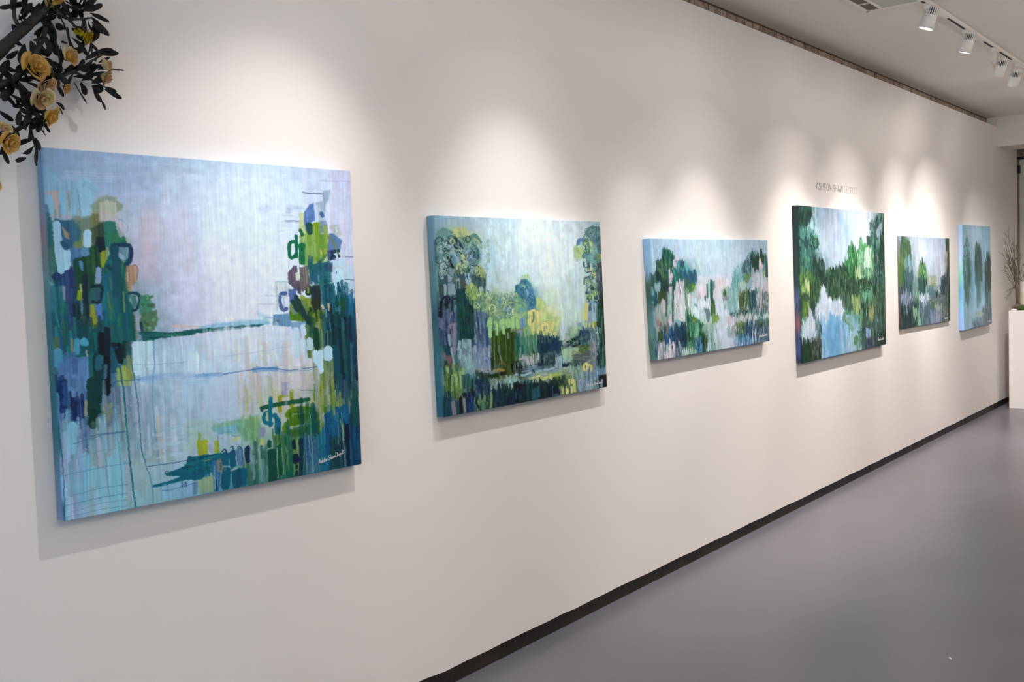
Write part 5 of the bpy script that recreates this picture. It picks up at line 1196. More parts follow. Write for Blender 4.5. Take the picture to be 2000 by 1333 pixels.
 ('s','2c5470',5.3,3.0,0.9,[943,517,947,503,961,504,960,518],0.2,0,0.2),
 ('s','34587c',6.5,3.7,0.9,[969,485,975,515]),
 ('s','84b0a8',17.6,10.0,0.9,[946,473,951,484],0.15,0,0),
 ('p','b4cc98',0.45,8,[894,474,951,487,944,503,890,526,855,527],0),
 ('c',[971,451,1086,444,1069,504,986,496],'ccd48c dcd888 c0d094 a8b878',39,5.9,3.3,21.4,'v',0.8,147,0.25,0.5),
 ('s','8c9458',12.2,6.8,0.8,[1072,473,1073,491]),
 ('p','8fa8bc',0.85,5,[1015,420,1094,423,1085,461,1035,471,1012,460],0),
 ('c',[1015,420,1094,423,1085,457,1018,460],'9cb0c0 84a0b8 a8b8c8',27,4.5,2.5,24.6,'v',0.7,148,0.25,0.5),
 ('p','2f4a44',0.92,4,[1094,423,1156,426,1154,523,1098,526,1085,464],0),
 ('c',[1088,423,1159,426,1156,669,1074,675],'2c4c40 1f3c38 3c6450 4c7070 2c5060 5c8c78',105,4.6,2.6,55.8,'v',0.85,149,0.25,0.5),
 ('c',[1033,499,1106,503,1100,581,1033,583],'94b0b4 6c8c94 2c4c50 a4b8bc 4c6c68',54,4.6,2.6,40.0,'v',0.85,150,0.25,0.5),
 ('c',[999,547,1082,573,1064,647,1024,623],'9ca4b0 8c94a4 a8a8b8 7c848c',54,5.4,3.1,21.4,'w',0.8,151,0.25,0.5),
 ('s','a4a49c',5.4,3.0,0.85,[990,627,992,645,1016,643]),
 ('p','a3c0a4',0.92,5,[795,579,852,573,921,572,931,589,883,606,870,631,824,637,797,618],0),
 ('c',[795,569,926,576,876,631,802,625],'a8c4a8 98b8b0 b4ccac 9cc0a0',39,7.2,4.2,17.8,'v',0.7,152,0.25,0.5),
 ('c',[921,565,1016,569,1007,605,936,603],'54703c 6c8450 8c8c54 4c6440',39,4.9,2.8,21.4,'h',0.8,153,0.25,0.5),
 ('s','a49450',5.2,3.0,0.8,[883,612,884,592,919,598,912,611],0.2,0,0),
 ('s','94a45c',4.7,2.7,0.8,[930,599,941,610]),
 ('p','5f6f74',0.85,5,[883,612,1007,605,1005,635,914,655,875,641],0),
 ('c',[877,608,1013,609,1004,642,955,658,880,652],'5c6c70 6c7c8c 746c5c 4c6468 8c9478',51,3.1,1.8,37.2,'h',0.8,154,0.25,0.5),
 ('p','2c4450',0.85,5,[550,623,660,620,791,631,880,645,962,652,955,662,800,655,702,633,622,636,544,635],0),
 ('c',[487,577,631,583,628,624,504,619],'a8b0b0 8c9c98 b4b4ac 7c9080 6c8894 c0bcc0',66,4.6,2.8,19.8,'v',0.8,155,0.25,0.5),
 ('c',[631,586,750,589,746,634,633,630],'34504c 4c646c 6c8490 2c4044 5c6c64 40586c',60,4.8,2.9,20.2,'v',0.85,156,0.25,0.5),
 ('s','b8b4bc',8.6,5.3,0.85,[491,593,537,591,540,616]),
 ('s','c0bcc4',7.7,4.7,0.85,[542,597,548,617]),
 ('p','9cb8c4',0.93,4,[743,607,793,602,793,667,760,671,741,659],0),
 ('s','5c7c88',2.8,1.6,0.7,[768,636,767,662]),
 ('s','94b4bc',8.4,4.9,0.85,[803,619,804,635]),
 ('s','94b4bc',7.3,4.3,0.85,[822,624,824,637]),
 ('c',[529,628,691,635,744,659,732,675,542,663,480,667],'7c94a8 8ca0b4 6c8494 a0b0b8 5c7488',60,2.8,1.7,52.4,'h',0.8,157,0.25,0.5),
 ('s','a9c8d4',8.7,5.3,0.95,[496,662,526,662,558,657],0.12,0.1,0.4),
 ('s','a9c4d0',9.5,5.7,0.95,[599,658,636,656],0.12,0.1,0.4),
 ('s','a9c8d4',9.2,5.4,0.95,[658,653,690,655,728,653],0.12,0.1,0.4),
 ('s','a4c0cc',7.5,4.6,0.95,[451,656,466,656],0.12,0.1,0.4),
 ('s','34444c',5.2,3.1,0.85,[574,647,588,661]),
 ('c',[583,661,845,655,842,695,602,685],'a4b4a8 94acac b0bca0 8ca4a8 a0b48c',75,3.7,2.2,44.2,'h',0.75,158,0.25,0.5),
 ('c',[845,655,967,663,957,712,853,702],'8cacac 9cb8b4 84a498 a8c0bc 6c9078',51,4.8,2.7,27.0,'v',0.85,159,0.25,0.5),
 ('p','b2c264',0.9,5,[666,681,787,676,786,689,742,692,671,695],0),
 ('c',[556,674,672,679,665,700,565,700],'c8cc90 b8c08c d4d49c a8b494',36,5.1,3.1,23.8,'h',0.85,160,0.25,0.5),
 ('s','d0cc84',9.2,5.5,0.9,[699,681,702,704],0.15,0,0),
 ('s','ccc880',8.0,4.8,0.9,[645,686,646,699]),
 ('s','7c9c34',16.5,9.7,0.85,[736,698,757,706],0.3,0,0),
 ('c',[713,702,819,699,822,736,771,747,716,735],'4c6c34 2c4c34 6c8c3c 34504c',51,6.2,3.7,17.6,'v',0.85,161,0.25,0.5),
 ('s','d8d08c',11.9,6.7,0.93,[965,683,963,666,985,654,994,689],0.12,0.1,0.3),
 ('s','d8d08c',10.2,5.7,0.93,[1008,663,1026,671,1012,697],0.12,0.1,0.3),
 ('s','54485c',4.7,2.7,0.8,[976,663,977,667]),
 ('c',[958,692,1147,696,1143,751,967,740],'7c98b4 8ca4bc 6c8ca4 94acc0 5c7c90',90,5.0,2.8,27.6,'v',0.8,162,0.25,0.5),
 ('c',[897,723,1081,741,1072,785,899,777],'90a4b8 7c98a4 9cb0c4 a8b8c4 6c8894 64806c',90,4.9,2.8,36.6,'v',0.85,163,0.25,0.5),
 ('p','23242e',0.85,5,[1077,717,1152,720,1152,779,1079,779],0),
 ('s','8ca4bc',10.5,5.8,0.85,[1106,744,1104,774]),
 ('s','d0d494',9.1,5.3,0.95,[843,715,839,737],0.1,0.1,0.3),
 ('s','d0d494',11.5,6.6,0.95,[869,717,865,730],0.1,0.1,0.3),
 ('s','d0d494',12.7,7.3,0.95,[880,722,882,775],0.1,0.1,0.3),
 ('s','d0d494',11.2,6.5,0.95,[788,742,791,772],0.1,0.1,0.3),
 ('s','d0d494',11.9,6.9,0.95,[822,749,820,778],0.1,0.1,0.3),
 ('s','d0d494',10.3,5.9,0.95,[858,752,856,775],0.1,0.1,0.3),
 ('s','94ac8c',8.3,4.9,0.7,[774,744,774,773]),
 ('c',[740,714,840,727,838,747,760,739],'4c6050 34503c 5c7458',21,4.2,2.4,14.8,'v',0.8,164,0.25,0.5),
 ('p','223c44',0.9,5,[448,704,539,704,627,706,739,730,765,753,763,778,616,775,442,777],0),
 ('c',[448,701,762,720,763,775,442,774],'1f4044 2c545c 183038 2c4c3c 346070 24344c 203c30',135,5.1,3.1,37.2,'v',0.85,165,0.25,0.5),
 ('p','3c7484',0.7,6,[562,728,621,718,622,773,564,776],0),
 ('s','54708c',11.0,6.5,0.7,[724,774,746,773]),
 ('s','0f2024',7.5,4.6,0.8,[467,706,508,707]),
 ('f',1.6,1,0.88,1.25,-0.04),
]) 
PAINT[3] = dict(t=0.042, q=[(4.4314, 1.7865), (4.4723, 1.1628), (5.8501, 1.7903), (5.8525, 1.1662)], w=1399.5, h=624.3, res=(420, 270), sig=(5.6978, 1.1973, 0.01564), tilt=0.066, sw=0.00090,
  left='94b8dc 94bce0 9cc0e0 4c6858 3c6464 5c8480 6c9c98 547c70 5c8c80'.split(), ops=[
 ('g',['9cbcdc a8c4dc b4cce0 bcd4e4 b4cce0 acc4dc a4bcd4 9cb8d0','9cbcd8 a4b8d0 b4c8d8 c4d8e4 bcd4e4 b4c8e0 a8bcd4 94b0c4','a4c0d4 6c94a4 7ca0a8 c4d8e4 c4d4e4 b8cce0 a8bcd4 5c7c7c','7c98a4 4c7470 5c8c8c b4cce0 ccd0e0 bcd0e4 9cb4c8 5c8088','5c7c80 5c7c78 8ca8a4 a4b8b8 ccc8d8 c8c8dc 8cb4b8 9ca0ac','84acb4 7c8c88 a4b8b0 a4b8c0 c8d8e8 bccce0 9cb8bc 8c9c9c','7ca0ac 8c9494 9cb4b0 8cac9c c0d0e0 c4cce0 8cacac 748c8c','548088 4c6c78 3c6468 5c8c74 c4cce0 c0c8dc 8ca4b4 507084','547c84 8c8c98 60808c 6c9c8c b8c4d8 bcc4dc 7c9cb8 60809c']),
 ('n',0.07,0.02,0.03),
 ('c',[4,0,669,1,653,186,482,188,373,120,269,38,123,44,20,126],'b4cce0 c0d4e4 a8c4dc ccdce8 bccce0 a4bcd8',171,10.1,4.9,36.4,'w',0.28,201,0.25,0.5),
 ('s','8ca4b8',2.2,1.1,0.5,[236,140,249,49,269,41,300,57,320,84]),
 ('s','9cb4c4',2.2,1.1,0.4,[180,57,187,23,206,20,235,49]),
 ('p','34665c',0.85,4,[42,158,88,117,117,96,122,54,169,62,210,75,242,84,260,119,289,113,345,114,345,163,459,182,480,216,453,243,390,286,362,334,-65,316,-58,177,-14,196,29,179],0),
 ('c',[-58,177,16,199,18,270,-59,268],'3c5c54 2c4c58 4c6c5c 34506c',41,9.2,4.7,35.2,'v',0.85,202,0.25,0.5),
 ('c',[122,57,179,67,232,81,229,156,178,171,117,138],'24544c 2c6c58 1c4448 3c7c64',57,6.5,3.2,29.0,'v',0.85,203,0.25,0.5),
 ('c',[56,127,125,117,180,155,161,224,97,222,43,195],'2c5850 3c6c4c 345840 1f4850 4c6c44 5c8868',83,7.9,4.0,26.6,'v',0.8,204,0.25,0.5),
 ('p','1c3c4c',0.9,3,[39,161,57,158,100,201,87,222,50,224],0),
 ('p','c4bccc',0.9,3,[229,107,275,86,301,103,259,135,256,162,222,172,215,156],0),
 ('s','5c7c88',6.6,3.2,0.9,[255,113,266,121]),
 ('p','4c949c',0.8,5,[259,129,294,113,350,119,370,142,403,164,354,185,254,178],0),
 ('p','5cb4b4',0.6,6,[337,130,371,136,402,175,366,185,334,163],0),
 ('p','3c5468',0.93,3,[294,113,339,111,342,141,323,160,296,154],0),
 ('c',[222,169,389,180,383,241,214,236],'206c5c 2c7c6c 1f5c64 2c5c68 3c8c80',68,8.4,4.1,32.2,'v',0.85,205,0.25,0.5),
 ('c',[309,184,477,182,478,233,327,234],'2c5480 3c6890 244c6c 3470a0 2c6070',83,5.9,2.8,23.2,'v',0.85,206,0.25,0.5),
 ('p','c4b8c8',0.92,3,[171,158,188,158,188,182,221,180,219,199,194,225,172,224],0),
 ('c',[-58,263,19,257,12,319,-65,316],'84b8bc 9cccd0 34586c 6c9cac',38,6.2,3.2,35.4,'v',0.85,207,0.25,0.5),
 ('p','9cb4c0',0.8,4,[23,226,87,220,79,286,43,320,12,319],0),
 ('c',[87,222,161,224,154,289,80,281],'2c4c44 34584c 243c48',30,8.0,4.0,36.0,'v',0.85,208,0.25,0.5),
 ('p','3c5430',0.92,3,[52,272,119,266,123,323,49,320],0),
 ('p','c4b4bc',0.93,3,[164,246,203,242,198,288,165,284],0),
 ('p','9cac9c',0.85,4,[157,286,197,290,193,326,153,325],0),
 ('s','24504c',12.1,6.0,0.9,[218,226,210,327],0.12,0,0),
 ('p','c4b9c9',0.85,4,[248,232,283,222,321,231,335,262,316,332,227,328,234,259],0),
 ('c',[243,226,333,229,322,332,221,328],'ccc0d0 b8b4bc a4b4b0 c0b4c4 d0c8d8',49,6.1,3.0,34.6,'v',0.7,209,0.25,0.5),
 ('s','3c4c50',3.9,1.9,0.7,[293,230,284,260,292,294]),
 ('c',[332,234,395,236,374,334,328,332],'5c7c58 4c6c4c 3c6460 6c8c54',34,6.9,3.3,37.4,'v',0.85,210,0.25,0.5),
 ('p','4c7848',0.93,4,[389,239,454,238,460,266,437,291,391,283],0),
 ('s','7cac3c',7.6,3.7,0.8,[416,265,435,248,445,265,432,282],0.2,0,0),
 ('s','c4dccc',9.8,4.8,0.9,[380,297,381,322]),
 ('p','d0ccd8',0.5,8,[465,244,579,247,570,342,385,334,413,293],0),
 ('s','6c6474',5.4,2.6,0.9,[486,301,483,329]),
 ('s','5c5468',4.8,2.3,0.9,[508,293,508,327]),
 ('s','4c4c60',6.7,3.2,0.9,[564,309,562,335]),
 ('s','d4b4c4',18.3,28.7,0.5,[557,283],0.9),
 ('c',[550,2,1400,2,1388,80,1272,43,1128,61,1024,151,910,226,530,217],'b4cce0 c0d4e4 acc4dc a4bcd8 bccce4',133,12.3,5.4,40.0,'w',0.28,211,0.25,0.5),
 ('p','dcd0dc',0.6,14,[478,202,781,203,881,255,875,339,466,326],0),
 ('s','dcc0cc',44.6,35.1,0.5,[725,257],0.9),
 ('s','e0c4d0',27.2,28.6,0.6,[536,283],0.9),
 ('s','3c7468',12.3,5.8,0.93,[594,250,588,322],0.12,0,0),
 ('s','84c0bc',10.5,4.9,0.8,[608,230,608,299],0.2,0,0),
 ('s','3c6c64',20.6,9.6,0.95,[648,231,636,335],0.12,0,0),
 ('s','2f5c58',12.4,5.8,0.9,[637,248,630,329]),
 ('s','5c8c8c',13.8,6.4,0.85,[673,238,676,270]),
 ('s','3c4450',9.2,4.3,0.9,[564,312,562,332]),
 ('p','9cb49c',0.7,6,[774,282,821,266,866,279,876,327,771,323],0),
 ('s','3f7040',16.3,7.4,0.93,[806,289,800,318],0.12,0,0),
 ('s','5c7060',6.6,3.0,0.8,[853,272,856,320]),
 ('p','8c7c98',0.6,6,[764,320,856,323,861,348,769,344],0),
 ('p','6c9ca8',0.55,8,[918,215,980,198,1023,175,1067,127,1112,85,1184,64,1271,61,1366,80,1401,118,1402,245,1319,243,1179,368,873,355,880,270],0),
 ('c',[913,197,1094,145,1084,292,927,357,860,354,880,267],'7cb0b4 5c9ca0 84bcb8 6ca8a4 4c8488 8cb8c4',114,6.9,3.1,45.4,'v',0.7,212,0.25,0.5),
 ('c',[1067,127,1184,73,1269,86,1278,185,1118,207,1036,181],'34545c 2c4c50 4c7480 3c6c6c 5c8890',83,7.2,3.1,30.6,'v',0.75,213,0.25,0.5),
 ('p','34583f',0.9,4,[1181,110,1262,92,1264,179,1205,190,1165,146],0),
 ('c',[1168,92,1269,86,1256,185,1176,190],'2c5040 34603c 243c44',41,6.5,2.8,28.4,'v',0.8,214,0.25,0.5),
 ('p','203c44',0.93,3,[1290,52,1323,49,1321,80,1305,99,1284,92],0),
 ('p','345438',0.92,4,[1276,89,1335,86,1370,130,1332,155,1281,129],0),
 ('s','8ca4b0',4.4,1.8,0.6,[1286,46,1288,25,1310,15,1335,37]),
 ('s','c0c8d8',7.3,3.1,0.6,[1275,49,1275,86]),
 ('p','d4bcc4',0.93,3,[1268,111,1290,114,1331,161,1308,183,1271,182],0),
 ('c',[1343,86,1402,105,1402,238,1350,224],'2c5458 4c7c7c 345c60 24444c',41,6.8,2.8,39.6,'v',0.85,215,0.25,0.5),
 ('s','5c6c80',5.0,2.1,0.6,[1104,106,1126,88,1169,79,1227,67],0.3,0,0),
 ('s','304858',4.2,1.8,0.7,[1066,145,1096,115,1123,128,1114,158]),
 ('p','6c8c5c',0.9,4,[1062,200,1147,195,1145,232,1101,255,1059,242],0),
 ('p','7c945c',0.85,4,[1293,185,1353,180,1357,231,1305,236],0),
 ('s','243c50',5.7,2.5,0.9,[1178,98,1174,202,1168,267],0.15,0,0),
 ('c',[1176,190,1285,192,1402,245,1403,377,1179,368,1110,324],'b4bcc8 c4c0cc a4b0b8 ccc4d0 b0a8b8 bcccd0',114,7.5,3.2,52.6,'v',0.8,216,0.25,0.5),
 ('s','4c5c4c',7.7,3.4,0.9,[1083,249,1082,323]),
 ('c',[1096,317,1227,309,1223,370,1093,364],'2c5c68 24505c 3c6c70',38,7.3,3.2,36.6,'v',0.9,217,0.25,0.5),
 ('s','2c5c6c',12.3,5.3,0.9,[1172,310,1172,368]),
 ('c',[1329,332,1405,334,1403,377,1327,374],'3c5458 2c444c 5c7c7c',26,6.8,2.9,32.2,'v',0.85,218,0.25,0.5),
 ('s','566c34',9.1,4.0,0.9,[992,360,998,332,1033,318,1082,316,1086,364],0.2,0,0),
 ('s','60743c',7.7,3.4,0.85,[1040,321,1041,362]),
 ('s','c4a4b4',15.1,41.4,0.5,[1354,294],0.9),
 ('c',[975,258,1080,249,1075,322,971,319],'b4ccbc a4c0b4 c4d0c0 9cb8bc',38,6.2,2.7,33.2,'v',0.6,219,0.25,0.5),
 ('c',[-56,277,-5,279,-27,464,-68,462],'84acb0 94c0c8 5c8c84 6c9ca4',64,6.8,3.5,57.8,'v',0.8,221,0.25,0.5),
 ('s','2c4068',4.1,2.1,0.8,[-10,279,-12,345,-18,438]),
 ('c',[1,279,47,281,40,344,-2,343],'2c5c68 3c6c78 1f4c58',30,5.3,2.7,35.6,'v',0.85,222,0.25,0.5),
 ('c',[9,343,83,336,68,470,15,467],'94a09c a4a8a8 7c8c88 8ca4a8',57,6.3,3.2,45.2,'v',0.75,223,0.25,0.5),
 ('p','3c5c38',0.9,4,[47,281,84,282,73,330,56,340,45,323],0),
 ('p','bcb0b8',0.92,3,[81,311,118,310,118,383,88,387,71,351],0),
 ('p','8c9c94',0.6,5,[57,378,120,386,114,446,59,454],0),
 ('s','4c5c58',9.2,4.6,0.85,[140,284,125,397]),
 ('c',[154,284,197,286,198,382,141,393],'94b0a8 8caca0 a4b8b0',34,6.5,3.3,36.6,'v',0.8,224,0.25,0.5),
 ('p','c8b8c8',0.93,3,[152,393,190,401,185,445,161,460,139,436],0),
 ('s','24505c',8.3,4.1,0.85,[200,302,188,439],0.15,0,0),
 ('c',[219,287,331,291,328,487,278,473,204,424],'c8c0d0 b4bcc0 a8b8b8 ccc8d4 b0b0b4 bccccc',95,5.8,2.8,46.6,'v',0.75,225,0.25,0.5),
 ('s','8c9c44',6.7,3.3,0.7,[235,342,248,354]),
 ('p','6ca4a8',0.75,5,[204,421,249,426,280,450,266,472,221,472],0),
 ('c',[331,291,389,293,351,438,327,436],'6c9484 5c8470 8cac94 a4b8b0',45,5.2,2.5,47.0,'v',0.8,226,0.25,0.5),
 ('p','ccc4d0',0.9,3,[364,303,394,293,398,310,374,377,358,365],0),
 ('p','b0606c',0.75,4,[27,414,45,409,47,442,32,457,24,446],0),
 ('s','c8aca8',5.9,3.0,0.7,[112,413,105,451]),
 ('p','385838',0.93,4,[29,479,83,477,81,543,48,543,25,517],0),
 ('p','2c5070',0.93,4,[87,488,127,472,198,476,192,534,156,554,111,562,80,548],0),
 ('c',[89,472,204,474,202,541,101,558],'2c5c88 34649c 244868 2c6478',57,7.2,3.7,30.2,'v',0.85,227,0.25,0.5),
 ('c',[33,446,135,447,131,486,35,479],'3c5844 2c4440 7c8c84 8c7c74',38,5.5,2.8,22.8,'v',0.8,228,0.25,0.5),
 ('c',[200,462,335,476,323,590,190,551],'1f3c54 2c4c60 1c4450 34586c 183448 24506c',106,5.8,2.9,47.2,'v',0.88,229,0.25,0.5),
 ('c',[22,538,201,552,193,630,12,626],'b0acb4 c0b4c0 8c949c a0a8ac ccbccc',95,5.6,2.8,37.2,'v',0.85,230,0.25,0.5),
 ('s','d0c0d0',7.2,3.6,0.9,[156,560,168,549,190,554,185,599],0.15,0,0),
 ('s','d4c8d8',7.7,3.9,0.85,[143,576,138,623]),
 ('s','24344c',3.9,2.0,0.85,[167,561,173,578]),
 ('s','34446c',2.7,1.4,0.7,[72,548,66,619]),
 ('c',[202,546,269,557,262,625,199,625],'5c6c8c 9ca4b0 34485c 8c94a4',45,5.1,2.5,35.6,'v',0.85,231,0.25,0.5),
 ('p','3c7054',0.93,5,[337,460,389,406,434,425,492,452,539,463,505,499,500,557,473,579,337,574],0),
 ('c',[348,409,435,420,515,465,491,586,335,585],'2c5c48 3c7c5c 4c8c68 24504c 5c9c80 34684c',114,7.1,3.5,43.4,'v',0.85,232,0.25,0.5),
 ('c',[416,424,463,433,450,449,414,447],'9cac3c b4c054 7c9c34',22,5.3,2.6,9.6,'d',0.85,233,0.25,0.5),
 ('c',[424,465,466,467,466,525,424,528],'7cb49c 6ca48c',19,6.1,2.9,33.8,'v',0.6,234,0.25,0.5),
 ('c',[-58,462,20,467,7,625,-72,621],'4c8474 5c9484 3c6470 84a4ac 2c5068 6c8c94',114,4.7,2.4,40.8,'v',0.8,235,0.25,0.5),
 ('c',[-62,584,6,584,2,622,-61,619],'a4bcc4 2c4c64 8ca8b4',30,4.1,2.1,9.2,'d',0.8,236,0.25,0.5),
 ('c',[266,580,441,599,439,623,262,622],'84ac84 a4c4b4 5c9074 9cc0c4 c4c8c0',76,4.6,2.3,21.8,'v',0.85,237,0.25,0.5),
 ('c',[422,551,519,553,512,623,439,620],'4c84b4 5c98c8 34688c 84b0d4 2c5c78',57,4.4,2.1,36.8,'v',0.85,238,0.25,0.5),
 ('p','c8dcd8',0.6,8,[408,327,640,343,629,465,539,463,435,420,389,403],0),
 ('c',[408,330,625,342,605,423,423,419],'c4dce4 b4ccd8 d4d8e4 9cb8c8 bcd0dc a4c4c0',95,6.2,2.9,28.8,'v',0.7,239,0.25,0.5),
 ('p','d8d4e0',0.7,6,[490,345,599,347,597,376,499,374],0),
 ('p','6c8490',0.85,4,[541,382,590,381,606,417,577,459,556,414],0),
 ('s','4c8088',8.9,4.3,0.7,[441,357,458,366]),
 ('s','30502f',9.8,4.7,0.93,[513,514,505,569],0.15,0,0),
 ('s','30502f',9.2,4.4,0.93,[534,524,534,589],0.15,0,0),
 ('s','30502f',8.1,3.8,0.93,[563,541,558,597],0.15,0,0),
 ('s','30502f',9.3,4.4,0.93,[536,560,555,561],0.15,0,0),
 ('c',[666,341,907,345,899,454,796,564,752,616,560,615,554,546,598,473,714,456],'c4cce0 ccd0e4 b8c8dc d0d0e4 bcd0dc c8c4dc',209,5.0,2.3,65.0,'v',0.45,241,0.25,0.5),
 ('p','4c7040',0.93,3,[629,340,673,338,676,412,622,415],0),
 ('c',[629,340,679,339,675,424,621,421],'4c7044 7c9c54 2c5044',22,5.7,2.6,34.4,'v',0.8,242,0.25,0.5),
 ('p','7a9c54',0.95,4,[640,422,710,420,717,450,693,467,672,456,648,473,633,463],0),
 ('s','94b464',8.3,3.9,0.7,[690,431,695,455]),
 ('p','6c8490',0.8,4,[551,380,594,382,622,415,600,449,574,457,559,421],0),
 ('c',[765,310,911,297,965,299,957,414,887,429,798,382],'84b0b4 9cc0c4 6ca4a0 b4c4cc 74a8ac',114,5.2,2.4,55.4,'v',0.7,243,0.25,0.5),
 ('s','7cbcb0',10.1,4.5,0.7,[924,297,914,388],0.3,0,0),
 ('p','3c6c40',0.9,4,[782,298,825,294,822,324,790,322],0),
 ('p','8c7c94',0.6,6,[770,322,855,328,854,346,781,346],0),
 ('c',[977,317,1103,316,1096,421,984,422],'5c6c3c 4c5c34 6c7c54 8c9c8c 3c4c3c',64,6.3,2.8,46.4,'v',0.85,244,0.25,0.5),
 ('s','566c34',9.1,4.0,0.85,[995,361,996,339,1032,322,1089,318,1084,383],0.2,0,0),
 ('s','c4ccd8',8.2,3.7,0.8,[970,369,978,400]),
 ('c',[1103,322,1232,320,1234,422,1110,422],'2c5460 34606c 3c5c58 24444c 8ca0ac 3c5844',87,5.2,2.3,49.8,'v',0.88,245,0.25,0.5),
 ('c',[1225,326,1396,333,1394,442,1234,415],'a4a8b0 3c5454 8c949c 2c4448 5c7474 b4b0bc',114,4.9,2.1,45.4,'v',0.85,246,0.25,0.5),
 ('p','bcb8c4',0.7,4,[1217,326,1254,327,1250,397,1227,402],0),
 ('c',[861,419,1110,425,1108,453,886,447],'3c6868 2c5454 4c7c78 5c8c8c 34545c',76,6.2,2.8,23.2,'h',0.85,247,0.25,0.5),
 ('c',[958,399,1111,412,1109,434,955,429],'2c4c44 345848 1f3c3c',30,7.1,3.2,10.4,'d',0.85,248,0.25,0.5),
 ('c',[1111,409,1399,436,1397,469,1108,450],'5c7c80 3c5c60 7c9498 2c4c50',64,5.3,2.3,16.0,'v',0.85,249,0.25,0.5),
 ('c',[913,443,1232,450,1222,498,898,472],'a8b4b8 b8bcb8 98a8ac c4c0bc 8c9c9c',106,5.1,2.2,23.6,'v',0.8,250,0.25,0.5),
 ('p','ccb8c8',0.75,7,[800,443,873,434,898,460,881,508,843,475,804,470],0),
 ('p','7c9464',0.85,6,[917,480,994,475,1063,488,1054,513,949,512],0),
 ('c',[918,477,1063,482,1061,519,922,511],'8ca46c a4b48c 6c8458',34,5.4,2.4,15.6,'d',0.7,251,0.25,0.5),
 ('c',[895,503,1076,502,1071,583,972,576,918,560],'4c6c50 3c5444 5c7c5c 34504c 6c8c6c',87,5.4,2.4,34.0,'v',0.85,252,0.25,0.5),
 ('c',[808,504,908,510,945,568,823,560],'8cacb8 a4b4bc 8ca08c a4a0a8',49,5.3,2.4,28.2,'v',0.75,253,0.25,0.5),
 ('c',[1063,488,1215,491,1215,613,1071,583],'2c4c6c 3c5c78 24445c 4c6c84 1c3c5c',87,4.8,2.1,45.2,'v',0.88,254,0.25,0.5),
 ('c',[918,560,1144,569,1148,621,900,621],'3c6c9c 5c8cb0 4c7ca4 84acc4 34608c',95,4.7,2.1,36.8,'v',0.85,255,0.25,0.5),
 ('s','b4c4d4',8.0,3.5,0.9,[1152,551,1152,608],0.15,0,0),
 ('s','b4c4d4',11.0,4.8,0.9,[1193,541,1194,592],0.15,0,0),
 ('s','b4c4d4',8.1,3.5,0.9,[1202,570,1204,603],0.15,0,0),
 ('p','c0d4d4',0.85,4,[1310,451,1383,448,1397,469,1401,534,1386,520,1350,486,1312,490],0),
 ('c',[1215,478,1388,488,1392,560,1211,548],'4c6850 3c5854 5c7c58 34504c 5c7480',87,5.4,2.3,35.2,'v',0.85,256,0.25,0.5),
 ('c',[1205,535,1401,541,1398,627,1199,618],'4c6880 3c5870 6c7c90 34506c 8c8c9c',95,5.0,2.1,35.4,'v',0.85,257,0.25,0.5),
 ('c',[890,570,945,574,941,624,886,620],'9cb4cc acc0d4',19,4.5,2.1,31.2,'v',0.7,258,0.25,0.5),
 ('s','24482f',9.2,4.4,0.9,[531,524,535,545]),
 ('s','24402f',9.3,4.4,0.9,[560,541,558,600],0.15,0,0),
 ('s','2c4838',18.4,8.8,0.85,[523,544,522,618]),
 ('f',7,1.2,0.85,1.15,-0.02),
]) 
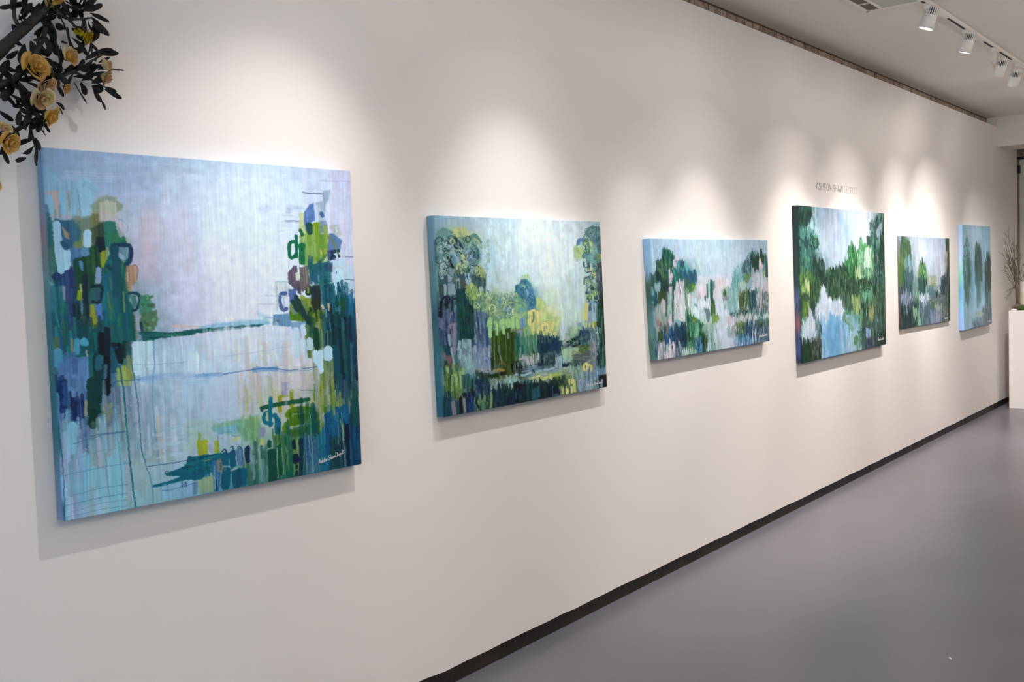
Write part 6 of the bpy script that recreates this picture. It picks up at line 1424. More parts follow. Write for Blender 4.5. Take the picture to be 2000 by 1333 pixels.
PAINT[4] = dict(t=0.04, q=[(6.3355, 2.0227), (6.3634, 0.9826), (8.0478, 2.019), (8.0627, 0.9861)], w=1705.8, h=1036.8, res=(340, 340), sig=(7.8577, 1.0277, 0.01909), tilt=0.014, sw=0.00110,
  left='34444c 2c3c44 2c4448 34484c 3c4c50 3c5854 3c4c58 5c6c98 5c6080 a87080 4c5c84 5468a0 34405c'.split(), ops=[
 ('g',['34484c 5c8484 a8c0e0 b0c0dc b4c4e0 bcd0e8 ccdcec c4dce4 507c6c','34504c 6c9c9c b0c8e0 bcc4dc a8c0e4 c4d4ec d8e4f4 c8d8e8 547c70','34545c 8cc0c4 c4d0e4 bcc4dc acc4e8 ccd8ec e0e8f4 84a8a4 5c9080','3c6468 5c8888 c0d0e4 bcc8e0 b8c8e4 c0d0e4 a4ccb4 7ca494 4c7060','3c6460 4c7c70 8ca8b8 b8c8e4 bccce4 84a48c 7cb488 8cb49c 4c7468','4c6c54 5c8464 54705c a4b4cc 587c64 54806c 5c9470 a4c4a4 4c6c5c','587c5c 445c4c 6c8888 44644c 4c6c54 446050 5c8870 6c9c84 4c6c60','3c5c50 3c5c54 a8bcd0 7c94a0 5c7864 8ca878 5c8c78 6c9480 405c50','44684c 7c9cb0 a4bcdc b0c0d8 9cbcd0 5c9078 7cac9c 6c9474 445c50','7cacbc b4c4dc 8cacc8 7caad4 88b4dc 8cb8cc 6c9c94 6c98b8 445448','3c6458 5c7870 7cacd4 6ca0d0 7cb0d8 9cc4d8 6c8c84 5c88a8 40504c','2c5040 3c4c48 84b0d8 6ca4d0 78acd4 a4c0d8 6c9490 54708c 34483c']),
 ('n',0.06,0.01,0.03),
 ('c',[255,1,1461,1,1393,151,1017,281,746,393,493,436,357,345,354,212,166,137],'b4c4e0 c0cce4 a8c4e8 ccd8ec bcc4dc d0dcf0 b0c8e0',154,17.3,6.3,97.0,'v',0.3,301,0.25,0.5),
 ('p','a8d0d8',0.7,8,[156,129,259,96,254,161,197,179,142,159],0),
 ('p','dfe8f6',0.45,20,[1116,17,1460,11,1379,141,1071,291,1021,224],0),
 ('s','9cc0e8',38.5,69.4,0.5,[766,83],0.9),
 ('p','304c48',0.75,5,[13,-1,232,-1,250,66,202,102,134,120,106,198,160,215,275,196,353,230,326,283,246,283,220,327,320,363,426,372,445,440,542,441,592,419,719,412,824,375,905,348,882,291,966,234,1030,300,1113,291,1130,233,1176,174,1213,251,1299,261,1289,182,1391,181,1410,111,1519,29,1705,-2,1720,575,-48,527],0),
 ('c',[13,1,232,1,226,84,134,120,96,190,9,199],'243c3c 34544c 2c4444 3c6858 4c7c64',132,9.1,3.5,38.2,'v',0.85,302,0.25,0.5),
 ('c',[24,140,166,137,343,212,315,274,231,327,19,344],'4c7c78 5c9c8c 34606c 6cac9c 3c6c60 84b4b4',176,7.4,2.9,38.8,'v',0.8,303,0.25,0.5),
 ('c',[196,188,354,212,338,279,246,275],'4c7c5c 2c5048 3c6c4c',44,9.5,3.6,21.4,'d',0.85,304,0.25,0.5),
 ('c',[24,284,233,301,261,389,186,475,13,429],'3c6c6c 4c8478 5c9c84 345c64 74ac8c',154,8.0,3.1,49.2,'v',0.8,305,0.25,0.5),
 ('c',[219,336,426,368,455,463,255,477],'345450 2c4448 4c6c60 6c9080 3c5c48',101,8.3,3.2,36.0,'v',0.85,306,0.25,0.5),
 ('c',[25,421,178,440,324,478,296,536,6,528],'5c9450 7cac64 4c7c50 3c6048 94b470',110,7.4,2.9,39.0,'v',0.85,307,0.25,0.5),
 ('s','d8d4ac',14.4,5.6,0.9,[97,473,111,513],0.2,0,0),
 ('c',[445,440,823,394,954,424,948,519,464,508],'3c6048 4c7454 34584c 547c5c 2c4c3c',198,9.1,3.3,34.0,'v',0.85,308,0.25,0.5),
 ('c',[825,371,906,338,896,282,966,234,1043,300,1153,310,1087,474,924,471],'4c9c5c 3c7c50 5cac68 44845c 2c6444 7cc088',198,9.6,3.4,42.6,'v',0.8,309,0.25,0.5),
 ('c',[1112,300,1161,184,1227,261,1401,260,1413,310,1152,329],'5ca868 74bc80 4c8c5c 94cc9c',110,9.4,3.2,31.8,'v',0.85,310,0.25,0.5),
 ('c',[1098,300,1504,290,1464,451,1312,528,1058,493],'8cc49c a8d4ac 6cac84 c0e0c0 7cb494 5c9c78',286,9.5,3.3,40.2,'v',0.75,311,0.25,0.5),
 ('c',[1239,290,1384,290,1363,409,1232,408],'c8e4cc b8dcbc d4ecd8',57,10.4,3.5,36.2,'v',0.75,312,0.25,0.5),
 ('c',[1366,102,1520,19,1705,-2,1711,177,1567,249,1385,280],'5c9484 4c8070 7cb4a0 3c6c60 8cbcb4',132,9.2,3.0,36.8,'v',0.8,313,0.25,0.5),
 ('p','b4cce4',0.85,5,[1529,124,1639,61,1651,132,1567,239,1508,219],0),
 ('c',[1603,158,1704,146,1716,351,1562,330],'3c5c4c 2c4c40 5c7c64',66,9.4,3.1,45.6,'v',0.85,314,0.25,0.5),
 ('c',[1406,181,1569,209,1578,330,1441,330],'4c8070 34645c 6ca08c',66,9.1,3.0,45.0,'v',0.85,315,0.25,0.5),
 ('s','d8ccb0',16.8,5.6,0.8,[1539,330,1544,381],0.2,0,0),
 ('c',[1035,435,1174,427,1141,514,1030,512],'b4c89c a4c08c c4d0a4',39,9.2,3.2,35.4,'v',0.8,316,0.25,0.5),
 ('c',[1471,330,1716,351,1720,575,1339,565],'5c8c7c 44705c 6c9c8c 3c5c54 34504c',198,9.3,3.1,53.8,'v',0.8,317,0.25,0.5),
 ('c',[441,489,1284,507,1339,565,438,540],'3c5c48 34503c 4c6c58 2c4438 5c8070',176,10.9,3.9,23.0,'v',0.85,318,0.25,0.5),
 ('p','c8d0e4',0.9,2,[366,538,391,524,426,540],0),
 ('c',[-57,493,392,504,351,574,264,651,216,685,148,682,54,755,-24,768,-70,663],'44604c 5c8458 3c5844 34504c 6c9460 4c7c5c',242,7.4,2.9,46.2,'v',0.85,321,0.25,0.5),
 ('c',[-3,495,172,499,167,577,46,565],'7cac60 94bc70 5c9450 b4c88c',66,7.3,2.9,35.2,'v',0.8,322,0.25,0.5),
 ('p','d4cca4',0.8,5,[89,497,128,498,169,542,156,572,113,549],0),
 ('c',[51,643,150,647,133,733,31,763],'7c9c40 648c48 8cac50',44,6.7,2.6,31.8,'v',0.8,323,0.25,0.5),
 ('c',[439,505,1705,534,1698,659,905,745,803,683,729,624,651,649,552,636,482,578],'3c6048 4c7050 34584c 5c8460 547c64 2c4c3c',418,8.7,3.1,46.2,'v',0.85,324,0.25,0.5),
 ('c',[953,632,1132,638,1124,756,986,749],'9cb47c b4c890 84a468',74,9.1,3.2,43.4,'v',0.85,325,0.25,0.5),
 ('c',[1135,580,1396,577,1390,678,1157,688],'6cac8c 5c947c 84c0a0',74,9.5,3.3,44.2,'v',0.7,326,0.25,0.5),
 ('s','24402f',15.8,5.4,0.85,[1135,584,1206,584,1263,593,1351,586]),
 ('c',[1101,686,1715,638,1692,1035,1369,1031,1216,889,1118,863],'4c6c58 3c5848 5c8070 6c8c64 345040 44605c',374,9.0,3.1,69.6,'v',0.8,327,0.25,0.5),
 ('c',[1314,715,1417,719,1411,820,1322,825],'b4b484 a4ac7c',35,9.0,3.0,40.8,'v',0.7,328,0.25,0.5),
 ('p','c3cfe4',0.92,5,[359,543,390,533,437,541,446,586,527,635,651,649,704,623,740,652,775,710,901,802,896,879,1113,932,996,1032,331,1033,316,905,301,787,246,748,251,677,346,650],0),
 ('c',[253,646,527,635,752,662,771,776,301,787],'c0cce0 ccd4e4 b4c8e0 d4d8e4 bcc8dc',132,10.1,3.8,48.2,'v',0.7,329,0.25,0.5),
 ('s','c9d3e8',35.6,13.5,0.95,[401,544,394,639],0.12,0,0),
 ('p','7cb0d8',0.75,10,[494,766,568,765,669,752,768,823,1032,897,968,1029,331,1033,313,950,370,809,467,806],0),
 ('c',[349,772,901,802,1025,1004,625,1030,331,1028],'70a8d4 84b8dc 9cc4e0 64a0cc 8cb4dc a4bce0',286,10.4,3.9,91.0,'v',0.6,330,0.25,0.5),
 ('c',[493,780,668,771,678,1006,476,1018],'5c9ccc 6ca8d8 74b0dc',66,11.7,4.3,97.8,'v',0.6,331,0.25,0.5),
 ('c',[870,877,1060,889,1023,1034,860,1030],'a4c8dc b4d0e0 94bcd4 bcccdc',66,8.2,2.9,66.8,'v',0.7,332,0.25,0.5),
 ('p','c8cce0',0.93,5,[143,673,192,692,200,746,244,766,247,891,209,933,141,928,121,891,52,930,9,909,13,779,75,765,133,733],0),
 ('c',[20,762,244,766,233,926,20,919],'d0d0e4 bcd4e4 d8d4e4 a4cce0 c4c8e0',101,8.0,3.1,64.2,'v',0.7,333,0.25,0.5),
 ('s','b4d4e0',16.4,6.5,0.8,[29,789,32,902],0.3,0,0),
 ('c',[246,748,360,790,351,907,246,900],'5c8084 7c9ca4 44605c 8ca8b4',66,7.1,2.7,51.0,'v',0.85,334,0.25,0.5),
 ('s','3c5464',9.4,3.6,0.8,[349,803,342,871]),
 ('c',[-13,916,133,892,186,936,168,1037,-11,1034],'2c4c3c 345844 244038 3c6450',132,8.0,3.1,53.4,'v',0.92,335,0.25,0.5),
 ('c',[178,886,340,907,330,1037,156,1036],'445448 5c5c5c 2c3c38 6c7c6c 34443c',132,7.0,2.7,54.4,'v',0.88,336,0.25,0.5),
 ('s','746068',8.1,3.1,0.8,[271,884,279,929]),
 ('s','5c9470',22.4,8.1,0.88,[826,736,785,758,809,797,860,824],0.15,0.15,0.15),
 ('s','5c9464',26.6,9.5,0.88,[839,742,905,740],0.15,0.15,0.15),
 ('s','84b49c',33.8,12.0,0.88,[944,776,912,851,951,873],0.15,0.15,0.15),
 ('s','74b0a0',41.3,14.6,0.88,[971,767,1081,783],0.15,0.15,0.15),
 ('s','74b08c',32.5,11.3,0.88,[1153,747,1132,864],0.15,0.15,0.15),
 ('s','4c7c50',31.0,10.8,0.88,[1087,896,1157,910],0.15,0.15,0.15),
 ('s','5c9460',45.6,16.1,0.88,[1029,936,1013,979],0.15,0.15,0.15),
 ('s','6ca47c',18.1,6.4,0.88,[1042,957,1044,1026],0.15,0.15,0.15),
 ('s','8cb894',26.4,9.5,0.88,[836,780,848,809],0.15,0.15,0.15),
 ('s','2c4c34',9.7,3.4,0.8,[1013,969,1026,985]),
 ('c',[1086,920,1228,920,1221,1035,1079,1028],'6c9c98 5c8c7c 84b0b4 4c6c64',57,8.6,3.0,56.2,'v',0.8,337,0.25,0.5),
 ('s','b4d0e0',21.1,7.4,0.8,[1101,1015,1107,1031]),
 ('s','94b4dc',48.0,16.5,0.93,[1266,897,1270,948],0.12,0,0),
 ('s','94b4dc',29.5,10.1,0.9,[1332,897,1321,951]),
 ('s','3c5870',11.7,4.0,0.9,[1277,963,1280,974]),
 ('s','9cc4e4',29.2,10.0,0.95,[1271,978,1269,1013],0.12,0,0),
 ('c',[1162,836,1233,841,1222,1030,1150,1024],'4c6c58 5c7c7c 3c5c50',44,7.9,2.7,60.4,'v',0.8,338,0.25,0.5),
 ('c',[1212,959,1463,966,1458,1048,1207,1033],'4c5c74 5c6c8c 3c4c54',52,8.1,2.8,49.2,'v',0.75,339,0.25,0.5),
 ('c',[1434,944,1706,941,1700,1040,1443,1037],'34483c 3c5044 2c3c34',74,9.4,3.1,46.2,'v',0.85,340,0.25,0.5),
 ('f',8,1.4,0.8,1.15,-0.06),
]) 
PAINT[5] = dict(t=0.022, q=[(8.4889, 1.85), (8.5047, 1.0803), (9.9537, 1.8444), (9.9645, 1.0693)], w=1462.3, h=772.6, res=(240, 230), sig=(9.7771, 1.0937, 0.01569), tilt=0.028, sw=0.00110,
  left='9ca4b8 8a8c90 7c8468 6c7c50 607050 4c5c58 5c5c68 64545c 5c4444 4c3c3c'.split(), ops=[
 ('g',['a4b4d0 a4b8d4 b4c8dc b8c8e0 b0c0e0 acbcdc a4b4d8 8c9cac','6c947c 84a8a0 c0d0e0 c8d8e4 b8c4e0 b4c0dc a8b4dc 5c7c68','5c8c50 6c9480 b4c8dc ccd8e4 b8c4e4 b8c0e0 b0b8d8 848c7c','6c9448 7ca4ac b4c4d8 b4c8cc b8c4e4 b8bcdc b4b8d8 5c7868','6c9444 5c8c98 a4bccc 6c9c68 b4c0d8 b8bcdc b8b8d4 4c6860','5c8c50 4c7c88 8ca4b4 5c8c64 9cac88 b0b8d0 b4b4c8 44605c','4c6868 4c7480 6c949c 3c6c68 7c9ca0 849ca8 7c8c9c 486468','4c6470 8094b4 7c9ca4 a8b4d0 7c98a4 7c9094 6c8084 44645c','4c6870 6c84a4 5c807c a4b8d0 6c9484 748c84 6c8484 486454','34545c 3c5860 6c9484 5c7c90 7c98ac 7c8cac 84909c 48644c','2c484c 3c5c68 84b49c 5c809c 6c84ac 7484ac 74888c 4c6c54']),
 ('n',0.07,0,0.03),
 ('c',[287,13,1347,4,1304,351,1124,489,746,452,667,235,534,221,460,366,352,364,278,162],'b4c4e0 c4d4e4 b0bce0 d0dce8 bcc0e0',96,28.4,8.4,137.6,'v',0.35,401,0.25,0.5),
 ('c',[-4,67,161,27,243,52,297,207,307,403,14,423],'5c8c54 4c7c48 74a05c 3c6454 6c9c74',144,17.6,5.5,91.0,'v',0.75,402,0.25,0.5),
 ('s','b4d08c',10.2,3.2,0.7,[72,79,70,238]),
 ('p','5c9438',0.7,5,[-5,244,107,245,107,418,5,416],0),
 ('c',[130,200,318,201,310,351,142,348],'7cacb8 8cbcc8 5c8c9c',52,12.6,3.9,86.4,'v',0.8,403,0.25,0.5),
 ('c',[103,309,333,312,344,502,71,495],'3c6474 4c7c8c 34585c 5c8c94',105,11.5,3.6,91.8,'v',0.8,404,0.25,0.5),
 ('c',[483,340,510,261,601,215,689,255,728,370,703,411,501,420],'5ca458 74b45c 4c8c5c 3c6c50 8cbc6c',144,12.3,3.7,47.4,'v',0.85,405,0.25,0.5),
 ('c',[481,380,727,384,743,513,473,526],'34605c 3c7068 2c5454 4c8078',96,12.3,3.7,84.4,'v',0.85,406,0.25,0.5),
 ('c',[329,390,479,406,473,513,322,508],'7cacac 8cbcb4 6c9c94',43,10.8,3.3,77.8,'v',0.75,407,0.25,0.5),
 ('s','94c8c8',25.1,7.5,0.75,[724,438,708,519]),
 ('c',[822,338,1010,340,1017,445,816,440],'b4c468 c4cc7c 9cb46c a4bc7c',81,14.2,4.1,32.4,'d',0.8,408,0.25,0.5),
 ('c',[770,439,1029,445,1025,528,766,521],'5c8c94 4c7c80 7ca4ac',57,11.8,3.4,54.0,'v',0.8,409,0.25,0.5),
 ('c',[1347,4,1454,3,1456,368,1355,352,1391,139],'4c7048 3c5c48 5c7c54',62,14.0,3.9,84.0,'v',0.85,410,0.25,0.5),
 ('c',[1302,146,1391,139,1384,267,1309,259],'9c9c8c b4ac98',28,13.9,3.9,39.0,'v',0.8,411,0.25,0.5),
 ('c',[1228,379,1471,325,1461,541,1025,521],'4c6474 3c5464 5c7c84 344c54',144,13.8,3.9,72.6,'v',0.85,412,0.25,0.5),
 ('s','dccccc',36.6,10.5,0.6,[1100,467,1124,489],0.4,0,0),
 ('s','34505c',36.2,10.5,0.8,[1039,487,1049,522]),
 ('c',[-6,422,117,425,110,528,-12,524],'4c5c74 5c7080',38,11.2,3.5,50.4,'v',0.8,413,0.25,0.5),
 ('c',[10,499,301,501,295,599,23,615],'8c9cc4 a4b4d8 7488ac',81,11.4,3.6,76.2,'v',0.8,414,0.25,0.5),
 ('c',[322,508,517,514,507,694,313,653],'7ca494 8cb4a0 5c8c80',72,12.0,3.6,78.0,'v',0.8,415,0.25,0.5),
 ('c',[517,527,788,528,760,616,511,627],'c4cce4 dce0f0 a8b8d8 b4c8d8',81,12.4,3.7,69.0,'v',0.85,416,0.25,0.5),
 ('c',[789,515,1321,530,1343,580,810,563],'a4acb4 5c7478 8c9c9c 3c545c',105,9.7,2.8,76.0,'h',0.85,417,0.25,0.5),
 ('c',[787,556,1344,566,1363,703,803,680],'5c7c74 7c9488 4c6468 8ca490 3c5458',168,10.9,3.2,49.4,'d',0.85,418,0.25,0.5),
 ('c',[809,570,974,575,946,658,804,659],'5c8c60 4c7c54',33,14.1,4.1,43.4,'v',0.8,419,0.25,0.5),
 ('c',[972,617,1216,619,1187,689,969,680],'94aca0 a4b4ac',48,14.6,4.2,44.0,'v',0.7,420,0.25,0.5),
 ('c',[4,589,491,593,457,792,-7,774],'2c4c54 34585c 3c6c64 244048 5c8c78',264,10.6,3.3,102.6,'v',0.85,421,0.25,0.5),
 ('s','8ca4cc',22.9,7.1,0.8,[139,568,166,647]),
 ('c',[315,626,445,631,376,695],'84b494 94c0a4',24,11.9,3.6,52.0,'v',0.8,422,0.25,0.5),
 ('c',[442,671,597,678,569,778,458,779],'84bca4 94c8b4 6ca494',48,11.1,3.4,84.2,'v',0.8,423,0.25,0.5),
 ('c',[512,607,877,621,868,786,569,778],'5c8094 4c7084 7ca0ac 3c6470',144,11.4,3.4,96.2,'v',0.8,424,0.25,0.5),
 ('c',[827,674,1212,690,1207,789,821,777],'7c8cb4 6c7ca4 8c9cbc 5c6c98 9ca4bc',144,12.1,3.5,87.8,'v',0.8,425,0.25,0.5),
 ('s','a8acc4',22.0,6.3,0.7,[1089,692,1097,769]),
 ('c',[1188,675,1454,671,1457,772,1208,775],'6c8478 5c7468 849488 486450',120,12.7,3.6,61.8,'v',0.8,426,0.25,0.5),
 ('c',[1393,353,1477,354,1462,773,1390,769],'3c6448 34543c 4c7454',72,14.1,4.0,113.0,'v',0.8,427,0.25,0.5),
 ('f',8,1,0.6,1.1,-0.08),
]) 
PAINT[6] = dict(t=0.042, q=[(10.339, 1.9823), (10.3545, 0.9533), (11.4212, 1.9837), (11.4743, 0.9602)], w=1101.0, h=1026.8, res=(180, 250), sig=(11.3151, 0.9799, 0.01436), tilt=0.044, sw=0.00120,
  left='a4c0e4 b0c8ec b8d0f0 a8d0e0 7cc4b4 6ca4c8 84bcdc 8cb4ec 90b4f0'.split(), ops=[
 ('g',['8cb0cc 94b4d0 98b4cc 90b0c8 80a8bc 7ca0b8','8cb4d0 a4bcd4 a8c0d8 98b8d0 84a8c0 78a0b8','88b0d0 88b0c4 a8c0dc 84a0b0 8cb0cc 7ca8c4','7cacd0 7cacb4 a4c4e0 78989c 94b8d8 749cac','78a8cc 5c8888 8cb8dc 5c7c7c 7cacd0 5c8488','7cb0d8 6c9ca4 84b8dc 5c8484 7cb0d4 507474','7cb4dc 6ca0b0 8cc0e4 6c9498 88b8dc 547c80','7cb8dc 7cacc0 94c4e8 7cacbc 8cbce0 688890','84bce0 84b4cc 9cc8ec 94c4dc 8cb8d8 6c8c98','8cb4dc 8cb4cc 9cc8e8 9cc0c4 809cb0 5c7078','8cb0d8 94b8d8 7c9cb4 5c7488 6c8498 5c7080']),
 ('n',0.06,0,0.03),
 ('c',[13,8,1079,6,999,1005,-4,1001],'94b8d4 a4c4dc 84b0cc 8cb8dc 98bcd0',120,26.4,6.8,174.8,'v',0.35,501,0.25,0.5),
 ('c',[135,118,184,100,229,169,255,299,282,402,26,399,50,230],'3c8c74 2c6454 4ca484 34544c 2c4844',140,15.4,4.1,64.6,'d',0.85,502,0.25,0.5),
 ('c',[11,382,250,385,289,557,181,756,104,719,18,549],'3c6c64 4c8478 345454 5c948c',120,13.4,3.5,105.8,'v',0.75,503,0.25,0.5),
 ('c',[181,469,311,454,304,574,207,571],'4c7464 3c6458',24,17.5,4.6,50.0,'d',0.75,504,0.25,0.5),
 ('c',[491,247,596,212,697,265,739,408,712,550,471,561,458,343],'44605c 345450 3c6c5c 4c5c58',180,18.6,4.8,81.4,'v',0.85,505,0.25,0.5),
 ('c',[506,545,677,549,626,792,525,771],'5c8c94 4c7c80',48,16.4,4.2,116.4,'v',0.6,506,0.25,0.5),
 ('c',[943,320,1071,330,1070,577,985,719,843,687,845,419],'3c5450 344c4c 4c6460 2c443c',180,17.5,4.3,90.8,'v',0.85,507,0.25,0.5),
 ('c',[826,686,1024,693,1010,863,868,839],'5c7c84 4c6c70',48,15.1,3.7,96.8,'v',0.7,508,0.25,0.5),
 ('s','4c7c8c',24.8,6.3,0.7,[718,462,842,459]),
 ('c',[332,939,549,926,719,945,678,1037,311,1022],'5c7894 4c6880 6c88a0 7c98b4',100,18.1,4.6,49.8,'d',0.8,509,0.25,0.5),
 ('c',[724,875,1083,867,1071,1018,714,1014],'6c7c90 5c6c7c 7c8c9c 4c6058',120,17.1,4.2,80.8,'v',0.8,510,0.25,0.5),
 ('c',[419,868,723,884,719,945,415,927],'94b4ac a4c0bc',28,22.4,5.7,141.6,'h',0.5,511,0.25,0.5),
 ('f',9,1.5,0.85,1.05,0.05),
]) 


# ================================================================ paintings
def canvas_mat():
    m = bpy.data.materials.new('acrylic_on_canvas'); m.use_nodes = True; nt = m.node_tree; b = nt.nodes['Principled BSDF']
    b.inputs['Roughness'].default_value = .55; b.inputs['Specular IOR Level'].default_value = .22
    a = nt.nodes.new('ShaderNodeVertexColor'); a.layer_name = 'paint'; nt.links.new(a.outputs[0], b.inputs['Base Color'])
    tc = nt.nodes.new('ShaderNodeTexCoord'); n = nt.nodes.new('ShaderNodeTexNoise'); n.inputs['Scale'].default_value = 420; nt.links.new(tc.outputs['Object'], n.inputs[0])
    bp = nt.nodes.new('ShaderNodeBump'); bp.inputs['Strength'].default_value = .12; bp.inputs['Distance'].default_value = .002
    nt.links.new(n.outputs[0], bp.inputs['Height']); nt.links.new(bp.outputs[0], b.inputs['Normal'])
    return m
M['canvas'] = canvas_mat()
M['linen'] = mat('raw_canvas', 'd8d0c0', .8)

def lin(a): return np.where(a <= .04045, a/12.92, ((a+.055)/1.055)**2.4)

SIG = [[(0,0),(.35,1),(.6,.1)],[(.1,.35),(.6,.4)],[(.95,.55),(.75,.45),(.95,.25),(.7,.05)],[(1.15,1.1),(1.1,0),(1.25,.45),(1.45,.4),(1.45,0)],[(1.75,.95),(1.65,.2),(1.8,0)],[(1.55,.6),(1.95,.65)],
 [(2.1,.4),(1.95,.1),(2.2,.05),(2.2,.4),(2.0,.45)],[(2.4,.45),(2.4,0),(2.45,.4),(2.65,.4),(2.7,.05)],[(3.3,.95),(2.95,.95),(3.0,.5),(3.3,.4),(3.1,0),(2.85,.1)],[(3.5,1.05),(3.45,0),(3.55,.4),(3.75,.4),(3.75,0)],
 [(4.15,.45),(3.9,.35),(3.95,0),(4.15,.4),(4.2,.05),(4.35,.3)],[(4.4,.45),(4.45,.05),(4.6,.4),(4.7,.05),(4.85,.5)],[(5.1,1),(5.05,0),(5.5,.3),(5.4,.85),(5.0,1)],[(5.6,.2),(5.85,.35),(5.65,.5),(5.6,.05),(5.9,.1)],
 [(6.2,.45),(6.0,.35),(6.2,.15),(6.0,.0)],[(6.35,.45),(6.3,-.4)],[(6.35,.4),(6.6,.35),(6.4,.05)],[(6.85,.4),(6.7,.1),(6.95,.1),(6.85,.4)],[(7.2,1),(7.15,.1),(7.35,0)],[(7.0,.65),(7.6,.75)]]

def painting(k, label):
    D = PAINT[k]; TL, BL, TR, BR = [Vector((a[0], -D['t'], a[1])) for a in D['q']]; t = D['t']
    W, H = D['res']; cv = Canvas(D['w'], D['h'], W, H, k*10); cv.run(D['ops'])
    org = Vector(((TL.x+BR.x)/2, -.002, BL.z))
    root = empty('painting', org, label, 'painting')
    # grid of the painted face, rolled over all four edges so the sides carry the paint too
    n = 3                                                  # rows of cells down each side
    img = lin(np.clip(cv.img, 0, 1))*D.get('gain', 1.0)
    gx = np.arange(-n, W+n); gy = np.arange(-n, H+n)
    GX, GY = np.meshgrid(gx, gy)
    u = np.clip(GX/(W-1), 0, 1); v = np.clip(GY/(H-1), 0, 1)
    def bl(i): return (TL[i]*(1-u)+TR[i]*u)*(1-v)+(BL[i]*(1-u)+BR[i]*u)*v
    ox = np.maximum(-GX, GX-(W-1)).clip(0); oy = np.maximum(-GY, GY-(H-1)).clip(0)
    side = np.maximum(ox, oy)/n
    X = bl(0)-org.x; Z = bl(2)-org.z
    rel = cv.rel[np.clip(GY, 0, H-1), np.clip(GX, 0, W-1)]
    Y = -t-rel*.0003+side*(t-.002)-org.y
    Y = np.minimum(Y, -.0005)
    col = img[np.clip(GY, 0, H-1), np.clip(GX, 0, W-1)]
    # the left edge of each canvas is painted in its own way
    lc = lin(np.array([hexc(c) for c in D['left']])); tt = v[:, 0]*(len(lc)-1); i0 = np.clip(tt.astype(int), 0, len(lc)-2); ff = (tt-i0)[:, None]
    lcol = lc[i0]*(1-ff)+lc[i0+1]*ff
    noise = 1+.16*cv.vn[np.clip(gy, 0, H-1), 3][:, None]
    for j in range(n): col[:, j] = lcol*noise
    hh, ww = X.shape
    co = np.stack([X, Y, Z], -1).reshape(-1, 3).astype(np.float32)
    ids = np.arange(hh*ww).reshape(hh, ww)
    q = np.stack([ids[:-1, :-1], ids[1:, :-1], ids[1:, 1:], ids[:-1, 1:]], -1).reshape(-1, 4).astype(np.int32)
    me = bpy.data.meshes.new('canvas'); me.vertices.add(len(co)); me.vertices.foreach_set('co', co.ravel())
    me.loops.add(q.size); me.loops.foreach_set('vertex_index', q.ravel())
    me.polygons.add(len(q)); me.polygons.foreach_set('loop_start', np.arange(0, q.size, 4, dtype=np.int32)); me.polygons.foreach_set('loop_total', np.full(len(q), 4, dtype=np.int32))
    me.update(calc_edges=True)
    ca = me.color_attributes.new('paint', 'FLOAT_COLOR', 'POINT')
    ca.data.foreach_set('color', np.concatenate([col.reshape(-1, 3), np.ones((hh*ww, 1))], 1).astype(np.float32).ravel())
    link('canvas', me, M['canvas'], root)
    # stretcher bars behind the canvas
    bm = bmesh.new(); iw = .04
    P4 = [Vector((p.x-org.x, 0, p.z-org.z)) for p in (TL, TR, BR, BL)]; c = sum(P4, Vector())/4
    out = [p+(c-p).normalized()*.006 for p in P4]; inn = [p+(c-p).normalized()*iw*1.4 for p in P4]
    ya, yb = -t+.006+.002, -.0003+.0
    vv = [[bm.verts.new((p.x, yy, p.z)) for p in ring] for yy in (ya, yb) for ring in (out, inn)]
    fo, fi, bo, bi = vv
    for i in range(4):
        j = (i+1) % 4
        bm.faces.new((fo[i], fo[j], fi[j], fi[i])); bm.faces.new((bo[i], bi[i], bi[j], bo[j]))
        bm.faces.new((fo[i], bo[i], bo[j], fo[j])); bm.faces.new((fi[i], fi[j], bi[j], bi[i]))
    link('stretcher_frame', mesh_bm('stretcher_frame', bm), M['linen'], root)
    # signature in the lower right corner
    sx, sz, sh = D['sig']; bm = bmesh.new()
    for st in SIG:
        P = [Vector((sx+a*sh, -t-.0016-org.y, sz+b*sh*1.0+a*sh*D.get('tilt', .03))) for a, b in st]
        P = [Vector((p.x-org.x, p.y, p.z-org.z)) for p in P]; w = D['sw']
        E = [2*P[0]-P[1]]+P+[2*P[-1]-P[-2]]; O = []
        for i in range(1, len(E)-2):
            for s_ in (0, .33, .66):
                O.append(.5*(2*E[i]+(E[i+1]-E[i-1])*s_+(2*E[i-1]-5*E[i]+4*E[i+1]-E[i+2])*s_*s_+(3*E[i]-E[i-1]-3*E[i+1]+E[i+2])*s_**3))
        O.append(P[-1]); tube(bm, O, w, 5)
    for v_ in bm.verts: v_.co.y = (v_.co.y-(-t-.0016-org.y))*.3+(-t-.0016-org.y)
    link('signature', mesh_bm('signature', bm), M['sign'], root)
    root.children[-1]['label'] = 'pale handwritten signature'
    return root
LABELS = {1: 'large square canvas of pale lake between teal and green blocky trees',
          2: 'canvas of misty lake with pale green and blue rounded trees, second painting from left',
          3: 'low wide canvas of lilac water between dark green drooping trees',
          4: 'tall dark green riverbank canvas with bright blue water, under the wall lettering',
          5: 'small canvas of violet sky with one bright green tree in the middle',
          6: 'narrow pale blue canvas of three dark cypress trees, nearest the plinth'}
for k in sorted(PAINT): painting(k, LABELS[k])

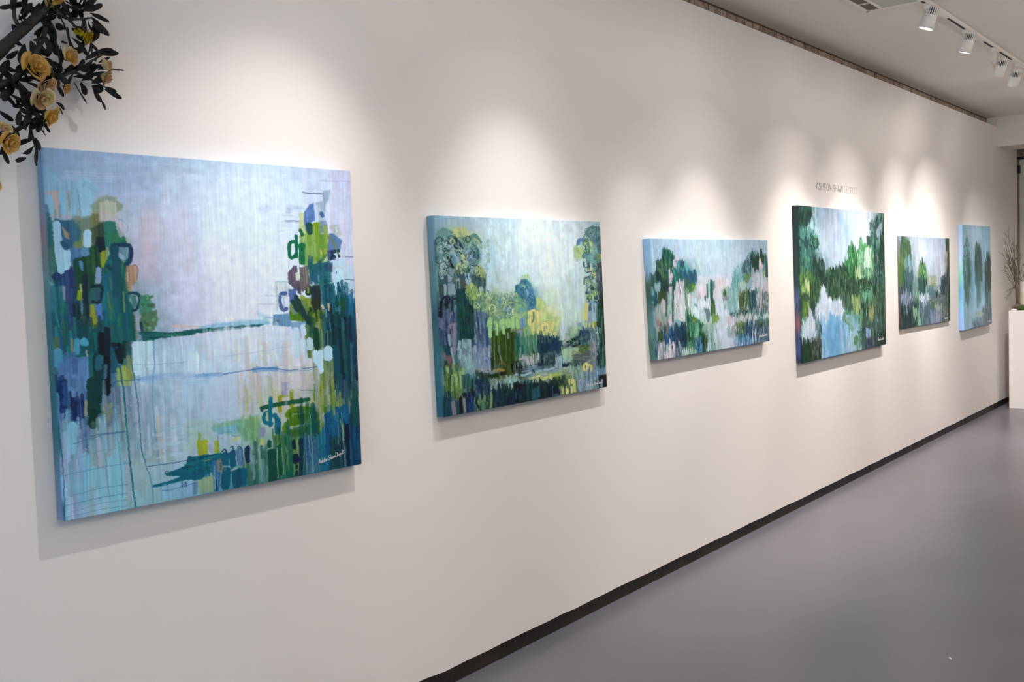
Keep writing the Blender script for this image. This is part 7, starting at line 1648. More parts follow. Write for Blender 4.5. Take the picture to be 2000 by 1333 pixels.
# ================================================================ lettering on the wall
GL = {'A': [[(0, 0), (.5, 1), (1, 0)], [(.18, .36), (.82, .36)]], 'S': [[(.95, .85), (.7, 1), (.25, .98), (.05, .78), (.2, .58), (.8, .44), (.97, .22), (.75, .02), (.25, 0), (.02, .17)]],
      'H': [[(0, 0), (0, 1)], [(1, 0), (1, 1)], [(0, .52), (1, .52)]], 'T': [[(.5, 0), (.5, 1)], [(0, 1), (1, 1)]], 'O': [[(.5 + .5*math.cos(a*math.pi/8), .5+.5*math.sin(a*math.pi/8)) for a in range(17)]],
      'N': [[(0, 0), (0, 1), (1, 0), (1, 1)]], 'W': [[(0, 1), (.25, 0), (.5, 1), (.75, 0), (1, 1)]], 'D': [[(0, 0), (0, 1), (.5, 1), (.85, .8), (1, .5), (.85, .2), (.5, 0), (0, 0)]],
      'E': [[(1, 0), (0, 0), (0, 1), (1, 1)], [(0, .52), (.85, .52)]], 'P': [[(0, 0), (0, 1), (.65, 1), (.95, .85), (.95, .6), (.65, .45), (0, .45)]]}
WD = {'A': .95, 'S': .72, 'H': .85, 'T': .8, 'O': 1.05, 'N': .88, 'W': 1.3, 'D': .88, 'E': .62, 'P': .68, ' ': .35}
def lettering():
    txt = 'ASHTON SHAW DESPOT'; h = .048; gap = .26; total = sum(WD[c] for c in txt)+gap*(len(txt)-1)
    x0, x1, z0 = 6.765, 7.56, 2.150; k = (x1-x0)/total
    root = empty('wall_lettering', (x0, 0, z0), 'thin grey capital lettering on the white wall above the dark riverbank painting', 'lettering')
    x = 0; th = .0017
    for i, c in enumerate(txt):
        if c != ' ':
            bm = bmesh.new()
            for st in GL[c]:
                P = [Vector((x+a*WD[c]*k, 0, b*h)) for a, b in st]
                for a, b in zip(P[:-1], P[1:]):
                    d = (b-a).normalized(); nn = Vector((-d.z, 0, d.x))*th; e = d*th*.8
                    q = [a-e+nn, a-e-nn, b+e-nn, b+e+nn]
                    f = [bm.verts.new((p.x, -.0012, p.z)) for p in q]; g = [bm.verts.new((p.x, -.0002, p.z)) for p in q]
                    bm.faces.new(f); bm.faces.new(g[::-1])
                    for j in range(4): bm.faces.new((f[j], g[j], g[(j+1) % 4], f[(j+1) % 4]))
            link('letter', mesh_bm('letter', bm), M['letter_glare'] if i > 11 else M['letter'], root)
        x += (WD[c]+gap)*k
lettering()

# ================================================================ plinth with a twig arrangement at the end of the wall
pl = empty('display_plinth', (12.2, -.38, 0), 'tall white square plinth at the far end of the gallery wall', 'plinth')
box('plinth_box', -.27, .27, -.27, .272, 0, 1.074, M['plinth'], pl, bev=.003)

M['twig'] = mat('dry_twig', '6a5b4c', .8, noise=(30, '45382c', .7, (1, 1, 1)))
M['driftwood'] = mat('driftwood', '7d6f60', .8, noise=(14, '4d4238', .8, (1, 4, 1)), bump=(40, .5))
M['moss'] = mat('moss_green', '4a5c2c', .9, noise=(60, '2c3c1c', .8, (1, 1, 1)), bump=(90, .6))
M['shell'] = mat('white_ceramic', 'f0ebe6', .35)
M['vase'] = mat('ribbed_vase', 'e6ddc8', .5, noise=(10, 'd8ceb8', .6, (1, 1, 1)))
tw = empty('twig_arrangement', (12.13, -.15, 1.0745), 'fan of dry grey twigs rising from driftwood and moss on the white plinth', 'plant arrangement')
rnd = random.Random(21)
bm = bmesh.new(); tube(bm, [(.0, .0, .0), (.004, .002, .13), (-.004, .006, .30), (.0, .01, .42)], [.016, .014, .012, .007], 9)
link('trunk', mesh_bm('trunk', bm), M['twig'], tw, True)
def twig(a0, L, lean, z0, droop=0.0):
    """one bare twig with side shoots; a0 = lean angle in the plane of the fan (deg from vertical, + towards the wall)"""
    bm = bmesh.new(); P = []; p = Vector((0, .01, z0)); th = R(a0); dx = lean
    for i in range(8):
        P.append(p.copy()); step = L/7
        p = p+Vector(((dx*.3-math.sin(th)*.95)*step, math.sin(th)*.42*step, math.cos(th)*step)); th += R(rnd.uniform(-5, 5)+droop)
    tube(bm, P, [.0042*(1-.8*i/7) for i in range(8)], 6)
    for k in range(5):
        i = rnd.randint(2, 6); q = P[i]; t2 = math.atan2(-(P[i+1]-q).x, (P[i+1]-q).z)+R(rnd.choice((-1, 1))*rnd.uniform(18, 38)); l2 = L*rnd.uniform(.12, .3)
        e = q+Vector((-math.sin(t2)*.9*l2, math.sin(t2)*.45*l2, math.cos(t2)*l2)); m_ = (q+e)/2+Vector((0, rnd.uniform(-.006, .006), .004))
        tube(bm, [q, m_, e], [.0022, .0016, .0007], 5)
    for v in bm.verts: v.co.y = min(v.co.y, .142)
    link('twig', mesh_bm('twig', bm), M['twig'], tw, True)
for a0, L in ((-14, .52), (-4, .50), (3, .62), (8, .70), (13, .55), (18, .66), (24, .52), (29, .60), (36, .50), (43, .46), (50, .42), (57, .36), (66, .34), (75, .28), (-26, .40), (-38, .36), (-50, .34)):
    twig(a0*.62, L*.86, rnd.uniform(-.35, .15), .22+rnd.uniform(-.03, .12))
for a0, L in ((118, .20), (126, .22)): twig(a0, L, -.1, .27)
bm = bmesh.new(); tube(bm, [(-.10, .030, .030), (-.085, .012, .036), (-.05, -.02, .040), (0, -.07, .030), (.02, -.13, .02)], [.004, .024, .032, .028, .01], 10)
for v in bm.verts: v.co.z = max(.0005, v.co.z*.95)
link('driftwood', mesh_bm('driftwood', bm), M['driftwood'], tw, True)
bm = bmesh.new(); bmesh.ops.create_icosphere(bm, subdivisions=4, radius=1)
rr = random.Random(5)
for v in bm.verts:
    k = 1+.12*math.sin(v.co.x*17+v.co.y*9)+.1*math.sin(v.co.y*23+v.co.z*11)+rr.uniform(-.05, .05)
    v.co = Vector((-.12+v.co.x*.05*k, -.075+v.co.y*.06*k, max(.0004, .018+v.co.z*.026*k)))
link('moss_clump', mesh_bm('moss_clump', bm), M['moss'], tw, True)
bm = bmesh.new(); bmesh.ops.create_uvsphere(bm, u_segments=20, v_segments=12, radius=1)
for v in bm.verts: v.co = Vector((-.16+v.co.x*.025, -.005+v.co.y*.03, max(.0003, .007+v.co.z*.012)))
link('white_pebble', mesh_bm('white_pebble', bm), M['shell'], tw, True)

vs_ = empty('vase', (12.31, -.215, 1.0745), 'cream ribbed cylinder vase on the plinth at the right picture edge', 'vase')
bm = bmesh.new(); n = 48; prof = [(.0, 0.0), (.058, 0), (.062, .01), (.062, .30), (.060, .306), (.056, .306), (.055, .30), (.055, .02), (0.0001, .018)]
rings = []
for r, z in prof[1:-1]:
    rings.append([bm.verts.new(((r+(.0022*math.cos(12*2*math.pi*i/n) if r > .059 else 0))*math.cos(2*math.pi*i/n), (r+(.0022*math.cos(12*2*math.pi*i/n) if r > .059 else 0))*math.sin(2*math.pi*i/n), z)) for i in range(n)])
for a, b in zip(rings[:-1], rings[1:]):
    for i in range(n): bm.faces.new((a[i], a[(i+1) % n], b[(i+1) % n], b[i]))
bm.faces.new(rings[0][::-1]); bm.faces.new(rings[-1])
link('vase_body', mesh_bm('vase_body', bm), M['vase'], vs_, True)
br = empty('dry_branch', (12.31, -.215, 1.094), 'short dry branches standing in the cream ribbed vase', 'branch')
for dy, L in ((.02, .42), (-.03, .38), (.045, .33)):
    bm = bmesh.new(); P = [Vector((0, dy*.3, .001)), Vector((.004, dy*.6, .2)), Vector((0, dy*1.2, .30)), Vector((-.01, dy*2.0, L))]
    tube(bm, P, [.006, .005, .004, .0015], 6)
    for i in range(4):
        q = P[2].lerp(P[3], i/4); e = q+Vector((rnd.uniform(-.03, .03), rnd.choice((-1, 1))*rnd.uniform(.02, .05), rnd.uniform(.03, .06))); tube(bm, [q, e], [.0022, .0008], 5)
    link('twig', mesh_bm('twig', bm), M['twig'], br, True)

bm = bmesh.new(); tube(bm, [(-.012, -.006, .0012), (0, 0, .0016), (.011, .008, .0011)], [.001, .0045, .001], 6)
for v in bm.verts: v.co.z = max(.0003, min(v.co.z, .0026))
ch = link('paint_chip', mesh_bm('paint_chip', bm), M['shell']); ch.location = (4.20, -1.53, 0)
tag(ch, 'tiny white paint chip lying on the open grey floor', 'paint chip')

# ================================================================ dark branches with yellow paper roses over the corner of the first painting
M['bark'] = mat('black_bark', '262522', .7, noise=(30, '141412', .7, (1, 1, 1)), bump=(60, .5))
M['leafm'] = mat('dark_leaf', '2b2c2b', .6, noise=(24, '191b1d', .8, (1, 1, 1)), bump=(50, .2), spec=.4)
M['leafb'] = mat('dark_leaf_grey', '3c3a3a', .6, noise=(24, '262628', .8, (1, 1, 1)), bump=(50, .2), spec=.4)
M['petal'] = mat('yellow_petal', 'f0d07c', .65, noise=(30, 'e8b858', .6, (1, 1, 1)), bump=(80, .15))
M['petal2'] = mat('cream_petal', 'f2e2b4', .65, noise=(30, 'ead09a', .6, (1, 1, 1)), bump=(80, .15))
M['petal3'] = mat('peach_petal', 'eccca4', .65, noise=(30, 'e0b488', .6, (1, 1, 1)), bump=(80, .15))
M['acid'] = mat('acid_yellow_petal', 'd8c420', .5, noise=(30, 'c0a818', .6, (1, 1, 1)))
def mesh_paper():
    m = mat('printed_book_paper', 'dcc890', .7); nt = m.node_tree; b = nt.nodes['Principled BSDF']
    tc = nt.nodes.new('ShaderNodeTexCoord'); w = nt.nodes.new('ShaderNodeTexBrick'); w.inputs['Scale'].default_value = 260; w.inputs['Mortar Size'].default_value = .08; w.inputs['Brick Width'].default_value = 1; w.inputs['Row Height'].default_value = 1; w.offset = 0
    mp = nt.nodes.new('ShaderNodeMapping'); mp.inputs['Rotation'].default_value = (R(90), 0, R(10)); nt.links.new(tc.outputs['Object'], mp.inputs[0]); nt.links.new(mp.outputs[0], w.inputs[0])
    w.inputs['Color1'].default_value = srgb('e2cd92'); w.inputs['Color2'].default_value = srgb('e2cd92'); w.inputs['Mortar'].default_value = srgb('6c5c38'); nt.links.new(w.outputs[0], b.inputs['Base Color'])
    return m
M['net'] = mesh_paper()
CM = cam.matrix_world.copy()
# points are given on the vertical plane standing y metres off the wall
fl = empty('rose_branches', (1.30, -.001, 2.10), 'black leafy branches with yellow paper roses hanging over the corner of the first painting', 'flower decoration')
FO = Vector((1.30, -.001, 2.10))
def V(u, v, y):
    """u across and v up in metres on the wall, seen square on; y = distance off the wall"""
    return Vector((u, -y, v))-FO
BRANCHES = [
 ([(1.1838, -0.1, 2.1857), (1.2079, -0.1, 2.2137), (1.2324, -0.1, 2.2421), (1.2694, -0.1, 2.2787), (1.3122, -0.09, 2.3188), (1.3384, -0.09, 2.3508), (1.3574, -0.09, 2.3936)],[0.0151, 0.0152, 0.0146, 0.0139, 0.0126, 0.0111, 0.0103]),
 ([(1.262, -0.1, 2.3725), (1.2522, -0.1, 2.3403), (1.249, -0.1, 2.3093), (1.2548, -0.1, 2.2914), (1.2617, -0.1, 2.2792)],[0.0042, 0.0046, 0.005, 0.0054, 0.0046]),
 ([(1.2312, -0.07, 2.0095), (1.2558, -0.07, 2.0311), (1.2847, -0.07, 2.0515), (1.3136, -0.07, 2.0662), (1.3306, -0.07, 2.0778)],[0.0062, 0.0059, 0.0055, 0.0048, 0.0032]),
 ([(1.2676, -0.07, 2.0322), (1.2786, -0.08, 2.0632), (1.2844, -0.08, 2.0911), (1.2715, -0.09, 2.1192), (1.2449, -0.1, 2.1413)],[0.0079, 0.0086, 0.0094, 0.0086, 0.0069]),
 ([(1.1873, -0.1, 2.1263), (1.218, -0.1, 2.1378), (1.2459, -0.1, 2.1567), (1.2753, -0.1, 2.1914), (1.3015, -0.1, 2.23), (1.3297, -0.09, 2.2791), (1.3363, -0.09, 2.3192)],[0.0091, 0.0092, 0.0085, 0.0078, 0.0071, 0.0063, 0.0055]),
 ([(1.326, -0.08, 2.147), (1.3556, -0.08, 2.1626), (1.3959, -0.07, 2.1895), (1.4366, -0.06, 2.2088), (1.4733, -0.06, 2.2366), (1.5134, -0.055, 2.262)],[0.0048, 0.0048, 0.0041, 0.0037, 0.0029, 0.0021]),
 ([(1.3428, -0.08, 2.3419), (1.3714, -0.08, 2.3412), (1.4054, -0.07, 2.3354), (1.4453, -0.06, 2.3423), (1.4837, -0.055, 2.3542)],[0.0056, 0.0048, 0.0045, 0.0033, 0.0021]),
 ([(1.4014, -0.07, 2.3386), (1.4324, -0.065, 2.3169), (1.4598, -0.06, 2.298)],[0.0036, 0.0029, 0.0017]),
 ([(1.3774, -0.08, 2.3384), (1.3993, -0.07, 2.3063), (1.4125, -0.06, 2.266)],[0.0024, 0.002, 0.0012]),
 ([(1.4021, -0.07, 2.3807), (1.4274, -0.065, 2.3725), (1.4551, -0.06, 2.3604)],[0.002, 0.002, 0.0016]),
 ([(1.333, -0.09, 2.3304), (1.3415, -0.085, 2.2976), (1.3622, -0.08, 2.2626), (1.3721, -0.08, 2.2245), (1.3766, -0.075, 2.1901)],[0.0055, 0.006, 0.0048, 0.004, 0.0032]),
 ([(1.3732, -0.08, 2.2286), (1.3768, -0.075, 2.2061), (1.3833, -0.07, 2.2018)],[0.002, 0.0016, 0.0008]),
 ([(1.2908, -0.06, 2.0396), (1.297, -0.06, 2.0126), (1.3067, -0.055, 1.9823), (1.3082, -0.05, 1.9552)],[0.0032, 0.0036, 0.0036, 0.002]),
 ([(1.3304, -0.07, 2.0739), (1.3301, -0.06, 2.0553), (1.3288, -0.055, 2.0279)],[0.0024, 0.002, 0.0008]),
 ([(1.4758, -0.06, 2.276), (1.4954, -0.055, 2.2614), (1.4849, -0.055, 2.2371)],[0.0025, 0.0025, 0.0017]),
 ([(1.416, -0.065, 2.1971), (1.4528, -0.06, 2.1906), (1.49, -0.055, 2.1778), (1.5192, -0.05, 2.1697)],[0.0037, 0.0033, 0.0025, 0.0017]),
 ([(1.4557, -0.06, 2.2361), (1.4714, -0.06, 2.2753), (1.4661, -0.06, 2.295)],[0.0025, 0.0021, 0.0017]),
 ([(1.2032, -0.08, 2.0021), (1.2266, -0.08, 2.0118), (1.2492, -0.075, 2.026)],[0.0046, 0.005, 0.0047]),
 ([(1.189, -0.08, 1.959), (1.2048, -0.08, 1.9698), (1.221, -0.08, 1.9844)],[0.0031, 0.0031, 0.0023]),
]
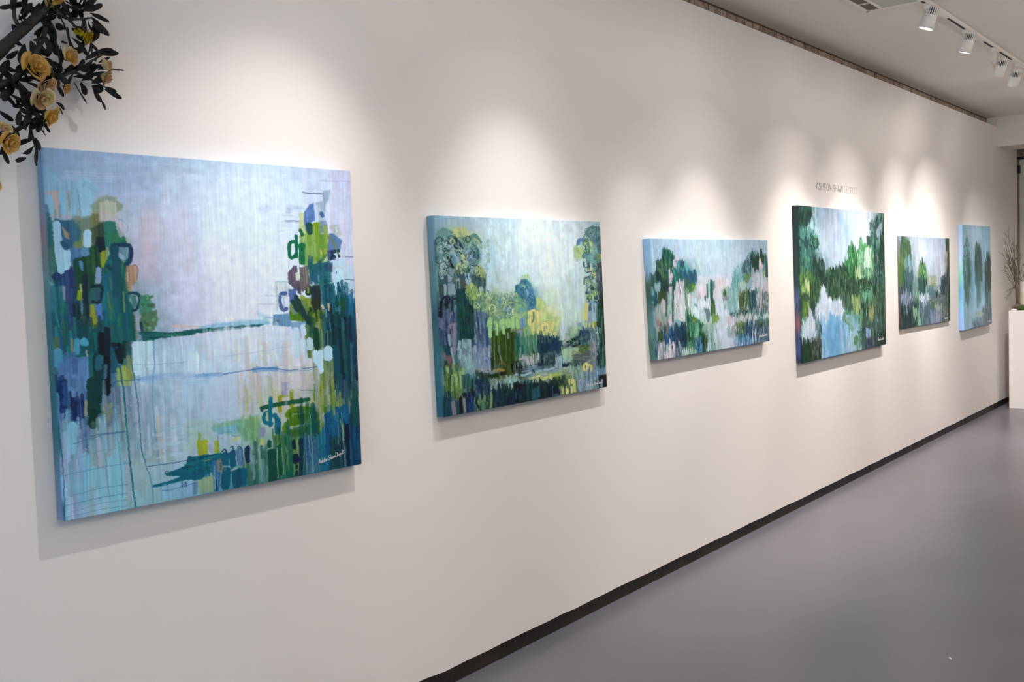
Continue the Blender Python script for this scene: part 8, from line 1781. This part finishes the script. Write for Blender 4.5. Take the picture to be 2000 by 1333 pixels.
LEAVES = [
 ((1.4523, -0.0569, 2.3584),(1.4912, -0.0608, 2.4148),0.0115,1,0.51), ((1.444, -0.0493, 2.3665),(1.4269, -0.0574, 2.4109),0.0124,0,-0.59), ((1.4567, -0.058, 2.3671),(1.495, -0.0697, 2.382),0.0103,1,-0.17), ((1.465, -0.0593, 2.3725),(1.4921, -0.0658, 2.4163),0.0116,0,-0.48), ((1.4512, -0.0526, 2.3712),(1.4677, -0.0482, 2.425),0.0124,0,0.59), ((1.4857, -0.0522, 2.3613),(1.5255, -0.0689, 2.3476),0.0058,0,0.34), ((1.4896, -0.041, 2.36),(1.5382, -0.0423, 2.3174),0.0105,0,0.32), ((1.4722, -0.0515, 2.3508),(1.5037, -0.0463, 2.3094),0.0087,1,-0.41), ((1.463, -0.0505, 2.3493),(1.4486, -0.0684, 2.3013),0.0083,1,0.54), ((1.4745, -0.0608, 2.3638),(1.5245, -0.0545, 2.3523),0.0066,0,-0.01), ((1.4292, -0.053, 2.3671),(1.451, -0.0586, 2.3453),0.0082,0,-0.54), ((1.4129, -0.069, 2.377),(1.4515, -0.0649, 2.3752),0.0089,0,0.55), ((1.3394, -0.0773, 2.33),(1.3705, -0.0696, 2.2887),0.0099,1,0.06), ((1.3506, -0.0706, 2.3254),(1.3456, -0.0654, 2.2847),0.0088,0,0.59), ((1.3391, -0.0814, 2.2959),(1.304, -0.0862, 2.2734),0.0068,0,-0.57), ((1.3504, -0.0819, 2.2859),(1.3641, -0.0794, 2.2307),0.0108,0,0.64), ((1.3635, -0.0676, 2.2808),(1.3819, -0.0774, 2.2287),0.01,0,-0.49), ((1.3831, -0.0672, 2.2602),(1.3726, -0.0911, 2.2109),0.0073,0,-0.53), ((1.2944, -0.0977, 2.2556),(1.3245, -0.1201, 2.2566),0.0078,1,0.16), ((1.3141, -0.079, 2.2648),(1.3392, -0.0827, 2.2251),0.0122,0,0.13), ((1.2867, -0.101, 2.2526),(1.3105, -0.0958, 2.2076),0.0148,1,0.51), ((1.2704, -0.1009, 2.2423),(1.2543, -0.1073, 2.1875),0.0124,0,0.68), ((1.2532, -0.1018, 2.2223),(1.2249, -0.0944, 2.1998),0.0081,0,-0.24), ((1.2674, -0.0984, 2.2365),(1.243, -0.0972, 2.2505),0.007,0,-0.25), ((1.3186, -0.0801, 2.3413),(1.279, -0.0923, 2.3409),0.0099,1,0.40), ((1.3066, -0.0819, 2.3542),(1.2672, -0.0989, 2.3154),0.0118,0,-0.00), ((1.3212, -0.0928, 2.3548),(1.2994, -0.0927, 2.3178),0.011,0,-0.10), ((1.2915, -0.0902, 2.365),(1.2637, -0.1131, 2.3273),0.0117,0,-0.18), ((1.3392, -0.092, 2.3779),(1.3146, -0.0958, 2.3298),0.0099,0,-0.46), ((1.3509, -0.0882, 2.3418),(1.3693, -0.0885, 2.3596),0.0079,1,0.67), ((1.2332, -0.0921, 2.198),(1.1995, -0.1144, 2.1575),0.0123,0,0.15), ((1.2111, -0.0883, 2.1803),(1.2516, -0.0822, 2.1519),0.0142,1,-0.16), ((1.2185, -0.1027, 2.1639),(1.2408, -0.1256, 2.1172),0.0145,0,-0.50), ((1.2416, -0.1015, 2.1597),(1.2212, -0.0979, 2.1066),0.0123,1,0.08), ((1.1963, -0.1047, 2.1268),(1.2231, -0.0988, 2.1079),0.0106,0,0.29), ((1.2545, -0.1063, 2.1569),(1.2243, -0.1106, 2.1199),0.0127,0,-0.46), ((1.2769, -0.1007, 2.1608),(1.3162, -0.1174, 2.1493),0.0086,0,-0.01), ((1.2787, -0.087, 2.1476),(1.3253, -0.0806, 2.1258),0.0109,0,-0.46), ((1.2205, -0.1031, 2.1111),(1.2679, -0.0978, 2.08),0.0103,0,-0.39), ((1.2717, -0.0866, 2.1275),(1.2889, -0.0843, 2.0777),0.0129,0,0.08), ((1.1922, -0.0973, 2.069),(1.2324, -0.0949, 2.0457),0.0069,0,0.63), ((1.2477, -0.1009, 2.0727),(1.2288, -0.123, 2.0307),0.0085,1,0.69), ((1.279, -0.1032, 2.1221),(1.2465, -0.1126, 2.0935),0.0117,0,0.05), ((1.2072, -0.1098, 2.1575),(1.1852, -0.1039, 2.128),0.0114,0,0.06), ((1.2542, -0.0952, 2.1892),(1.2674, -0.1104, 2.1419),0.0116,0,-0.56), ((1.2305, -0.1048, 2.1311),(1.2017, -0.1113, 2.0898),0.0115,0,0.19), ((1.2627, -0.0893, 2.099),(1.2994, -0.1006, 2.0827),0.0109,0,0.53), ((1.2776, -0.0891, 2.0852),(1.2956, -0.1074, 2.0563),0.0098,0,0.17), ((1.2365, -0.109, 2.078),(1.2182, -0.1022, 2.1046),0.0088,0,0.16), ((1.1945, -0.1043, 2.0965),(1.2165, -0.1093, 2.1169),0.0076,1,-0.44), ((1.4575, -0.057, 2.2389),(1.505, -0.0548, 2.2701),0.007,1,-0.20), ((1.4986, -0.0493, 2.2607),(1.5536, -0.0584, 2.2686),0.0097,1,0.39), ((1.5034, -0.046, 2.2724),(1.5361, -0.0631, 2.2731),0.0084,1,0.64), ((1.4777, -0.0522, 2.2385),(1.4404, -0.0754, 2.2045),0.0083,0,0.47), ((1.4901, -0.0405, 2.2277),(1.5461, -0.0437, 2.2249),0.0055,1,0.39), ((1.5271, -0.0426, 2.2251),(1.564, -0.0417, 2.2253),0.0034,1,-0.53), ((1.5431, -0.0605, 2.2229),(1.5509, -0.0838, 2.2162),0.0042,0,0.34), ((1.4406, -0.057, 2.1793),(1.4758, -0.0657, 2.2027),0.0074,0,0.19), ((1.4186, -0.0572, 2.1865),(1.4626, -0.0574, 2.1823),0.0082,0,-0.42), ((1.416, -0.0619, 2.1712),(1.4369, -0.0841, 2.1137),0.0074,1,-0.56), ((1.4734, -0.0572, 2.1609),(1.4987, -0.051, 2.1293),0.0079,1,0.49), ((1.4924, -0.0525, 2.139),(1.5086, -0.0516, 2.1094),0.008,1,-0.31), ((1.5123, -0.0452, 2.1737),(1.5385, -0.0628, 2.1607),0.0063,0,0.40), ((1.5044, -0.0596, 2.1644),(1.5412, -0.0814, 2.1393),0.0076,0,0.59), ((1.4821, -0.0612, 2.213),(1.4483, -0.0562, 2.1866),0.0067,1,-0.35), ((1.4724, -0.0531, 2.1985),(1.5178, -0.0608, 2.2085),0.0067,1,0.47), ((1.356, -0.0748, 2.1595),(1.3783, -0.0735, 2.126),0.0088,1,-0.05), ((1.3657, -0.0769, 2.1525),(1.3465, -0.0871, 2.1846),0.0089,0,-0.44), ((1.3667, -0.073, 2.201),(1.3832, -0.0754, 2.1614),0.0109,1,0.06), ((1.3906, -0.0627, 2.1919),(1.4121, -0.0775, 2.2147),0.0073,0,-0.51), ((1.3545, -0.0808, 2.2138),(1.3744, -0.0836, 2.1944),0.0088,0,0.15), ((1.398, -0.0743, 2.2685),(1.3704, -0.0946, 2.2654),0.0032,0,-0.40), ((1.4561, -0.0555, 2.2041),(1.4994, -0.0582, 2.2299),0.0062,1,0.07), ((1.4969, -0.0493, 2.2356),(1.5196, -0.069, 2.2509),0.0055,1,0.47), ((1.4269, -0.0615, 2.2032),(1.4528, -0.0566, 2.2375),0.007,0,-0.30), ((1.4741, -0.0508, 2.1701),(1.4979, -0.0451, 2.1537),0.0063,1,0.59), ((1.4112, -0.0568, 2.3167),(1.4269, -0.0536, 2.2533),0.0151,1,-0.57), ((1.4137, -0.0722, 2.2863),(1.4369, -0.0961, 2.2392),0.013,0,-0.15), ((1.3659, -0.0832, 2.1873),(1.3899, -0.0914, 2.1528),0.0104,1,0.27), ((1.3463, -0.0766, 2.1817),(1.3637, -0.0773, 2.1452),0.01,1,-0.16), ((1.3545, -0.0713, 2.2035),(1.3665, -0.0829, 2.1694),0.0092,0,0.10), ((1.4887, -0.0382, 2.288),(1.5007, -0.0521, 2.2572),0.0055,1,-0.03), ((1.4577, -0.0632, 2.293),(1.4262, -0.0769, 2.2461),0.0083,0,0.36), ((1.4328, -0.0568, 2.3225),(1.4618, -0.0534, 2.2932),0.0103,0,0.25), ((1.3596, -0.0697, 2.1109),(1.38, -0.0723, 2.0933),0.0089,0,-0.21), ((1.3521, -0.0791, 2.1008),(1.3648, -0.0885, 2.0767),0.0076,0,-0.66), ((1.3206, -0.0508, 2.0575),(1.328, -0.0677, 2.0188),0.0052,0,-0.56), ((1.3332, -0.0468, 2.0632),(1.3509, -0.0455, 2.0333),0.004,0,0.56), ((1.3236, -0.0508, 2.0597),(1.3121, -0.0492, 2.0394),0.004,0,-0.11), ((1.2864, -0.0728, 2.0376),(1.2682, -0.0967, 1.9975),0.0055,0,0.30), ((1.2955, -0.0627, 2.0102),(1.2554, -0.0566, 1.9946),0.0075,0,-0.14), ((1.3021, -0.0605, 2.015),(1.3056, -0.0727, 1.9802),0.0076,0,0.08), ((1.3015, -0.0698, 1.9902),(1.2838, -0.0927, 1.9372),0.0068,1,-0.20), ((1.2928, -0.0713, 1.9913),(1.2542, -0.0879, 1.9665),0.0055,0,-0.44), ((1.2723, -0.0683, 1.9594),(1.2334, -0.0902, 1.9459),0.0067,0,0.24), ((1.2042, -0.0814, 1.981),(1.2211, -0.0789, 1.9391),0.0062,1,0.50), ((1.2024, -0.0719, 1.9628),(1.2232, -0.0704, 1.9786),0.0085,0,-0.30), ((1.2056, -0.0611, 2.0236),(1.221, -0.0626, 1.999),0.0104,1,-0.13), ((1.2443, -0.1067, 2.0639),(1.2693, -0.1132, 2.0445),0.0116,0,-0.64), ((1.3044, -0.081, 2.0697),(1.2826, -0.0776, 2.0821),0.0099,0,-0.42), ((1.2703, -0.0718, 1.966),(1.2842, -0.0805, 1.9852),0.0051,0,0.48), ((1.3212, -0.0903, 2.0899),(1.2811, -0.1118, 2.0873),0.0079,1,-0.17), ((1.272, -0.1077, 2.1974),(1.2819, -0.1124, 2.1653),0.0116,1,-0.03), ((1.2508, -0.0923, 2.235),(1.2169, -0.1115, 2.208),0.0077,0,-0.57), ((1.2961, -0.1034, 2.2942),(1.2632, -0.112, 2.2915),0.007,1,0.16), ((1.4676, -0.0611, 2.175),(1.5109, -0.0642, 2.1955),0.0123,1,-0.42), ((1.3192, -0.0485, 2.0593),(1.2902, -0.0574, 2.0343),0.0082,1,0.49), ((1.3241, -0.0783, 2.1557),(1.3553, -0.0708, 2.188),0.011,0,-0.53), ((1.2442, -0.0955, 2.2872),(1.2632, -0.0947, 2.2707),0.0112,1,0.19), ((1.345, -0.0911, 2.308),(1.3581, -0.0949, 2.282),0.0085,0,-0.25), ((1.3287, -0.094, 2.2733),(1.3343, -0.1037, 2.228),0.0105,1,0.34), ((1.3593, -0.0717, 2.2674),(1.3778, -0.0652, 2.2439),0.0072,1,0.48), ((1.413, -0.0708, 2.3382),(1.3752, -0.0742, 2.3549),0.0073,0,0.29), ((1.4483, -0.05, 2.3799),(1.421, -0.0645, 2.3363),0.0111,0,0.62), ((1.2481, -0.0894, 2.3299),(1.2773, -0.0997, 2.3443),0.0087,0,0.48), ((1.4854, -0.0467, 2.3043),(1.4502, -0.0599, 2.3103),0.0074,0,-0.21), ((1.281, -0.0958, 2.1807),(1.294, -0.1164, 2.1569),0.0111,1,0.66), ((1.3195, -0.0804, 2.0754),(1.2726, -0.087, 2.0761),0.0074,1,0.42), ((1.3515, -0.0816, 2.3481),(1.374, -0.0976, 2.3595),0.0087,1,0.53), ((1.4719, -0.0602, 2.368),(1.5048, -0.074, 2.3903),0.0089,1,-0.34), ((1.4542, -0.0552, 2.2894),(1.4265, -0.0493, 2.3173),0.0088,0,-0.13), ((1.4729, -0.0611, 2.2519),(1.474, -0.0589, 2.2893),0.0085,0,0.42), ((1.3602, -0.0795, 2.1897),(1.3296, -0.085, 2.2182),0.0087,1,-0.09), ((1.3253, -0.0844, 2.312),(1.3549, -0.1066, 2.3258),0.0111,0,0.64), ((1.2679, -0.0804, 2.0519),(1.3032, -0.0778, 2.0426),0.0074,1,-0.29), ((1.2402, -0.0882, 2.1437),(1.2005, -0.084, 2.136),0.0092,0,-0.42), ((1.4829, -0.053, 2.3429),(1.5173, -0.0571, 2.3177),0.0102,1,0.66), ((1.2541, -0.0925, 2.159),(1.2267, -0.1127, 2.1272),0.0081,0,0.23), ((1.4917, -0.0415, 2.3064),(1.4966, -0.0573, 2.3491),0.0112,0,-0.42), ((1.3534, -0.0801, 2.3594),(1.3387, -0.093, 2.3865),0.0095,0,0.35), ((1.2479, -0.1035, 2.1695),(1.2161, -0.1055, 2.1741),0.0102,0,0.38), ((1.3151, -0.0846, 2.0704),(1.2947, -0.0955, 2.098),0.0083,0,-0.03), ((1.4176, -0.0572, 2.377),(1.3839, -0.0622, 2.3328),0.0119,0,0.31), ((1.4445, -0.0478, 2.1776),(1.4508, -0.0551, 2.142),0.012,0,0.05), ((1.4588, -0.0486, 2.3406),(1.4494, -0.0613, 2.3695),0.0116,0,0.05), ((1.4012, -0.0782, 2.3294),(1.3679, -0.0887, 2.3538),0.007,1,-0.30), ((1.2453, -0.1048, 2.1373),(1.2636, -0.0994, 2.1021),0.0075,0,0.28), ((1.3799, -0.0804, 2.3868),(1.4035, -0.0778, 2.3518),0.0074,1,0.52), ((1.2761, -0.0971, 2.1907),(1.2415, -0.1032, 2.1673),0.0102,0,0.38), ((1.2599, -0.0969, 2.2998),(1.2761, -0.1137, 2.3156),0.0088,1,0.67), ((1.419, -0.0689, 2.3277),(1.4042, -0.0711, 2.3617),0.0124,0,0.53), ((1.4785, -0.0475, 2.3109),(1.4332, -0.0618, 2.3109),0.0105,0,0.64), ((1.446, -0.0543, 2.3804),(1.4563, -0.0717, 2.418),0.0091,0,0.43), ((1.2683, -0.0881, 2.0914),(1.2335, -0.0933, 2.0821),0.0074,0,0.44), ((1.2048, -0.0988, 2.218),(1.2421, -0.0922, 2.244),0.0082,1,0.46), ((1.3523, -0.0859, 2.1619),(1.3393, -0.0963, 2.1935),0.0116,1,0.38), ((1.2444, -0.1088, 2.1463),(1.282, -0.11, 2.1557),0.0088,0,-0.29), ((1.4897, -0.0393, 2.3122),(1.5143, -0.0548, 2.3279),0.0073,1,-0.58), ((1.2798, -0.1027, 2.0736),(1.2494, -0.0978, 2.0777),0.0118,0,0.44), ((1.3347, -0.0799, 2.3585),(1.3582, -0.0838, 2.3227),0.0084,1,0.29), ((1.3272, -0.0656, 2.0442),(1.3563, -0.0814, 2.0769),0.0069,0,0.05), ((1.415, -0.0628, 2.2594),(1.4449, -0.0776, 2.2555),0.0108,1,-0.36), ((1.4647, -0.0579, 2.2832),(1.5003, -0.0581, 2.3156),0.0071,0,0.32), ((1.3904, -0.0628, 2.1986),(1.4383, -0.0555, 2.2189),0.0118,0,-0.51), ((1.3626, -0.0769, 2.2581),(1.3503, -0.0881, 2.2994),0.0094,0,-0.16), ((1.2426, -0.1011, 2.3211),(1.2432, -0.1192, 2.3553),0.01,1,-0.23), ((1.3316, -0.0877, 2.0618),(1.2894, -0.0912, 2.0517),0.0095,0,-0.58), ((1.4071, -0.0585, 2.3118),(1.3748, -0.0622, 2.3133),0.0111,0,-0.19), ((1.3907, -0.0657, 2.3394),(1.3727, -0.072, 2.3601),0.011,0,0.61), ((1.2646, -0.103, 2.3062),(1.3068, -0.1032, 2.3004),0.0078,0,-0.48), ((1.3194, -0.0752, 2.0762),(1.2951, -0.0926, 2.0269),0.0076,1,-0.48), ((1.2703, -0.1052, 2.199),(1.2524, -0.1011, 2.2169),0.0072,1,-0.49), ((1.3488, -0.0892, 2.3041),(1.3134, -0.103, 2.3086),0.009,1,-0.60), ((1.2473, -0.1098, 2.0671),(1.2365, -0.1059, 2.1004),0.0085,0,0.27), ((1.353, -0.0824, 2.3454),(1.3352, -0.0897, 2.3028),0.0106,0,-0.31), ((1.3454, -0.0826, 2.1595),(1.343, -0.0794, 2.1162),0.0097,0,-0.34), ((1.2991, -0.0599, 2.0579),(1.2532, -0.0804, 2.0404),0.0075,0,0.20), ((1.2746, -0.102, 2.2903),(1.2652, -0.094, 2.3159),0.0073,0,0.52), ((1.4699, -0.0562, 2.1685),(1.4983, -0.0649, 2.1598),0.0126,0,0.62), ((1.3717, -0.0688, 2.178),(1.4095, -0.0661, 2.2044),0.0081,1,-0.67), ((1.3406, -0.0773, 2.3061),(1.3201, -0.072, 2.2686),0.0087,1,-0.14), ((1.3646, -0.066, 2.2592),(1.3362, -0.0734, 2.2266),0.0104,0,0.30), ((1.4637, -0.0457, 2.362),(1.4139, -0.061, 2.3695),0.0093,1,0.43), ((1.2384, -0.0735, 2.0375),(1.2442, -0.0829, 2.0017),0.0117,0,0.67), ((1.3845, -0.0675, 2.3786),(1.4085, -0.0882, 2.4055),0.0093,1,-0.57), ((1.326, -0.0769, 2.081),(1.3132, -0.0701, 2.1053),0.0116,0,-0.44), ((1.3179, -0.0597, 2.0609),(1.3098, -0.0605, 2.0284),0.0084,0,0.40), ((1.4151, -0.0647, 2.1939),(1.3862, -0.0653, 2.1532),0.0088,0,-0.50), ((1.2639, -0.089, 2.34),(1.2114, -0.1032, 2.3193),0.0072,0,0.37), ((1.3689, -0.0807, 2.3319),(1.3549, -0.1025, 2.3567),0.0079,0,0.09), ((1.319, -0.0815, 2.3174),(1.2809, -0.092, 2.3389),0.0106,0,0.29), ((1.4228, -0.0606, 2.3199),(1.4732, -0.055, 2.3094),0.0096,1,-0.50), ((1.4202, -0.0677, 2.2136),(1.4548, -0.0817, 2.2049),0.0111,0,-0.26), ((1.3506, -0.086, 2.3483),(1.3566, -0.0923, 2.3841),0.007,0,-0.42), ((1.4778, -0.0619, 2.2869),(1.4276, -0.0681, 2.2968),0.0112,0,-0.41), ((1.4559, -0.0537, 2.2128),(1.4836, -0.0607, 2.228),0.0085,0,0.34), ((1.2634, -0.096, 2.3661),(1.2994, -0.108, 2.3579),0.009,0,-0.51),]
ROSES = [
 ((1.2893, -0.1223, 2.1822),0.0422,(0.15, -0.85, 0.15),0,0),
 ((1.3167, -0.1137, 2.1408),0.0278,(0.3, -0.7, -0.5),3,1),
 ((1.397, -0.093, 2.232),0.0324,(0.45, -0.75, 0.1),1,2),
 ((1.3458, -0.1097, 2.3698),0.0363,(0.1, -0.6, -0.7),1,3),
 ((1.4559, -0.0783, 2.2921),0.0253,(0.5, -0.6, -0.4),4,4),
 ((1.5066, -0.075, 2.2287),0.0267,(0.6, -0.5, 0.5),2,5),
 ((1.5043, -0.075, 2.1932),0.0287,(0.7, -0.5, -0.4),3,6),
 ((1.3014, -0.1174, 2.1054),0.0332,(0.1, -0.8, -0.4),2,7),
 ((1.325, -0.1099, 2.065),0.0327,(0.6, -0.6, -0.5),0,8),
 ((1.2028, -0.135, 1.9825),0.0322,(0.3, -0.8, -0.3),0,9),
 ((1.1932, -0.135, 2.0192),0.0205,(0.2, -0.8, 0.3),2,10),
 ((1.3765, -0.097, 2.1421),0.0152,(0.3, -0.6, -0.6),0,11),
 ((1.1643, -0.135, 1.8787),0.0142,(0.4, -0.8, 0),0,12),
 ((1.4238, -0.087, 2.3014),0.0125,(-0.4, -0.6, -0.3),4,13),
]

for P, rad in BRANCHES:
    bm = bmesh.new(); Q = [Vector(p)-FO for p in P]; O = []; RR = []
    E = [2*Q[0]-Q[1]]+Q+[2*Q[-1]-Q[-2]]
    for i in range(1, len(E)-2):
        for s_ in (0, .25, .5, .75):
            O.append(.5*(2*E[i]+(E[i+1]-E[i-1])*s_+(2*E[i-1]-5*E[i]+4*E[i+1]-E[i+2])*s_*s_+(3*E[i]-E[i-1]-3*E[i+1]+E[i+2])*s_**3)); RR.append((rad[i-1]*(1-s_)+rad[i]*s_)*rnd.uniform(.92, 1.08))
    O.append(Q[-1]); RR.append(rad[-1])
    tube(bm, O, RR, 10)
    link('branch', mesh_bm('branch', bm), M['bark'], fl, True)
for p0, p1, w, mi, roll in LEAVES:
    a = Vector(p0)-FO; b = Vector(p1)-FO; ax = b-a; L = ax.length; ax.normalize()
    side = ax.cross(Vector((.25, -1, .1))).normalized(); side = Matrix.Rotation(roll, 3, ax) @ side; nn = side.cross(ax)
    bm = bmesh.new(); rows = 9; cols = 5; G = []; cup = rnd.uniform(.25, .55)*rnd.choice((-1, 1)); bend = rnd.uniform(-.12, .16); wav = rnd.uniform(0, 6)
    for i in range(rows):
        t = i/(rows-1); wd = w*(math.sin(math.pi*min(1, t**.95*.97+.02))**.55)*(.42+.72*t)*1.0+.0006
        row = []
        for j in range(cols):
            s_ = (j/(cols-1))*2-1
            row.append(bm.verts.new(a+ax*(L*t)+side*(s_*wd)+nn*(cup*wd*(s_*s_-.4)+bend*L*math.sin(math.pi*t)+.06*w*math.sin(wav+9*t+3*s_))))
        G.append(row)
    for i in range(rows-1):
        for j in range(cols-1): bm.faces.new((G[i][j], G[i][j+1], G[i+1][j+1], G[i+1][j]))
    bmesh.ops.solidify(bm, geom=bm.faces[:], thickness=.0008)
    link('leaf', mesh_bm('leaf', bm), M['leafb'] if mi else M['leafm'], fl, True)
PM = [('petal', 'petal'), ('petal2', 'petal'), ('petal3', 'petal2'), ('net', 'petal3'), ('acid', 'acid')]
for c, r, d, mi, seed in ROSES:
    rq = random.Random(seed*7+1); D = Vector(d).normalized(); c = Vector(c)-FO
    X = D.orthogonal().normalized(); Yv = D.cross(X)
    meshes = {0: bmesh.new(), 1: bmesh.new()}
    n = 11 if r > .015 else 7
    for k in range(n):
        f = k/(n-1); phi = k*2.399+rq.uniform(-.2, .2); rad = r*(.10+.72*f**.9); hgt = r*(.85-.25*f)*rq.uniform(.9, 1.1); wid = (1.25-.35*f)
        bm = meshes[0 if (k+seed) % 3 else 1]; G = []; curl = .05+.38*f*f
        for i in range(7):
            t = i/6; row = []
            for j in range(8):
                s_ = (j/7)*2-1; ang = phi+s_*wid*(.55+.45*t)
                rr_ = rad*(.25+.75*math.sin(t*1.45))+curl*r*max(0, t-.55)**1.5*2.2*(1-.35*s_*s_)
                z = -r*.55+hgt*1.25*t*(1-.16*s_*s_)-curl*r*.9*max(0, t-.7)*2
                row.append(bm.verts.new(c+(X*math.cos(ang)+Yv*math.sin(ang))*rr_+D*z))
            G.append(row)
        for i in range(6):
            for j in range(7): bm.faces.new((G[i][j], G[i][j+1], G[i+1][j+1], G[i+1][j]))
    bmesh.ops.solidify(meshes[0], geom=meshes[0].faces[:], thickness=.0006); bmesh.ops.solidify(meshes[1], geom=meshes[1].faces[:], thickness=.0006)
    head = link('rose', mesh_bm('rose', meshes[0]), M[PM[mi][1]], fl, True)
    link('petals', mesh_bm('petals', meshes[1]), M[PM[mi][0]], head, True)
    bm = bmesh.new(); mx = Matrix.Translation(c-D*r*.72) @ D.to_track_quat('Z', 'Y').to_matrix().to_4x4()
    lathe(bm, [(r*.05, -r*.35), (r*.10, -r*.1), (r*.26, r*.08), (r*.30, r*.22)], 10, mx, True, False)
    link('calyx', mesh_bm('calyx', bm), M['leafm'], head, True)
